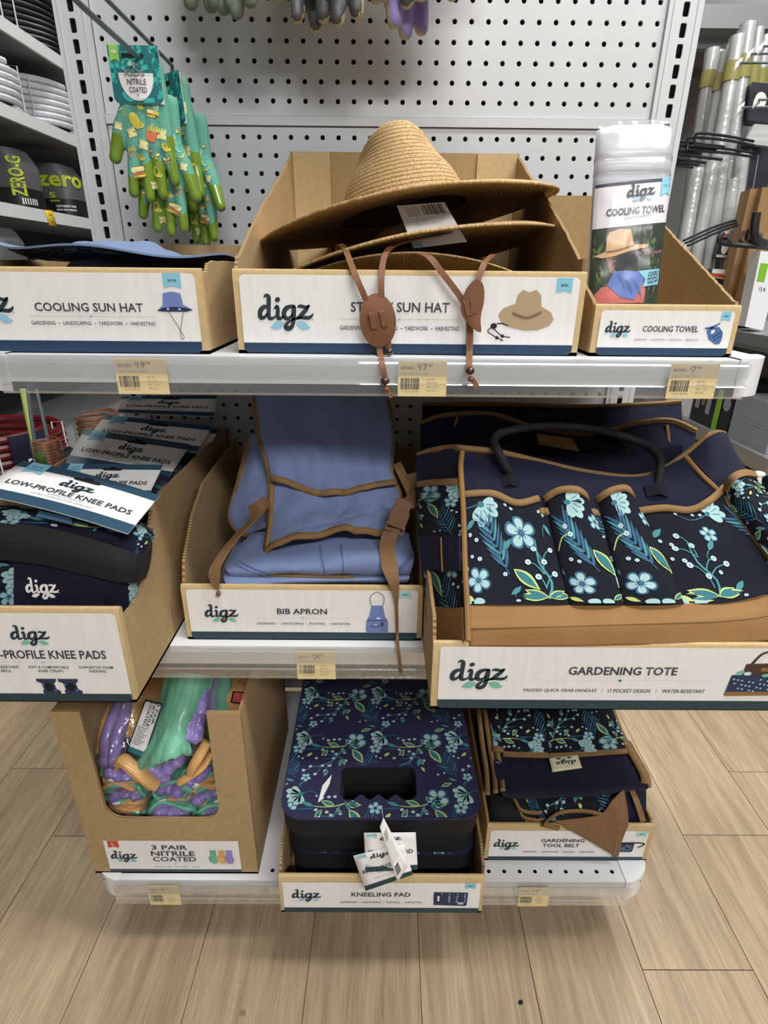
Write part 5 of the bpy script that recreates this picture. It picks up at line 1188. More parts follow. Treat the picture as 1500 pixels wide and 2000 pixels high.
# ------------------------------------------------------------------ bib apron
def rows(R): return surf([[at(*q) for q in r] for r in R])
def trim(b, fn, pts, w=.0085, th=.0026, m='tan_trim', off=.0014, n=6):
    """binding laid along a path of (u, v) on a surface"""
    Q = curve_pts([Vector((u, v, 0)) for u, v in pts], n); P, Sd = [], []
    for i, q in enumerate(Q):
        u, v = min(max(q.x, 0), 1), min(max(q.y, 0), 1); nn = normal(fn, min(max(u, .01), .99), min(max(v, .01), .99)); P.append(fn(u, v)-nn*off*(1 if nn.y > 0 else -1))
    for i in range(len(P)):
        q = Q[i]; nn = normal(fn, min(max(q.x, .01), .99), min(max(q.y, .01), .99)); tt = (P[min(i+1, len(P)-1)]-P[max(i-1, 0)]).normalized(); Sd.append(nn.cross(tt))
    b.ribbon(P, Sd, w, th, m)
def bind(b, pts, w=.0085, th=.003, m='tan_trim', up=(0, -.5, .85), n=7): b.ribbon(curve_pts([at(*p) for p in pts], n), Vector(up), w, th, m)
ap = thing('bib_apron', 'pale blue bib apron with brown binding, folded upright in the middle tray', 'apron', (-.1, -.3, .68))
lowf = rows(([(495, 1040, -.30), (590, 1040, -.31), (680, 1030, -.31), (760, 1030, -.30), (800, 1040, -.29)], [(450, 1085, -.352), (560, 1072, -.355), (660, 1060, -.355), (760, 1062, -.35), (808, 1075, -.335)],
    [(440, 1108, -.378), (560, 1098, -.385), (660, 1092, -.387), (760, 1090, -.383), (806, 1098, -.368)], [(455, 1124, -.383), (570, 1116, -.392), (660, 1116, -.393), (760, 1118, -.39), (800, 1118, -.375)], [(470, 1128, -.37), (570, 1124, -.375), (660, 1126, -.376), (760, 1126, -.373), (795, 1125, -.36)]))
b = MB(); b.sheet(rumple(lowf, .006, (5, 3), 4), 48, 30, 'apron_blue', -.004)
for pts in ([(.42, .3), (.43, .78)], [(.52, .3), (.53, .8)], [(.78, .75), (.95, .35)], [(.8, .77), (.97, .37)], [(.06, .45), (.14, .78)], [(.08, .42), (.17, .78)]): trim(b, lowf, pts, .0009, .0006, 'apron_stitch', .003)
b.build('folded_skirt', ap)
lf2 = rows(([(440, 1118, -.372), (560, 1120, -.38), (680, 1122, -.382), (800, 1122, -.37)], [(437, 1132, -.39), (560, 1131, -.3945), (680, 1130, -.394), (800, 1128, -.384)], [(452, 1150, -.398), (560, 1140, -.3955), (680, 1138, -.394), (795, 1136, -.384)], [(470, 1150, -.38), (560, 1145, -.375), (680, 1143, -.375), (790, 1140, -.37)]))
b = MB(); b.sheet(rumple(lf2, .0015, (4, 2), 7), 40, 16, 'apron_blue', -.003); trim(b, lf2, [(.02, .12), (.4, .2), (.7, .25), (.98, .2)], .005, .002); b.build('lower_fold', ap)
bibf = rows(([(497, 765, -.20), (560, 762, -.205), (630, 760, -.205), (700, 765, -.20), (755, 780, -.195)], [(507, 850, -.245), (570, 850, -.252), (640, 855, -.253), (705, 858, -.248), (768, 860, -.235)],
    [(524, 910, -.272), (590, 918, -.282), (650, 930, -.286), (710, 935, -.28), (765, 920, -.262)], [(530, 960, -.292), (600, 980, -.308), (660, 982, -.312), (722, 978, -.305), (785, 968, -.278)],
    [(528, 1020, -.318), (600, 1018, -.334), (660, 1010, -.34), (715, 1012, -.332), (770, 1015, -.308)], [(523, 1078, -.352), (575, 1058, -.362), (650, 1036, -.362), (700, 1038, -.356), (750, 1046, -.338)]))
def bibw(u, v):
    p = bibf(u, v); n = normal(bibf, u, v); d = .009*noise.noise(Vector((u*3.2, v*4, 5)))+.004*noise.noise(Vector((u*9, v*5+u*4, 2)))+.0045*math.exp(-((u-.28-.5*(v-.72))/.09)**2)*max(0, math.sin((v-.55)*7)) - .004*math.exp(-((v-.83+.25*(u-.5))/.03)**2)*math.exp(-((u-.45)/.3)**2)
    return p-n*d*(1 if n.y > 0 else -1)
b = MB(); b.sheet(bibw, 56, 70, 'apron_blue', .003); b.build('bib', ap)
def pock(u, v):
    p = bibw(u, v*.5); n = normal(bibf, u, v*.5); s = 1 if n.y > 0 else -1
    return p-n*s*(.0045+.006*max(0, v-.75)*4*abs(math.sin(u*9+.8))**1.5+.009*abs(noise.noise(Vector((u*6, v*1.5, 9))))*v+.003*noise.noise(Vector((u*4, v*5, 3))))+Vector((0, 0, -.012*math.sin(u*PI)*max(0, v-.8)*5*.4-.01*max(0, math.sin(u*7-1.))*max(0, v-.85)*4))
pk0 = pock; pock = lambda u, v: pk0(.035+.93*u, v)
b = MB(); b.sheet(pock, 56, 40, 'apron_blue', .002); trim(b, pock, [(.02, .985), (.2, .985), (.35, .985), (.5, .985), (.7, .985), (.85, .985), (.98, .985)], .009, .003, 'tan_trim', .003, 10); trim(b, pock, [(.38, .1), (.4, .5), (.41, .93)], .001, .0007, 'apron_stitch', .001); b.build('bib_pocket', ap, None)
b = MB(); trim(b, bibw, [(.01, .99), (.25, .985), (.5, .985), (.75, .985), (.98, .985)], .0095, .004, 'tan_trim', .0035, 10); trim(b, bibw, [(.015, .02), (.015, .35), (.015, .7), (.015, .99)], .0095, .004, 'tan_trim', .0035, 10); trim(b, bibw, [(.985, .02), (.985, .35), (.985, .75)], .009, .004); b.build('binding', ap, None, label='brown binding tape')
sidef = rows(([(492, 850, -.22), (505, 850, -.225), (520, 860, -.235)], [(468, 940, -.245), (492, 935, -.262), (525, 930, -.27)], [(452, 1010, -.27), (480, 1005, -.285), (525, 1000, -.30)], [(478, 1046, -.29), (495, 1040, -.30), (520, 1030, -.315)]))
b = MB(); b.sheet(rumple(sidef, .003, (3, 4), 6), 20, 30, 'apron_blue', .003); trim(b, sidef, [(.0, .05), (.0, .35), (.0, .66), (.02, .85), (.25, .97), (.5, .99)], .009, .004); b.build('side_flap', ap)
b = MB(); Q = curve_pts([at(*p) for p in ((522, 975, -.335), (498, 1010, -.348), (462, 1048, -.372), (436, 1082, -.392), (420, 1112, -.406), (420, 1135, -.4105), (425, 1150, -.4115))], 8); n = len(Q)
b.ribbon(Q, (.75, -.1, .45), [.0175*(1-.82*max(0, (i/n-.72)/.28)**1.2) for i in range(n)], .0017, 'brown_web'); b.ribbon(curve_pts([at(520, 978, -.338), at(507, 990, -.345), at(488, 1000, -.338)], 5), (0, .2, 1), .0165, .0017, 'brown_web')
for k in range(7): p = at(426, 1153, -.4115); b.tube([p, p+Vector((random.uniform(-.004, .004), -.001, random.uniform(-.011, -.003)))], .0005, 5, 'brown_web')
b.ball(at(427, 1158, -.411), .0032, 'brown_web', 8, 6, (1, .8, 1.4)); b.build('waist_strap', ap)
b = MB(); Q = curve_pts([at(*p) for p in ((768, 1030, -.352), (757, 1062, -.372), (760, 1100, -.395), (768, 1132, -.409), (773, 1160, -.4115), (775, 1200, -.411), (776, 1240, -.412), (778, 1270, -.431), (781, 1300, -.435), (783, 1312, -.435))], 8); n = len(Q)
b.ribbon(Q, (1, 0, .1), [.0215*(1-.8*min(1, max(0, (i/n-.25)/.25)))*(1+.25*(i > n-6)) for i in range(n)], .0018, 'brown_web')
for k in range(7): p = at(783, 1310, -.435); b.tube([p, p+Vector((random.uniform(-.003, .003), -.001, random.uniform(-.009, -.003)))], .0004, 5, 'brown_web')
b.ribbon(curve_pts([at(805, 925, -.27), at(815, 950, -.285), at(808, 975, -.31), at(795, 985, -.328)], 6), (.8, -.1, -.4), .021, .002, 'brown_web'); b.ribbon(curve_pts([at(775, 905, -.25), at(790, 935, -.275), at(803, 965, -.30), at(800, 985, -.322)], 6), (.9, 0, .35), .013, .002, 'tan_trim'); b.build('buckle_strap', ap)
# the buckle
c, cx_, cz_ = at(780, 1008, -.352), Vector((.93, -.05, -.36)).normalized(), Vector((.33, .3, .9)).normalized(); cn = cx_.cross(cz_).normalized()*-1
bm_ = Matrix(((cx_.x, cn.x, cz_.x, c.x), (cx_.y, cn.y, cz_.y, c.y), (cx_.z, cn.z, cz_.z, c.z), (0, 0, 0, 1))); b = MB()
fr = lambda u, v, w_: bm_@Vector((u, w_, v))
for sgn in (1,):
    b.prism([(-.0125, -.012), (.0125, -.012), (.0135, .004), (.0105, .012), (.0125, .02), (.009, .023), (-.009, .023), (-.0125, .02), (-.0105, .012), (-.0135, .004)], fr, .0065, 'brown_plastic'); b.prism([(-.0138, -.016), (.0138, -.016), (.0138, -.012), (-.0138, -.012)], lambda u, v, w_: bm_@Vector((u, w_-.0015, v)), .0095, 'brown_plastic'); b.prism([(-.0138, -.024), (.0138, -.024), (.0138, -.0205), (-.0138, -.0205)], lambda u, v, w_: bm_@Vector((u, w_-.001, v)), .009, 'brown_plastic')
for s in (-1, 1): b.prism([(s*.0138, -.024), (s*.0115, -.024), (s*.0115, -.012), (s*.0138, -.012)][::s], fr, .0075, 'brown_plastic')
b.build('side_release_buckle', ap)
ap2 = thing('bib_apron', 'second blue apron lying folded beneath the upright one', 'apron', (-.1, -.25, .60)); b = MB()
pillow(b, (-.1, -.235, .625), .135, .13, .033, 'apron_blue', 0, .4); b.build('folded_cloth', ap2)

# ------------------------------------------------------------------ gardening totes
to = thing('gardening_tote', 'front navy gardening tote with floral pockets and tan base, filling the right tray', 'tote bag', (.3, -.45, .66), 'gardening totes')
A0, B0, C0 = at(905, 880, -.385), at(1340, 888, -.385), at(912, 1248, -.530); TN = (B0-A0).cross(C0-A0).normalized()
if TN.y > 0: TN = -TN
def tp(x, y, d=0.): return atp(x, y, A0+TN*d, TN)
def tq(R, d=0.): return surf([[tp(*q, d) if len(q) == 2 else tp(q[0], q[1], d+q[2]) for q in r] for r in R])
front = tq(([(905, 880), (1040, 901), (1130, 922), (1215, 933), (1268, 928), (1300, 912), (1340, 888)], [(906, 985), (1045, 995), (1150, 1005), (1240, 1008), (1310, 1005), (1360, 1000), (1425, 985)], [(909, 1110), (1060, 1115), (1190, 1120), (1300, 1120), (1390, 1118), (1460, 1112), (1535, 1085)], [(912, 1248), (1080, 1248), (1240, 1245), (1380, 1242), (1480, 1240), (1560, 1235), (1640, 1215)]))
b = MB(); b.sheet(rumple(front, .004, (4, 4), 3), 60, 40, 'navy_cloth', .004); b.build('front_panel', to)
basef = tq(([(911, 1178, .004), (1080, 1180, .005), (1240, 1182, .005), (1340, 1178, .005), (1420, 1172, .005), (1500, 1152, .004), (1640, 1090, .002)], [(912, 1205, .008), (1080, 1209, .011), (1240, 1207, .012), (1340, 1203, .011), (1420, 1196, .010), (1500, 1178, .008), (1650, 1130, .004)], [(914, 1228, .012), (1080, 1226, .016), (1240, 1222, .016), (1340, 1218, .015), (1420, 1214, .013), (1500, 1206, .011), (1650, 1175, .006)], [(916, 1262, .006), (1080, 1262, .008), (1240, 1260, .008), (1340, 1258, .008), (1420, 1256, .007), (1500, 1252, .006), (1650, 1240, .002)]))
b = MB(); b.sheet(rumple(basef, .003, (3, 2), 12), 60, 20, 'tan_canvas', -.003); trim(b, basef, [(0, .66), (.3, .62), (.6, .64), (.98, .62)], .0014, .0012, 'tan_trim', .0006); b.build('canvas_base', to, None)
def pocket(k, R, h, d0, cuts=None, ph=(.3, .2)):
    f0 = tq(R, d0); N_ = 50
    def f(u, v): return f0(u, v)+TN*(h*math.sin(PI*min(max(u, 0), 1))**.6*(1-.35*v)-.006*(1-v)**3*0+.0022*noise.noise(Vector((u*3+k, v*3, k*2.))))
    b = MB(); b.sheet(f, 36, 30, 'navy_deep', -.0016)
    W = ((f0(0, .5)-f0(1, .5)).length); H = ((f0(.5, 0)-f0(.5, 1)).length)
    pr_ = pocket_print(W*1.04, H, k) if k in (1, 3, 5, 6) else floral(W*1.04, H, .108, *ph, .95)
    pr_.put(b, onsurf(f, W*1.04, H), (0.004, W*1.035, 0.002, H-.003), maxe=.03, eps=.0003)
    o = b.build('front_pocket', to); b = MB(); trim(b, f, [(.0, .01), (.15, .005), (.3, .0), (.5, .0), (.7, .0), (.85, .005), (1, .01)], .0082, .0034, 'tan_trim', .001); b.build('binding', o, None)
pocket(1, ([(907, 966), (960, 968), (1008, 986), (1050, 974)], [(909, 1075), (965, 1075), (1030, 1078), (1085, 1075)], [(911, 1182), (970, 1182), (1045, 1182), (1116, 1182)]), .007, .004, ph=(.62, .12))
pocket(2, ([(1052, 1000), (1062, 1000), (1068, 1000)], [(1086, 1090), (1096, 1090), (1104, 1090)], [(1114, 1182), (1124, 1182), (1132, 1182)]), .002, .0035, ph=(.1, .5))
pocket(3, ([(1064, 975), (1085, 966), (1120, 966), (1145, 974)], [(1085, 1078), (1110, 1078), (1150, 1078), (1186, 1076)], [(1110, 1182), (1140, 1182), (1185, 1182), (1218, 1182)]), .017, .004, ph=(.42, .1))
pocket(4, ([(1142, 1002), (1155, 1002), (1166, 1002)], [(1180, 1090), (1192, 1090), (1204, 1090)], [(1214, 1182), (1222, 1182), (1230, 1182)]), .002, .0035, ph=(.3, .7))
pocket(5, ([(1166, 976), (1185, 966), (1210, 962), (1232, 970)], [(1190, 1078), (1220, 1076), (1258, 1072), (1286, 1070)], [(1216, 1182), (1250, 1182), (1300, 1182), (1336, 1180)]), .017, .004, ph=(.9, .14))
pocket(6, ([(1238, 1000), (1290, 996), (1340, 1000), (1380, 980), (1412, 952)], [(1285, 1082), (1340, 1080), (1395, 1075), (1450, 1060), (1490, 1035)], [(1330, 1182), (1395, 1180), (1450, 1172), (1520, 1150), (1590, 1112)]), .009, .004, ph=(.72, .06))
lsf = rows(([(818, 888, -.30), (845, 882, -.32), (875, 879, -.352), (905, 879, -.385)], [(819, 975, -.335), (848, 972, -.365), (878, 972, -.40), (907, 970, -.425)], [(826, 1090, -.39), (853, 1090, -.418), (880, 1092, -.448), (909, 1090, -.475)], [(846, 1250, -.455), (868, 1252, -.48), (890, 1254, -.505), (914, 1254, -.532)]))
b = MB(); b.sheet(rumple(lsf, .002, (3, 4), 8), 20, 40, 'navy_cloth', .003); b.build('side_panel', to)
lpf = lambda u, v: lsf(u, .24+.66*v)+(Vector((-.55, -.8, .2)).normalized()*(.006*math.sin(PI*u)**.6+.002))
b = MB(); b.sheet(lpf, 20, 30, 'navy_deep', -.0016); floral(.065, .17, .105, .55, .1).put(b, onsurf(lpf, .065, .17), (0, .065, 0, .17), maxe=.03, eps=.0004); trim(b, lpf, [(0, .0), (.3, 0), (.6, .0), (.98, .0)], .008, .0034); o = b.build('side_pocket', to)
eb = lambda u, v: lsf(.1+.88*u, .55+.16*v)+Vector((-.55, -.8, .2)).normalized()*(.011+.0007*math.sin(u*150))
b = MB(); b.sheet(eb, 90, 6, 'navy_cloth', .002); b.ribbon([eb(.55, v/6)+Vector((-.001, -.002, 0)) for v in range(7)], (1, -.5, 0), .0022, .001, 'tan_canvas'); b.build('elastic_loop', to)
lbf = lambda u, v: lsf(u, .84+.16*v)+Vector((-.55, -.8, .2)).normalized()*(.009)
b = MB(); b.sheet(lbf, 12, 8, 'tan_canvas', .002); b.build('canvas_base', to)
def tubepx(b, pts, r, m, n=7): b.tube(curve_pts([at(*p) for p in pts], n), r, 8, m)
b = MB(); tubepx(b, [(903, 882, -.39), (900, 915, -.407), (905, 1000, -.442), (908, 1100, -.486), (912, 1180, -.518), (914, 1252, -.547)], .0034, 'tan_canvas'); b.build('piping', to); b = MB(); b.tube(curve_pts([tp(1338, 890, .004), tp(1368, 925, .004), tp(1405, 962, .004), tp(1440, 1008, .01), tp(1500, 1088, .01), tp(1570, 1180, .008)], 6), .0032, 8, 'tan_canvas'); b.build('piping', to)
rsf = rows(([(1338, 888, -.385), (1372, 862, -.36), (1395, 847, -.335), (1413, 849, -.30)], [(1378, 932, -.405), (1412, 905, -.385), (1440, 900, -.355), (1456, 920, -.315)], [(1440, 1005, -.435), (1468, 985, -.42), (1500, 985, -.38), (1530, 1010, -.33)], [(1535, 1130, -.48), (1570, 1120, -.46), (1600, 1120, -.42), (1620, 1130, -.36)]))
b = MB(); b.sheet(rumple(rsf, .003, (3, 3), 5), 24, 30, 'navy_cloth', .003); b.build('side_panel', to)
rpf = rows(([(1418, 955, -.425), (1432, 932, -.432), (1452, 924, -.425), (1474, 928, -.405)], [(1440, 1005, -.447), (1465, 985, -.455), (1490, 980, -.445), (1515, 985, -.42)], [(1530, 1120, -.495), (1560, 1110, -.5), (1590, 1110, -.49), (1610, 1110, -.46)]))
b = MB(); b.sheet(rpf, 20, 26, 'navy_deep', -.0016); floral(.08, .15, .105, .3, .3).put(b, onsurf(rpf, .08, .15), (0, .08, 0, .15), maxe=.03, eps=.0004); trim(b, rpf, [(0, .08), (.2, .02), (.5, .01), (.98, .01)], .0085, .0034); b.build('side_pocket', to)
b = MB(); bind(b, [(817, 890, -.30), (845, 881, -.322), (880, 876, -.358), (905, 877, -.388), (970, 884, -.39), (1040, 900, -.392), (1130, 921, -.393), (1215, 933, -.393), (1262, 930, -.392), (1300, 914, -.39), (1345, 882, -.386), (1375, 857, -.358), (1395, 847, -.337), (1413, 849, -.302)], .0095, .0045); b.build('top_binding', to, None, label='tan binding along the opening')
def handle(par, pts, r=.0052, anchors=()):
    b = MB(); b.tube(curve_pts([at(*p) for p in pts], 8), r, 12, 'black_web')
    for x, y, Y in anchors: p = at(x, y, Y); b.ribbon([p+Vector((-.013, 0, -.006)), p+Vector((0, -.004, 0)), p+Vector((.013, 0, -.006))], (0, .55, .8), .014, .005, 'navy_deep')
    return b.build('carry_handle', par)
handle(to, [(1000, 937, -.405), (988, 912, -.41), (972, 880, -.405), (966, 858, -.38), (990, 842, -.36), (1080, 832, -.345), (1180, 842, -.345), (1250, 864, -.36), (1284, 888, -.385), (1290, 915, -.405), (1283, 948, -.412)], anchors=[(995, 934, -.412), (1283, 952, -.42)])
handle(to, [(1000, 900, -.25), (985, 870, -.25), (985, 846, -.24), (1060, 833, -.235), (1160, 840, -.235), (1210, 862, -.24), (1225, 895, -.25)])
bk_ = rows(([(905, 868, -.27), (1040, 880, -.265), (1130, 886, -.262), (1215, 888, -.262), (1330, 868, -.27)], [(905, 960, -.29), (1040, 965, -.285), (1130, 965, -.285), (1215, 965, -.285), (1340, 960, -.29)]))
b = MB(); b.sheet(bk_, 30, 8, 'navy_cloth', .003); pq = quad(at(1048, 847, -.262), at(1118, 856, -.262), at(1132, 882, -.268), at(1052, 868, -.268)); b.build('back_panel', to)
b = MB(); b.sheet(pq, 8, 4, 'tan_canvas', -.0015, em='tan_trim'); S = Sheet()
for P, F, m, l in LOGO_BARE.it: S.it.append(([(.36+x*.3, .42+y*.5) for x, y in P], F, 'leather', 1))
S.put(b, map_quad(pq)); b.build('leather_patch', to, None, label='orange tan logo patch')
def back_tote(label, top, drop, Y, seams):
    t = thing('gardening_tote', label, 'tote bag', tuple(at(1080, 880, Y)), 'gardening totes')
    f = surf([[at(x, y, Y) for x, y in top], [at(x, y+drop*.5, Y-.02) for x, y in top], [at(x, y+drop, Y-.035) for x, y in top]]); b = MB(); b.sheet(rumple(f, .004, (5, 3), Y*40), 50, 14, 'navy_cloth', .003); b.build('front_panel', t)
    b = MB(); bind(b, [(x, y, Y-.004) for x, y in top], .0085, .004); b.build('top_binding', t)
    for P in seams: b = MB(); tubepx(b, [(x, y, Y-.006-.0003*(y-820)) for x, y in P], .0028, 'tan_canvas'); b.build('piping', t)
    return t
back_tote('second navy tote standing behind the front one, its wavy tan rim dipping in the middle', [(822, 828), (870, 812), (960, 810), (1045, 836), (1150, 848), (1250, 826), (1310, 822), (1358, 842)], 95, -.225, [[(1302, 830), (1306, 862), (1312, 905)], [(893, 815), (884, 850), (880, 872)]])
back_tote('rearmost navy tote, of which only the dark rim shows under the top shelf', [(825, 792), (960, 790), (1130, 795), (1265, 790), (1330, 785)], 60, -.12, [[(1278, 790), (1272, 812)]])

# ------------------------------------------------------------------ kneeling pads
PWD, PLN, PTH = .29, .40, .036
def rr_loop(x0, y0, x1, y1, r, n=7):
    P = []
    for cx, cy, a in ((x1-r, y1-r, 0), (x0+r, y1-r, 90), (x0+r, y0+r, 180), (x1-r, y0+r, 270)): P += [(cx+r*math.cos(math.radians(a+90*i/n)), cy+r*math.sin(math.radians(a+90*i/n))) for i in range(n+1)]
    return P
HX0, HX1, HY0, HY1 = -.049+.145-.0125, .066+.145-.0125, .03, .0905
def hole_loop():
    P = [(HX0+.006, HY1), (HX0, HY1-.006), (HX0, HY0+.010), (HX0+.003, HY0+.004)]
    for k in range(4):
        xa = lerp(HX0+.006, HX1-.006, k/4); xb = lerp(HX0+.006, HX1-.006, (k+1)/4)
        P += [(lerp(xa, xb, j/8), HY0+.0045-.0045*math.cos(2*PI*(j/8-.5))*1.0 if not (k == 0 and j < 4) and not (k == 3 and j > 4) else HY0) for j in range(1, 9 if k < 3 else 8)]
    return P+[(HX1-.003, HY0+.004), (HX1, HY0+.010), (HX1, HY1-.006), (HX1-.006, HY1)]
def slab(b, mt, z0, z1, m, grow=0., sag=0.):
    out = rr_loop(-grow, -grow, PWD+grow, PLN, .034); hol = hole_loop()
    tr = tessellate_polygon([[Vector((x, y, 0)) for x, y in out], [Vector((x, y, 0)) for x, y in hol]]); al = out+hol; n, k = len(al), len(out)
    vs = [mt@Vector((x, y, z1)) for x, y in al]+[mt@Vector((x, y, z0)) for x, y in al]
    b.add(vs, [tuple(t) for t in tr]+[tuple(n+i for i in reversed(t)) for t in tr], m, False)
    b.add(vs, [(i, n+i, n+(i+1) % k, (i+1) % k) for i in range(k)]+[(k+i, k+(i+1) % (n-k), n+k+(i+1) % (n-k), n+k+i) for i in range(n-k)], m, True)
def skip_pad(p):
    x, y = p
    if HX0-.001 < x < HX1+.001 and HY0-.0015 < y < HY1+.001: return True
    for cx, cy, sx, sy in ((.034, .034, -1, -1), (PWD-.034, .034, 1, -1)):
        if (x-cx)*sx > 0 and (y-cy)*sy > 0 and math.hypot(x-cx, y-cy) > .033: return True
    return False
def pad(label, cx, yf, z, ya, full):
    t = thing('kneeling_pad', label, 'kneeling pad', (cx, yf+PLN/2, z), 'stacked kneeling pads'); mt = Matrix.Translation((cx, yf, z))@Matrix.Rotation(ya, 4, 'Z')@Matrix.Translation((-PWD/2, 0, 0))
    b = MB(); slab(b, mt, 0, PTH-.002, 'black_foam'); b.build('foam_body', t, 30)
    b = MB(); slab(b, mt, PTH-.002, PTH, 'navy_pad', .0025 if full else .0008)
    S = floral(PWD, PLN, .125, .17, .2, .9); n3 = mt.to_3x3()@Vector((0, 0, 1))
    S.put(b, lambda u, v: (mt@Vector((u, v, PTH)), n3), (0, PWD, 0, PLN if full else .02), eps=.00015, skip=skip_pad)
    if not full:                                              # the print rolls over the lower rim
        S.put(b, lambda u, v: (mt@Vector((u, -.0008, PTH-.0-(.02-v)*.0-.001+v*0)), mt.to_3x3()@Vector((0, -1, 0))), (0, PWD, 0, .02))
    b.build('printed_cover', t, 30); return t, mt
z = .1605; yaws = (.004, -.006, .005, -.004, .008); fr_ = (-.462, -.466, -.464, -.470, -.491)
PADS = [pad(('bottom', 'second lowest', 'middle', 'second highest', 'top')[k]+(' kneeling pad of the stack, with navy floral cover and cut-out handle facing up' if k == 4 else ' floral kneeling pad of the stack, showing its black foam edge'), .0165-.001*k, fr_[k], .1605+k*(PTH+.0004), yaws[k], k == 4) for k in range(5)]
def pad_tag(par, P, tl_frac, title, kind):
    f = quad(*P[:3], BL=P[3]); b = MB(); b.sheet(f, 6, 6, 'card_white', -.0006); S = Sheet()
    if kind == 0:
        S.rect(0, 0, 1, .13, 'teal_ink', 1)
        for Pp, F, m, l in LOGO_BARE.it: S.it.append(([(.3+x*.42, .82+y*.3) for x, y in Pp], F, m, l))
        S.text('KNEELING PAD', .07, .93, .46, .57, 'text_ink', 3, .02); S.text('GARDEN ACCESSORY', .35, .65, .38, .41, 'grey_ink', 3, 0.); S.text('THICK FOAM CUSHION', .25, .75, .25, .275, 'grey_ink', 3, 0.)
        S.poly([(.04, .87), (.14, .9), (.25, .87), (.25, 1), (.04, 1)], 'ribbon_mint', 2); S.text('REUSE PACKAGING', .06, .23, .93, .95, 'text_ink', 3, 0.)
    else:
        for k in range(4):
            S.stroke([(.18+.16*k, .3, .012), (.18+.16*k, .78-.04*k, .012)], 'grey_ink', 2)
        for k in range(5): S.text('WARNING KEEP DRY', .2, .8-.05*k, .82-.03*k, .845-.03*k, 'text_ink', 2)
        S.rect(.15, .08, .5, .24, 'text_ink', 2)
        for k in range(6): S.rect(.17+k*.055, .1, .18+k*.055, .22, 'card_white', 3)
    S.put(b, map_quad(f), eps=.00018); return b.build('hang_tag', par, None, label='white hang tag')
pad_tag(PADS[2][0], (at(690, 1672, -.513), at(789, 1648, -.512), at(806, 1708, -.518), at(714, 1740, -.519)), 0, '', 0)
pad_tag(PADS[3][0], (at(711, 1627, -.505), at(812, 1626, -.505), at(816, 1698, -.516), at(714, 1703, -.517)), 0, '', 0)
o = pad_tag(PADS[4][0], (at(742, 1616, -.520), at(749, 1597, -.515), at(797, 1690, -.530), at(776, 1723, -.535)), 0, '', 1)
b = MB(); b.tube(curve_pts([at(749, 1599, -.515), at(747, 1590, -.497), at(745, 1574, -.48)], 5), .0006, 6, 'card_white'); b.build('tag_string', PADS[4][0])
b = MB(); S = Sheet(); zt = .1605+5*PTH+.0028; q = [atz(x, y, zt) for x, y in ((648, 1513), (644, 1530), (628, 1562), (621, 1567), (630, 1534))]; b.prism([(p.x, p.y) for p in q], lambda u, v, w: (u, v, zt-.0009+w), .0012, 'card_white'); b.build('torn_tape', PADS[4][0], None, label='torn white strip of tape')

# ------------------------------------------------------------------ gardening tool belts
tb = thing('tool_belt', 'uppermost navy tool belt with floral pockets and cream logo patch, folded on its tray', 'tool belt', (.32, -.32, .26), 'gardening tool belts')
bf = rows(([(948, 1375, -.235), (1020, 1378, -.235), (1110, 1380, -.235), (1196, 1384, -.235)], [(955, 1420, -.272), (1025, 1425, -.275), (1118, 1425, -.275), (1212, 1425, -.272)], [(962, 1470, -.318), (1030, 1475, -.325), (1125, 1472, -.325), (1232, 1465, -.318)],
    [(970, 1520, -.372), (1035, 1522, -.38), (1135, 1520, -.382), (1258, 1510, -.372)], [(978, 1548, -.402), (1040, 1550, -.408), (1140, 1546, -.41), (1266, 1534, -.402)], [(985, 1556, -.395), (1045, 1562, -.398), (1140, 1558, -.40), (1262, 1542, -.395)]))
bff = rumple(bf, .002, (4, 4), 3); b = MB(); b.sheet(bff, 50, 50, 'navy_cloth', -.003); trim(b, bff, [(.03, .47), (.3, .50), (.6, .49), (.96, .46)], .0007, .0005, 'pale_ink', .0006)
b.build('belt_panel', tb)
pt = quad(at(1071, 1480, -.337), at(1127, 1474, -.333), at(1136, 1500, -.358), at(1078, 1508, -.366)); nn = Vector((0, -.5, .8)).normalized(); pt2 = lambda u, v: pt(u, v)+nn*.0028
b = MB(); b.sheet(pt2, 8, 6, 'label_cream', -.0012); S = Sheet()
for P, F, m, l in LOGO_BARE.it: S.it.append(([(.88-x*.74, .62-y*.75) for x, y in P], F, m, 1))
for sx in (1, -1): S.poly([(.5+sx*.06, .82), (.5+sx*.17, .9), (.5+sx*.3, .84), (.5+sx*.2, .76)][::sx], 'dark_ink', 1)
S.put(b, map_quad(pt2)); b.build('logo_patch', tb, None, label='cream logo patch, upside down')
for k, (u0, u1, ph) in enumerate(((.015, .13, .5), (.13, .485, .2), (.485, .985, .68))):
    f0 = lambda u, v, u0=u0, u1=u1: bff(lerp(u0, u1, u), lerp(.0, .415-.03*(u1 < .15)*1., v))
    def pf2(u, v, f0=f0): return f0(u, v)+nn*(.0035+.006*math.sin(PI*u)**.6)
    W = (pf2(0, 1)-pf2(1, 1)).length; H = (pf2(.5, 0)-pf2(.5, 1)).length; b = MB(); b.sheet(pf2, 24, 18, 'navy_deep', -.0015)
    T = Sheet(); n = 5
    for it in floral(W, H, .115, ph, .1).it: T.it.append(([(W-x, H-y) for x, y in it[0]], it[1], it[2], it[3]))
    T.put(b, onsurf(pf2, W, H), (0.002, W-.002, .002, H-.002), maxe=.03, eps=.0004); o = b.build('front_pocket', tb)
    b = MB(); trim(b, pf2, [(.01, .985), (.3, .99), (.6, .99), (.85, .99), (.99, .985)], .0095, .003, 'tan_trim', .001); b.build('binding', o)
b = MB(); trim(b, bff, [(.985, .0), (.985, .3), (.985, .6), (.985, .93)], .015, .004, 'tan_trim', -.004); b.build('side_binding', tb, None, label='brown edge binding'); b = MB()
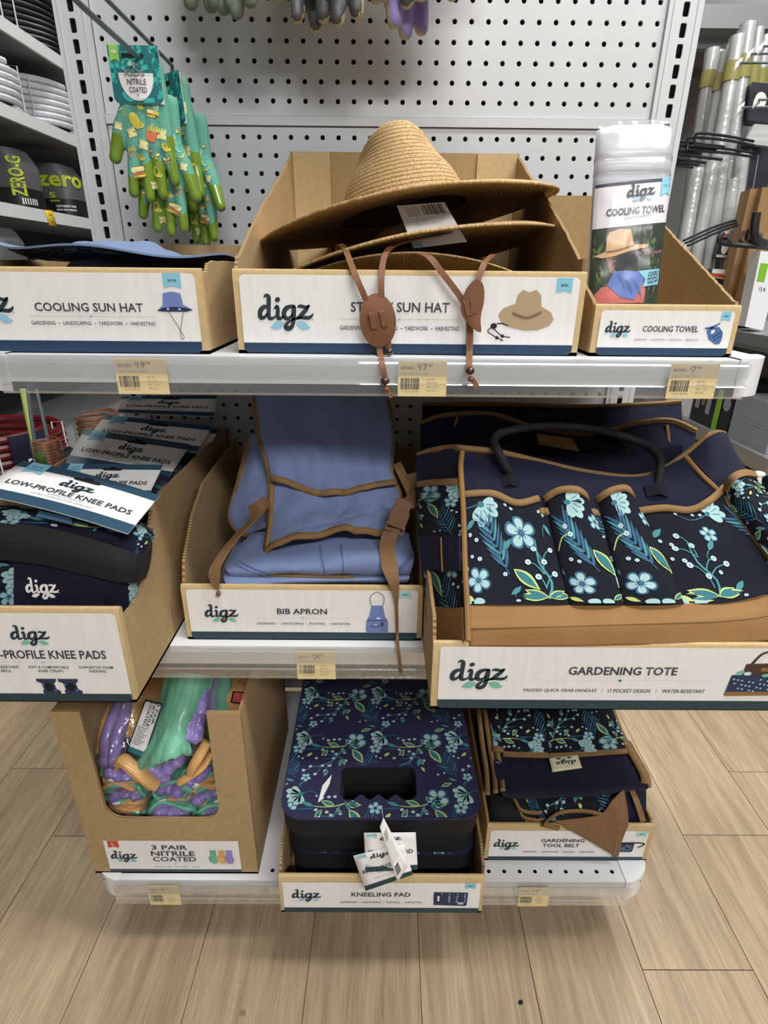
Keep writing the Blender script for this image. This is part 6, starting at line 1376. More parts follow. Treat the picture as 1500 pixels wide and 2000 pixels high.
for x0, k in ((938, 0), (950, 1), (960, 2)): b.ribbon(curve_pts([at(x0-4, 1380, -.232-.004*k), at(x0+4+k*2, 1450, -.295-.004*k), at(x0+12+k*3, 1505, -.352), at(x0+14+k*4, 1552-k*4, -.402)], 6), (1, 0, .3), .0085, .003, 'tan_trim')
b.build('edge_binding', tb, None, label='brown edge binding')
tb2 = thing('tool_belt', 'tool belt underneath, its brown webbing and floral pocket spilling over the tray front', 'tool belt', (.32, -.36, .22), 'gardening tool belts')
fp = rows(([(1020, 1548, -.385), (1090, 1545, -.39), (1195, 1540, -.385)], [(1035, 1580, -.405), (1095, 1570, -.413), (1195, 1565, -.405)], [(1062, 1605, -.413), (1100, 1592, -.421), (1175, 1586, -.414)], [(1065, 1616, -.405), (1105, 1604, -.412), (1170, 1598, -.405)]))
b = MB(); b.sheet(fp, 30, 16, 'navy_deep', -.002); floral(.12, .05, .1, .3, .62).put(b, onsurf(fp, .12, .05), (.002, .118, 0.002, .045), maxe=.03, eps=.0005); o = b.build('front_pocket', tb2)
b = MB(); b.ribbon(curve_pts([at(1060, 1612, -.418), at(1078, 1596, -.423), (at(1100, 1586, -.426)), at(1140, 1584, -.424), at(1172, 1590, -.42)], 7), (0, -.4, .9), .009, .003, 'tan_trim'); b.ribbon(curve_pts([at(1062, 1610, -.424), at(1080, 1615, -.427), at(1092, 1618, -.428)], 5), (0, 0, 1), .009, .003, 'tan_trim'); b.build('binding', o)
b = MB(); wf = rows(([(1218, 1540, -.40), (1224, 1575, -.418), (1227, 1610, -.424)], [(1195, 1562, -.412), (1208, 1600, -.426), (1214, 1640, -.425)], [(1170, 1590, -.42), (1188, 1625, -.4275), (1205, 1674, -.4265)], [(1105, 1600, -.423), (1150, 1628, -.428), (1196, 1668, -.4275)], [(1078, 1603, -.424), (1100, 1612, -.428), (1120, 1622, -.428)]))
b.sheet(wf, 16, 30, 'brown_web', .002); b.ribbon(curve_pts([at(1211, 1612, -.4275), at(1203, 1645, -.4285), at(1198, 1672, -.4285)], 5), (1, 0, 0), .0055, .002, 'tan_trim'); b.build('webbing', tb2, None, label='brown ribbed webbing')
b = MB(); b.sheet(rows(([(1216, 1535, -.385), (1262, 1540, -.38)], [(1222, 1575, -.405), (1262, 1575, -.395)], [(1226, 1608, -.41), (1258, 1605, -.405)])), 6, 10, 'navy_cloth', -.002); b.ribbon(curve_pts([at(1232, 1540, -.388), at(1245, 1570, -.406), at(1256, 1604, -.412)], 5), (1, 0, 0), .009, .003, 'tan_trim'); b.build('side_fold', tb2)
b = MB()
for k, (x, y) in enumerate(((1003, 1566), (1008, 1580), (1016, 1592))): b.ribbon(curve_pts([at(x-6, y-14, -.385), at(x+4, y, -.40), at(x+14, y+16, -.41), at(x+40, y+22, -.414), at(x+56, y+20, -.414)], 6), (0, -.4, .9), .0085, .003, 'tan_trim')
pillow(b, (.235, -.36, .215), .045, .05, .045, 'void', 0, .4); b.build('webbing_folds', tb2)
tb3 = thing('tool_belt', 'tool belt at the bottom of its tray, mostly buried under the other two', 'tool belt', (.33, -.27, .17), 'gardening tool belts'); b = MB(); pillow(b, (.325, -.262, .205), .125, .135, .043, 'navy_cloth', 0, .35); b.build('folded_panel', tb3)

# ------------------------------------------------------------------ nitrile glove packs
mat('glove_green_rib', '6DB596', .6, bump=(500, .5), coat=.6)
def rbar(b, pts, r, m, fl=.55, n=10): b.tube(curve_pts(pts, 5), r, n, m, flat=fl)
def pack(label, mt, seed, card=False, name='glove_pack'):
    """three folded pairs in a clear bag; local x across, y away from the viewer, z up; the cuffs face the viewer"""
    rnd = random.Random(seed); t = thing(name, label, 'glove pack', mt.translation, 'packs of nitrile gloves'); T = lambda x, y, z: mt@Vector((x, y, z))
    w, h = .038, .0185; wob = lambda a, y: 1+.10*math.sin(2*a+seed)+.05*math.sin(5*a+seed*2+y*60)
    sq = lambda a, y, k=1.: T(w*k*wob(a, y)*math.copysign(abs(math.cos(a))**.7, math.cos(a)), y, .008+h*k*wob(a, y)*math.copysign(abs(math.sin(a))**.75, math.sin(a)))
    b = MB(); b.grid(lambda u, v: sq(2*PI*u, .002+.12*v), 44, 10, 'glove_green', cu=True); b.grid(lambda u, v: sq(2*PI*(1-u), .002+.05*v, .86), 44, 5, 'glove_green', cu=True)
    b.tube([sq(2*PI*k/40, .0015+.004*math.sin(3*PI*k/20+seed), .95) for k in range(40)], .0036, 8, 'glove_green_rib', closed=True)
    cu_ = Vector((rnd.choice((-1, 1))*.030, 0, .004)); b.tube([T(cu_.x+.010*math.cos(a), .0-.002, cu_.z+.010*math.sin(a)) for a in [PI*2*k/16 for k in range(13)]], .0046, 8, 'glove_green_rib'); b.build('green_glove', t)
    b = MB()
    for k in range(3):
        x = (-.019+.019*k)+rnd.uniform(-.003, .003); r = rnd.uniform(.0098, .0118); y0 = rnd.uniform(-.010, .006); z0 = .008+rnd.uniform(-.004, .004)
        capsule(b, T(x, y0, z0), T(x*.8+rnd.uniform(-.008, .008), .1, z0+.002), r, r*1.1); capsule(b, T(x+.006, y0+.02, z0+.006), T(x, .09, z0+.004), r*.8, r)
    vs_, fs_ = remesh(b, .0022, 4); b = MB(); b.add([p+Vector([.0025*noise.noise(p*150+Vector((k*9., 0, 0))) for k in range(3)]) for p in vs_], fs_, 'glove_purple')
    b.build('purple_glove', t)
    b = MB()
    for k, (zz, hh) in enumerate(((-.0155, .0062), (-.027, .0058))):
        def sl(u, v, zz=zz, hh=hh, k=k):
            a = 2*PI*u; q = min(1, v*6)**.45; x = (w*(.96-.06*k))*math.copysign(abs(math.cos(a))**.6, math.cos(a))*q
            return T(x, -.006-.004*k+.13*v*v+.004*math.sin(x*90+seed+k), zz+hh*math.copysign(abs(math.sin(a))**.7, math.sin(a))*q+.003*math.sin(x*70+seed*1.7+k*2)+.0012*math.sin(x*260+k))
        b.grid(sl, 44, 14, 'glove_orange', cu=True)
    b.build('orange_glove', t)
    b = MB(); x = rnd.choice((-.02, .012)); b.sheet(lambda u, v: T(x+.014*u, -.0145+.004*u, -.002-.010*v), 2, 2, 'card_white', -.0005); b.build('care_label', t, None)
    b = MB(); b.grid(lambda u, v: mt@Vector((.047*math.copysign(abs(math.cos(2*PI*u))**.6, math.cos(2*PI*u))*math.sin(PI*(.1+.8*v))**.25, -.020+.15*v+.003*noise.noise(Vector((u*14, v*5, seed))), -.004+.033*math.copysign(abs(math.sin(2*PI*u))**.7, math.sin(2*PI*u))*math.sin(PI*(.1+.8*v))**.25+.002*noise.noise(Vector((u*11, v*9, seed+3.))))), 48, 16, 'clear_film', cu=True); b.build('clear_bag', t, 70)
    return t
def pm(px, py, Y, rot, k=1., tilt=0., yaw=0.): return Matrix.Translation(at(px, py, Y))@Matrix.Rotation(yaw, 4, 'Z')@Matrix.Rotation(rot, 4, 'Y')@Matrix.Rotation(tilt, 4, 'X')@Matrix.Scale(k, 4)
pack('lowest bagged glove pack in the left corner of the cut-out box', pm(250, 1600, -.40, .05, .78), 1)
pack('bagged glove pack with wide orange fold, lowest in the middle of the cut-out box', pm(338, 1592, -.405, .12, .9), 2)
pack('bagged glove pack at the lower right corner of the cut-out, half hidden by cardboard', pm(424, 1594, -.40, -.15, .75), 3)
pack('bagged glove pack with green cuff ring, second from the bottom on the left', pm(246, 1556, -.395, .10, .85, -.05), 4)
pack('bagged glove pack with broad orange fold resting on the lowest middle pack', pm(334, 1550, -.39, -.10, .85, -.06), 5)
pack('bagged glove pack pressed to the right edge of the cut-out, middle height', pm(410, 1556, -.385, -.35, .8, -.06), 6)
pack('bagged glove pack with white care labels, just below the upright purple fingers', pm(236, 1512, -.388, .15, .8, -.1), 7)
pack('bagged glove pack tilted steeply beside the long green glove', pm(392, 1516, -.38, -.55, .8, -.1), 8)
mp_ = thing('glove_pack', 'topmost glove pack, with one long green glove lying over purple fingers', 'glove pack', tuple(at(330, 1450, -.38)), 'packs of nitrile gloves')
gf = rows(([(333, 1318, -.318), (352, 1316, -.332), (372, 1316, -.338), (392, 1318, -.332), (410, 1322, -.318)], [(320, 1375, -.352), (336, 1378, -.37), (354, 1380, -.376), (374, 1378, -.37), (390, 1376, -.352)], [(303, 1432, -.38), (322, 1436, -.397), (338, 1436, -.404), (354, 1432, -.4), (366, 1428, -.382)],
    [(283, 1482, -.402), (306, 1476, -.419), (326, 1470, -.425), (346, 1464, -.419), (364, 1458, -.402)], [(277, 1502, -.405), (300, 1492, -.423), (322, 1482, -.429), (344, 1473, -.424), (364, 1466, -.405)]))
gff = rumple(rumple(gf, .003, (8, 2.5), 4), .0012, (22, 4), 9); b = MB(); b.sheet(gff, 36, 50, 'glove_green', .009, mb='glove_green'); b.tube(curve_pts([at(*q) for q in ((276, 1500, -.409), (298, 1493, -.425), (322, 1482, -.431), (345, 1473, -.426), (365, 1464, -.408))], 6), .0042, 8, 'glove_green_rib')
S = Sheet(); c0 = at(322, 1367, -.378); a_ = -1.15
S.text('digz', .0, .028, 0, .014, 'void', 1, .03); bv = b.bvh()
S.put(b, project(bv, lambda u, v: at(322, 1368, -.5)+Vector((u*math.cos(.85)-v*math.sin(.85), 0, u*math.sin(.85)+v*math.cos(.85))), (0, 1, 0)), eps=.0005, maxe=.02); b.build('green_glove', mp_)
b = MB()
for P in ([(378, 1325, -.33), (376, 1380, -.366), (368, 1425, -.392), (364, 1448, -.402)], [(398, 1328, -.325), (395, 1375, -.36), (386, 1425, -.39), (380, 1452, -.402)]):
    Q = curve_pts([at(*q) for q in P], 5); n = len(Q); b.tube(Q, [.0105*(.75+.35*i/n) if i < n-2 else .006 for i in range(n)], 12, 'glove_purple')
for x, y, r in ((298, 1500, .010), (314, 1508, .0115), (330, 1498, .0105), (346, 1486, .010), (322, 1518, .009)): capsule(b, at(x, y, -.40), at(x+8, y-16, -.37), r*1.15, r*1.2)
vs_, fs_ = remesh(b, .0022, 4); b = MB(); b.add([p+Vector([.002*noise.noise(p*150+Vector((k*9., 0, 0))) for k in range(3)]) for p in vs_], fs_, 'glove_purple'); b.build('purple_glove', mp_)
b = MB(); rbar(b, [at(232, 1488, -.405), at(240, 1482, -.408), at(262, 1500, -.415), at(286, 1520, -.418), at(306, 1534, -.414)], .0098, 'glove_orange', .6); rbar(b, [at(228, 1500, -.404), at(238, 1492, -.408), at(258, 1508, -.414), at(296, 1538, -.413)], .006, 'glove_orange', .7)
rbar(b, [at(405, 1448, -.395), at(392, 1472, -.405), at(380, 1492, -.41), at(372, 1508, -.41)], .010, 'glove_orange', .6); rbar(b, [at(412, 1470, -.395), at(398, 1495, -.405), at(372, 1515, -.412), at(350, 1528, -.41)], .007, 'glove_orange', .6); b.build('orange_glove', mp_)
cq = quad(at(284, 1366, -.362), at(318, 1374, -.372), at(281, 1484, -.412), at(246, 1470, -.40)); b = MB(); b.sheet(cq, 6, 8, 'teal_ink', -.0008); S = Sheet(); S.rrect(.06, .04, .94, .97, .06, 'card_white', 1)
T2 = Sheet(); T2.text('3 PAIR', 0, .34, .36, .48, 'text_ink', 3, .02); T2.text('NITRILE', 0, .40, .2, .32, 'text_ink', 3, .02); T2.text('COATED', 0, .40, .04, .16, 'text_ink', 3, .02)
for P, F, m, l in T2.it: S.it.append(([(.3+.62*(y/.5), .98-1.1*x) for x, y in P], F, m, l))
for k in range(9): S.rect(.14, .5-.038*k, .74-.1*(k % 3), .515-.038*k, 'grey_ink', 3)
S.rect(.06, .04, .94, .13, 'leaf_teal', 2); S.put(b, map_quad(cq), eps=.0002); b.build('header_card', mp_, None)
b = MB(); b.grid(lambda u, v: gff(u*1.16-.02 if u*1.16-.02 < 1 else 1, v)+Vector((.02*max(0, u-.86)*7, -.0075-.002*noise.noise(Vector((u*9, v*12, 2))), -.004*v+.002*noise.noise(Vector((u*7, v*9, 8))))), 40, 50, 'clear_film'); b.build('clear_bag', mp_, 70)
bp_ = thing('glove_pack', 'glove pack standing upright at the left, two long purple fingers pointing up', 'glove pack', tuple(at(225, 1440, -.37)), 'packs of nitrile gloves'); b = MB()
for P in ([(205, 1482, -.385), (210, 1440, -.365), (224, 1400, -.34), (240, 1362, -.315)], [(224, 1480, -.39), (230, 1440, -.368), (240, 1405, -.345), (247, 1370, -.32)]):
    Q = curve_pts([at(*q) for q in P], 5); n = len(Q); b.tube(Q, [.011*(.6+.4*math.sin(PI*min(1, (i+1)/6)*.5)) for i in range(n)], 12, 'glove_purple')
b.ball(at(205, 1484, -.385), .0108, 'glove_purple'); b.ball(at(224, 1483, -.39), .0108, 'glove_purple'); b.build('purple_glove', bp_)
b = MB(); rbar(b, [at(190, 1470, -.37), at(203, 1420, -.345), at(225, 1375, -.31), at(235, 1340, -.29)], .012, 'glove_orange'); rbar(b, [at(258, 1440, -.36), at(262, 1400, -.335), at(268, 1360, -.31)], .012, 'glove_orange'); b.build('orange_glove', bp_)
b = MB(); b.grid(lambda u, v: at(lerp(lerp(186, 222, v), lerp(262, 285, v), u), lerp(1500, 1340, v), lerp(-.40, -.305, v)-.012*math.sin(PI*u)**.5-.002*noise.noise(Vector((u*9, v*9, 5)))), 24, 30, 'clear_film'); b.build('clear_bag', bp_, 70)
bp2 = thing('glove_pack', 'glove pack at the back right of the cut-out box with a red size label', 'glove pack', tuple(at(440, 1350, -.27)), 'packs of nitrile gloves'); b = MB(); rbar(b, [at(428, 1395, -.29), at(432, 1350, -.27), at(436, 1320, -.255)], .017, 'glove_green'); b.build('green_glove', bp2)
b = MB(); rbar(b, [at(412, 1395, -.295), at(416, 1350, -.272), at(420, 1322, -.26)], .010, 'glove_purple'); b.build('purple_glove', bp2); b = MB(); rbar(b, [at(458, 1350, -.26), at(470, 1342, -.255), at(486, 1348, -.25)], .016, 'glove_orange'); b.build('orange_glove', bp2)
cq = quad(at(455, 1350, -.285), at(486, 1352, -.28), at(476, 1376, -.295), at(450, 1372, -.3)); b = MB(); b.sheet(cq, 2, 2, 'void', -.0008); S = Sheet(); S.rect(.1, .1, .75, .9, 'red_ink', 1); S.text('L', .35, .5, .35, .7, 'paper_plain', 2); S.put(b, map_quad(cq), eps=.0002); b.build('header_card', bp2, None)
fill = thing('glove_pack', 'glove pack deep at the back of the cut-out box, brown in the shadow', 'glove pack', (-.32, -.22, .3), 'packs of nitrile gloves'); b = MB(); pillow(b, (-.32, -.235, .285), .115, .055, .10, 'glove_orange', 0, .4); b.build('orange_glove', fill)

# ------------------------------------------------------------------ the aisle on the left
mat('shelf_grey', '8B8D8E', .5, bump=(200, .05)); mat('hose_black', '14181A', .45); mat('hose_white', 'C9CBD0', .45, var=(40, .1)); mat('hose_red', '5E1114', .35); mat('pack_grey', '5E5F60', .4, var=(9, .25)); mat('pack_dark', '201F22', .4); mat('lime', 'B9C934', .5); mat('tag_bright', 'E8BE2A', .5); mat('copper', 'A8623A', .35, metal=.6); mat('orchid', '8A2A3A', .5)
def bg_shelf(name, label, x0, x1, y0, y1, z, lip_x, lm='steel_white', th=.035, dm='shelf_grey'):
    t = thing(name, label, 'shelf', ((x0+x1)/2, (y0+y1)/2, z-th), 'aisle shelves'); b = MB(); b.box((x0, y0, z-th), (x1, y1, z), dm); b.build('deck', t)
    b = MB(); s = 1 if lip_x > (x0+x1)/2 else -1; b.box((min(lip_x, lip_x+s*.012), y0, z-.045), (max(lip_x, lip_x+s*.012), y1, z+.004), lm); b.build('shelf_lip', t); return t
for z, lb in ((1.972, 'highest aisle shelf at the left, under the black hoses'), (1.662, 'aisle shelf at the left, under the white hose coils'), (1.303, 'aisle shelf at the left, under the grey hose packages'), (.87, 'lower left aisle shelf, showing behind the knee pad tray')):
    bg_shelf('aisle_shelf', lb, -2.05, -1.5, .9, 3.9, z, -1.5)
b = MB(); b.box((-2.1, .9, .0), (-2.05, 3.9, 2.4), 'dark_wall'); 
for k in range(3): b.box((-2.05, 1.0+k*1.2, 0), (-2.02, 1.05+k*1.2, 2.4), 'shelf_grey')
tag(b.build('aisle_back_panel', None), 'dark back panel behind the hose shelves in the left aisle', 'panel')
def coil(label, cx, cy, z, R, r, turns, m, group='coiled garden hoses', sleeve=None, name='garden_hose', tail=False):
    t = thing(name, label, 'hose', (cx, cy, z), group); b = MB(); n = 26; pts = []
    for i in range(turns*n+1): a = 2*PI*i/n; rr = R*(1-.03*math.sin(i*.7)); pts.append((cx+rr*math.cos(a), cy+rr*math.sin(a), z+r+2*r*i/n*.98))
    if tail: pts += [(pts[-1][0]-.02, pts[-1][1]-.05, pts[-1][2]+.02), (pts[-1][0]+.0, pts[-1][1]-.09, pts[-1][2]+.05)]
    b.tube(pts, r, 8, m); b.build('hose', t)
    for a in (.3, 2.2, -2., -.9):
        b = MB(); x, y = cx+R*math.cos(a), cy+R*math.sin(a); d = Vector((math.cos(a), math.sin(a), 0)); H = 2*r*turns+r
        b.tube([Vector((x, y, z+.001))+d*(r+.003), Vector((x, y, z+H))+d*(r+.003), Vector((x, y, z+H))-d*(r+.003), Vector((x, y, z+.001))-d*(r+.003)], .003, 6, 'white_plastic' if m != 'hose_white' else 'steel_grey', closed=True); b.build('tie', t)
    if sleeve:
        b = MB(); mm, tx, a0, a1 = sleeve; H = 2*r*turns+r
        f = lambda u, v: Vector((cx+(R+r+.004)*math.cos(lerp(a0, a1, u)), cy+(R+r+.004)*math.sin(lerp(a0, a1, u)), z+H+.004-(H)*v)); b.sheet(f, 12, 4, mm, -.002); S = Sheet(); S.text(tx, .3, .7, .4, .6, 'paper_plain', 2, .02); S.put(b, map_quad(f)); b.build('paper_sleeve', t, None)
    return t
coil('black garden hose coil, nearest on the highest left shelf', -1.76, 1.72, 1.974, .235, .0115, 10, 'hose_black')
coil('black garden hose coil, farther along the highest left shelf', -1.76, 2.25, 1.974, .235, .0115, 9, 'hose_black')
coil('white garden hose coil cut off by the left edge of the photo', -1.735, 1.74, 1.664, .215, .0135, 6, 'hose_white')
coil('white garden hose coil in the middle of the left shelf row', -1.73, 2.20, 1.664, .215, .0135, 7, 'hose_white')
coil('white garden hose coil with an open end, beside the grey upright', -1.71, 2.64, 1.664, .19, .0135, 5, 'hose_white', sleeve=('white_plastic', 'MARINE', -1.0, -.3), tail=True)
def pouch(label, x, y, z, sx, sy, sz, mats, words, name='hose_package', yaw=0.):
    t = thing(name, label, 'package', (x, y, z), 'hose packages'); mt = Matrix.Translation((x, y, z))@Matrix.Rotation(yaw, 4, 'Z'); b = MB()
    def f(u, v):
        a = 2*PI*u; p = lambda q, e: math.copysign(abs(q)**e, q); k = 1-.55*max(0, v-.72)**1.3*3
        return mt@Vector((sx*k*p(math.cos(a), .5), sy*p(math.sin(a), .5)*(1-.04*v), sz*v))
    b.grid(f, 40, 14, lambda u, v: mats[0] if v > .33 else mats[1], cu=True); b.add([f(i/40, 1) for i in range(40)], [tuple(range(40))], mats[0]); b.add([f(i/40, 0) for i in range(40)], [tuple(range(39, -1, -1))], mats[1]); bv = b.bvh(); S = Sheet()
    for w_ in words:
        tx, u0, u1, v0, v1, m, rot = w_; T = Sheet()
        T.text(tx, 0, 1, 0, 1, m, 2, .03)
        for P, F, mm, l in T.it: S.it.append(([((lerp(u0, u1, a), lerp(v0, v1, c)) if not rot else (lerp(u0, u1, 1-c), lerp(v0, v1, a))) for a, c in P], F, mm, l))
    d = mt.to_3x3()@Vector((-.62, .78, 0)); rt = mt.to_3x3()@Vector((.78, .62, 0))
    S.put(b, project(bv, lambda u, v: mt@Vector((0, 0, 0))-d*.5+rt*u+Vector((0, 0, v)), d), eps=.0015, maxe=.09); b.build('printed_wrap', t, 50); return t
pouch('grey hose package with an upright lime name, nearest the left edge', -1.66, 1.80, 1.305, .13, .10, .235, ('pack_grey', 'pack_dark'), (('ZERO-G', .0, .055, .05, .20, 'lime', True), ('HOSE', -.09, -.05, .06, .18, 'lime', True), ('|||||||', .03, .09, .02, .045, 'paper_plain', False)))
pouch('grey hose package with a lime zero printed across, beside the lower mountain print', -1.66, 2.20, 1.305, .135, .10, .235, ('pack_grey', 'pack_dark'), (('zero', -.08, .115, .135, .185, 'lime', False), ('5', -.04, -.015, .085, .11, 'lime', False), ('YEAR WARRANTY', -.04, .0, .068, .078, 'lime', False), ('LIGHTWEIGHT HOSE', -.02, .06, .045, .055, 'paper_plain', False), ('KINK FREE DESIGN', -.02, .06, .03, .038, 'paper_plain', False)))
pouch('dark hose package tucked beside the grey upright on the left', -1.62, 2.58, 1.305, .12, .09, .17, ('pack_dark', 'paper_plain'), (('FLEX', -.05, .05, .12, .15, 'lime', False),))
pouch('grey hose package on the shelf below, cut by the blue sun hat', -1.64, 1.50, 1.0, .14, .12, .225, ('pack_grey', 'pack_dark'), (('ZERO-G', -.12, .03, .13, .17, 'lime', False),))
b = MB(); p = at(90, 425, 1.66); q = quad(atx(87, 410, -1.4855), atx(102, 411, -1.4855), atx(112, 443, -1.4855), atx(97, 440, -1.4855)); b.sheet(q, 2, 2, 'tag_bright', -.001); S = Sheet(); S.text('14', .3, .7, .62, .8, 'text_ink', 1); S.text('49', .4, .6, .2, .3, 'text_ink', 1); S.put(b, map_quad(q)); tag(b.build('shelf_tag', None, None), 'yellow price tag hanging from the left aisle shelf lip', 'price tag')
bg_shelf('aisle_shelf', 'lowest aisle shelf at the left, under the red hose coil', -2.05, -1.0, .55, 3.9, .32, -1.0)
coil('red garden hose coil with a dark paper sleeve, left of the knee pad tray', -1.43, .95, .322, .23, .0145, 7, 'hose_red', sleeve=('navy_cloth', '50+', -.75, -.15))
b = MB()
P_w = [at(54, 760, .62), at(71, 760, .62), at(103, 900, .58), at(73, 905, .58)]
for p in P_w[2:]: p.z = max(p.z, .42)
b.tube(P_w, .0055, 8, 'hook_grey', closed=True)
for p in P_w[2:]: b.tube([p, Vector((p.x-.05, p.y, .325))], .0055, 8, 'hook_grey')
tag(b.build('wire_divider', None), 'bright wire rack divider standing in front of the red hose', 'rack')
b = MB(); b.tube([at(44, 760, .75), at(58, 830, .75), Vector((at(58, 830, .75).x, at(58, 830, .75).y, .322))], .009, 8, 'leaf_yellow'); tag(b.build('yellow_stake', None), 'thin yellow-green stake beside the wire divider', 'stake')
def copper(label, x, y, z, R, H, sl):
    t = thing('copper_hose_pack', label, 'package', (x, y, z), 'copper hose packs'); b = MB(); pts = [(x+R*.8*math.cos(i*.35), y+R*.8*math.sin(i*.35), z+.012+H*.9*i/150) for i in range(150)]; b.tube(pts, R*.09, 6, 'copper'); b.build('copper_hose', t)
    b = MB(); b.grid(lambda u, v: Vector((x+R*math.cos(2*PI*u), y+R*math.sin(2*PI*u), z+H*v)), 30, 4, 'clear_film', cu=True); b.add([(x+R*math.cos(2*PI*i/30), y+R*math.sin(2*PI*i/30), z+H) for i in range(30)], [tuple(range(30))], 'clear_film'); b.build('clear_bag', t, 60)
    b = MB(); f = lambda u, v: Vector((x+(R+.002)*math.cos(lerp(-2.0, -1.2, u)), y+(R+.002)*math.sin(lerp(-2., -1.2, u)), z+H*(.75-.5*v))); b.sheet(f, 8, 2, 'foliage_mid', -.001); b.build('label_band', t, None); return t
copper('small clear pack of coiled copper-coloured hose beside the red coil', -.865, .36, .577, .036, .075, 0)
copper('larger clear pack of coiled copper-coloured hose behind the knee pad cards', -.765, .45, .577, .062, .13, 0)
bg_shelf('aisle_shelf', 'short dark shelf carrying the copper hose packs, left of the end cap', -.915, -.60, .28, .56, .575, -.915, 'pack_dark', .035, 'pack_dark'); b = MB(); b.box((-.78, .40, .0), (-.74, .44, .54), 'pack_dark'); b.build('post', [o for o in COL.objects if o.name.startswith('aisle_shelf')][-1])

# ------------------------------------------------------------------ the aisle on the right
mat('tube_white', 'C3C5C4', .3, coat=.3, var=(20, .08)); mat('band_olive', '8E8748', .5); mat('box_navy', '20242F', .45); mat('box_brown', '94744C', .8, var=(30, .1)); mat('orange_red', 'C9513A', .5); mat('lime_green', '7DB52E', .5); mat('box_grey', '8E9298', .5); mat('panel_grey', 'A9ABA9', .6)
b = MB()
for iz in range(22):
    for iy in range(16): ring_cell(b, 1.2+iy*.04, 1.02+iz*.04, .02, .02, .0042, 0, .005, 'panel_grey', 8, None, lambda u, v, w: (1.62+w, 3.02-u, v))
b.box((1.63, .6, 0), (1.64, 3.0, 2.5), 'shelf_grey'); b.add([(1.62, .6, .3), (1.62, 1.2, .3), (1.62, 1.2, 2.4), (1.62, .6, 2.4)], [(0, 1, 2, 3)], 'panel_grey', False); b.add([(1.62, 1.84, .3), (1.62, 3., .3), (1.62, 3., 2.4), (1.62, 1.84, 2.4)], [(0, 1, 2, 3)], 'panel_grey', False); b.add([(1.62, 1.2, 1.88), (1.62, 1.84, 1.88), (1.62, 1.84, 2.4), (1.62, 1.2, 2.4)], [(0, 1, 2, 3)], 'panel_grey', False); b.add([(1.62, 1.2, .3), (1.62, 1.84, .3), (1.62, 1.84, 1.0), (1.62, 1.2, 1.0)], [(0, 1, 2, 3)], 'panel_grey', False)
tag(b.build('aisle_peg_panel', None), 'grey perforated back panel behind the bagged tubes in the right aisle', 'panel')
b = MB(); b.box((1.0, 1.9, 2.02), (1.9, 3.2, 2.10), 'shelf_grey')
for k in range(3): b.box((1.0, 2.0+k*.4, 1.98), (1.9, 2.04+k*.4, 2.02), 'shelf_grey')
b.box((1.05, 1.9, 1.96), (1.08, 3.2, 2.02), 'steel_white'); tag(b.build('overhead_rack', None), 'dark grey overhead rack above the bagged tubes at top right', 'rack')
def pole(label, px0, py0, px1, py1, Y, r, band=True, film=True):
    t = thing('bagged_tube', label, 'tube', tuple(at(px0, py0, Y)), 'bagged white tubes'); a, c = at(px0, py0, Y), at(px1, py1, Y+.02); a = a+(a-c)*.35 if py0 > 400 else a; b = MB(); b.tube([a, c], r, 14, 'tube_white'); b.build('tube', t)
    if film: b = MB(); d = (c-a); b.tube([a+d*i/10 for i in range(11)], [r*1.18*(1+.05*math.sin(i*2.3+px0)) for i in range(11)], 12, 'clear_film', caps=False); b.build('clear_sleeve', t, 60)
    if band: b = MB(); d = c-a; b.tube([a+d*.86, a+d*.92], r*1.22, 14, 'band_olive', caps=False); b.build('tape_band', t)
pole('bagged white tube nearest the grey upright, with olive tape', 1335, 470, 1392, 95, 1.55, .022)
pole('second bagged white tube from the upright, with olive tape', 1350, 480, 1420, 100, 1.45, .022)
pole('third bagged white tube from the upright, glossy and bright', 1368, 500, 1442, 70, 1.4, .024)
pole('fourth bagged white tube from the upright, tallest of the row', 1392, 560, 1462, 45, 1.4, .024)
for k, (a, c, Yp) in enumerate((((1345, 470), (1405, 100), 1.6), ((1360, 500), (1432, 85), 1.6), ((1380, 520), (1452, 60), 1.62), ((1430, 600), (1495, 70), 1.6))): pole('rear bagged tube, '+('first', 'second', 'third', 'fourth')[k]+' of the back row counted from the grey upright', *a, *c, Yp, .021)
pole('fifth bagged white tube from the upright, ending under the overhead rack', 1412, 610, 1480, 55, 1.5, .02)
for k, (a, c, lb) in enumerate((((1338, 470), (1362, 330), 'short bagged tube at the left end of the front row, near the towel tray'), ((1352, 545), (1392, 315), 'short bagged tube second in the front row, under the wire prongs'), ((1378, 560), (1412, 305), 'short bagged tube third in the front row, crinkled bag top'), ((1395, 600), (1432, 350), 'short bagged tube fourth in the front row, with a bright crease'), ((1412, 620), (1450, 300), 'short bagged tube at the right end of the front row'))):
    pole(lb, *a, *c, 1.22, .022, False)
def prongs(label, P, Y, name='wire_hooks'):
    b = MB()
    for pts, r in P: b.tube(curve_pts([at(x, y, Y+dy) for x, y, dy in pts], 3), r, 6, 'black_metal')
    return tag(b.build(name, None), label, 'wire rack')
for y0, dx, lb in ((258, 0, 'upper looped black wire prong crossing the bagged tubes'), (266, -15, 'lower looped black wire prong crossing the bagged tubes')):
    prongs(lb, [([(1472, y0+18, .1), (1420, y0+8, .05), (1368+dx, y0+2, 0), (1358+dx, y0+8, 0), (1357+dx, y0+22, 0), (1364+dx, y0+27, 0), (1420, y0+33, .05), (1468, y0+40, .1)], .0042)], 1.05)
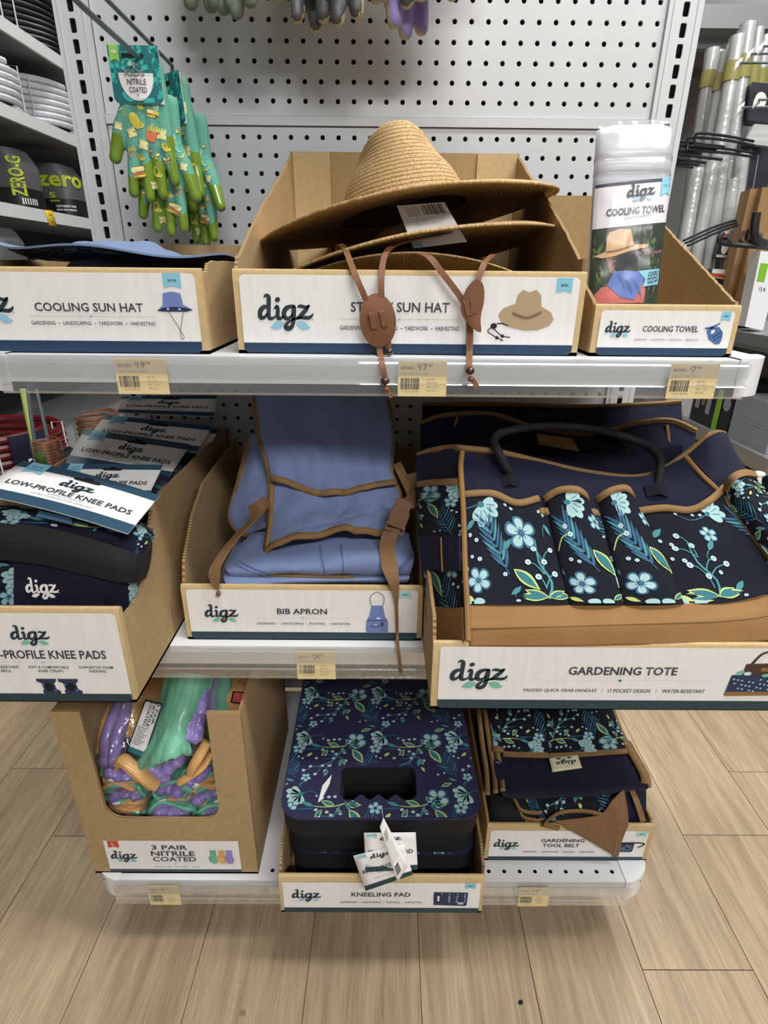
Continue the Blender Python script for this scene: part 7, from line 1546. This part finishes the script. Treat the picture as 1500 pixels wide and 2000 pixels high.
for k, (x0, x1, y) in enumerate(((1332, 1415, 277), (1330, 1398, 285), (1330, 1368, 296), (1328, 1410, 302), (1328, 1378, 312), (1327, 1362, 318), (1326, 1352, 324))):
    prongs('straight black wire prong crossing the bagged tubes, '+('highest', 'second', 'third', 'fourth', 'fifth', 'sixth', 'lowest')[k]+' of seven below the loops', [([(x0-4, y-1, 0), (x1, y+(x1-x0)*.12, .04)], .0042)], 1.05)
for k in range(3): prongs(('rear', 'middle', 'front')[k]+' one of three long black wires slanting up behind the towel tray', [([(1335+4*k, 470+5*k, 0), (1395+4*k, 443+5*k, .06), (1437+2*k, 430+5*k, .1)], .004)], .95, 'slanting_wire')
def bgbox(label, pts, Y, dep, m, name='carton', extra=None, cat='box'):
    """upright carton: front face corners by survey points, depth away from the viewer"""
    P = [at(x, y, Y) for x, y in pts]; d = Vector((.25, 1, 0)).normalized()*dep; b = MB(); t = thing(name, label, cat, tuple(P[-1]), 'cartons in the right aisle')
    n = len(P); b.add(P+[p+d for p in P], [tuple(range(n-1, -1, -1)), tuple(range(n, 2*n))]+[(i, (i+1) % n, n+(i+1) % n, n+i) for i in range(n)], m, False); b.build('carton_body', t, None)
    if extra:
        b = MB(); S = Sheet(); f = quad(P[0], P[1], P[2], BL=P[3])
        for k, a in extra: getattr(S, k)(*a)
        S.put(b, map_quad(f), eps=.0008); b.build('printed_label', t, None)
    return t
bgbox('tall dark navy carton with faint white print behind the black hook bar', [(1448, 275), (1512, 290), (1480, 475), (1420, 455)], 1.35, .1, 'box_navy', extra=[('text', ('TRACK LIGHTING KIT', .25, .35, .3, .95, 'box_grey', 1)), ('rect', (.55, .3, .58, .9, 'box_grey', 1))])
bgbox('small dark carton hanging high at the right edge, below the white tags', [(1470, 160), (1520, 165), (1505, 240), (1462, 235)], 1.35, .08, 'box_navy', extra=[('ell', (.4, .55, .25, .22, 'paper_plain', 1))])
bgbox('clear bagged part hanging at the right edge above the navy carton', [(1474, 242), (1515, 245), (1500, 285), (1455, 280)], 1.3, .03, 'tube_white')
bgbox('long brown carton standing nearest the white and green box', [(1490, 365), (1540, 372), (1475, 640), (1430, 632)], 1.0, .1, 'box_brown', extra=[('text', ('CURTAIN ROD', .3, .42, .2, .7, 'wood_bead', 1)), ('ell', (.5, .15, .1, .02, 'wood_bead', 1))])
bgbox('long brown carton standing to the left of its twin, with oval hand hole', [(1466, 368), (1492, 370), (1452, 600), (1416, 592)], 1.04, .1, 'box_brown', extra=[('ell', (.4, .62, .12, .05, 'wood_bead', 1))])
bgbox('small carton with an orange band and dark front, under the black hook bar', [(1413, 452), (1448, 450), (1432, 505), (1398, 502)], 1.15, .1, 'box_navy', extra=[('rect', (0, .78, 1, 1, 'paper_plain', 1)), ('rect', (0, .8, 1, .9, 'orange_red', 2)), ('ell', (.35, .4, .2, .28, 'paper_plain', 1)), ('rect', (0, 0, 1, .1, 'paper_plain', 1))])
bgbox('lower small carton with an orange stripe and dark front, beside the towel tray', [(1392, 525), (1440, 528), (1425, 575), (1382, 560)], 1.12, .1, 'box_navy', extra=[('rect', (0, .55, 1, 1, 'paper_plain', 1)), ('rect', (0, .6, 1, .78, 'orange_red', 2))])
bgbox('white carton with a green patch standing on the right aisle shelf', [(1486, 490), (1530, 495), (1490, 645), (1455, 638)], .86, .09, 'white_plastic', extra=[('rect', (.1, .62, .45, .85, 'lime_green', 1)), ('text', ('12 ft', .3, .6, .5, .55, 'text_ink', 1))])
b = MB(); y0 = .92
b.tube(curve_pts([at(1412, 454, y0), at(1405, 466, y0), at(1410, 474, y0), at(1440, 478, y0), at(1490, 482, y0-.02), at(1530, 486, y0-.04)], 5), .008, 8, 'black_metal')
for x in (1425, 1448, 1466): b.tube(curve_pts([at(x+4, 452, y0+.03), at(x-2, 468, y0), at(x+4, 478, y0)], 4), .0055, 8, 'black_metal')
b.tube(curve_pts([at(1478, 415, y0-.02), at(1473, 452, y0-.02), at(1480, 470, y0-.02), at(1500, 478, y0-.02)], 5), .013, 8, 'black_metal'); tag(b.build('hook_bar', None), 'thick black bar of upturned hooks in front of the brown cartons', 'hook bar')
for k, (x, y) in enumerate(((1438, 118), (1460, 100), (1484, 85), (1474, 190), (1442, 205))):
    b = MB(); q = quad(at(x, y+4, 1.1), at(x+13, y-6, 1.14), at(x+10, y+12, 1.14), at(x-4, y+22, 1.1)); b.sheet(q, 2, 2, 'paper_plain', -.0015); p = q(.5, .3); b.tube([p+Vector((.004, .004, 0)), Vector((1.62, p.y+.004, p.z+.01))], .0035, 6, 'hook_grey'); tag(b.build('hook_label', None, None), ('first', 'second', 'third')[k]+' of three white label plates stepping up toward the top right corner' if k < 3 else ('white label plate beside the small dark hanging carton', 'white label plate in front of the tall bagged tubes')[k-3], 'label')
t = bg_shelf('aisle_shelf', 'right aisle shelf with a clear rail, under the brown and white cartons', 1.18, 1.62, .55, 1.9, .895, 1.18, 'clear_channel')
t = bg_shelf('aisle_shelf', 'lower right aisle shelf with clear rail, under the lime striped carton', 1.18, 1.62, .55, 1.9, .552, 1.18, 'clear_channel')
def side_box(label, y0, y1, z0, h, dep, m, extra):
    t = thing('carton', label, 'box', (1.2+dep/2, (y0+y1)/2, z0), 'cartons in the right aisle'); b = MB(); b.box((1.2, y0, z0), (1.2+dep, y1, z0+h), m); b.build('carton_body', t); b = MB(); S = Sheet()
    for k, a in extra: getattr(S, k)(*a)
    S.put(b, plane_fn((1.1995, y1, z0), (0, -(y1-y0), 0), (0, 0, h)), eps=.0008); b.build('printed_label', t, None)
side_box('white carton with a small dark picture, left of the lime striped carton', 1.10, 1.30, .553, .17, .2, 'white_plastic', [('ell', (.6, .8, .2, .12, 'box_navy', 1)), ('text', ('BULB', .3, .6, .45, .52, 'box_grey', 1))])
side_box('black carton with a lime cross stripe on the lower right shelf', .84, 1.09, .553, .17, .2, 'box_navy', [('rect', (0, .84, .75, 1, 'lime_green', 1)), ('rect', (.62, 0, .75, 1, 'lime_green', 1)), ('ell', (.88, .6, .09, .14, 'box_grey', 1)), ('rrect', (.08, .3, .2, .62, .04, 'box_grey', 1)), ('rrect', (.38, .25, .5, .6, .04, 'box_grey', 1)), ('rrect', (.24, .4, .34, .6, .04, 'hat_tan_dark', 1))])
side_box('plain grey carton at the right end of the lower right shelf', .62, .83, .553, .15, .2, 'box_grey', [('rect', (.1, .48, .9, .5, 'panel_grey', 1))])
b = MB(); c = at(1480, 930, .55); b.tube([Vector((c.x, c.y, .302)), c+Vector((0, 0, -.05)), c+Vector((0, 0, -.03)), c], [.035, .035, .015, .012], 16, 'white_plastic'); o_ = thing('spray_bottle', 'white spray bottle with yellow label beside the right end of the tote', 'bottle', (c.x, c.y, .302)); b.build('bottle_body', o_)
b = MB(); b.ball(c+Vector((0, 0, .006)), .017, 'white_plastic', 12, 8, (1.3, .8, .6)); b.tube([c+Vector((-.012, 0, .008)), c+Vector((-.028, -.004, .014))], .007, 8, 'white_plastic'); b.build('nozzle', o_); b = MB(); b.tube([c+Vector((0, 0, -.1)), c+Vector((0, 0, -.058))], .0358, 16, 'tag_bright', caps=False); b.build('yellow_label', o_)
bg_shelf('aisle_shelf', 'lowest right aisle shelf, under the white spray bottle', .95, 1.62, .3, 1.9, .30, .95)
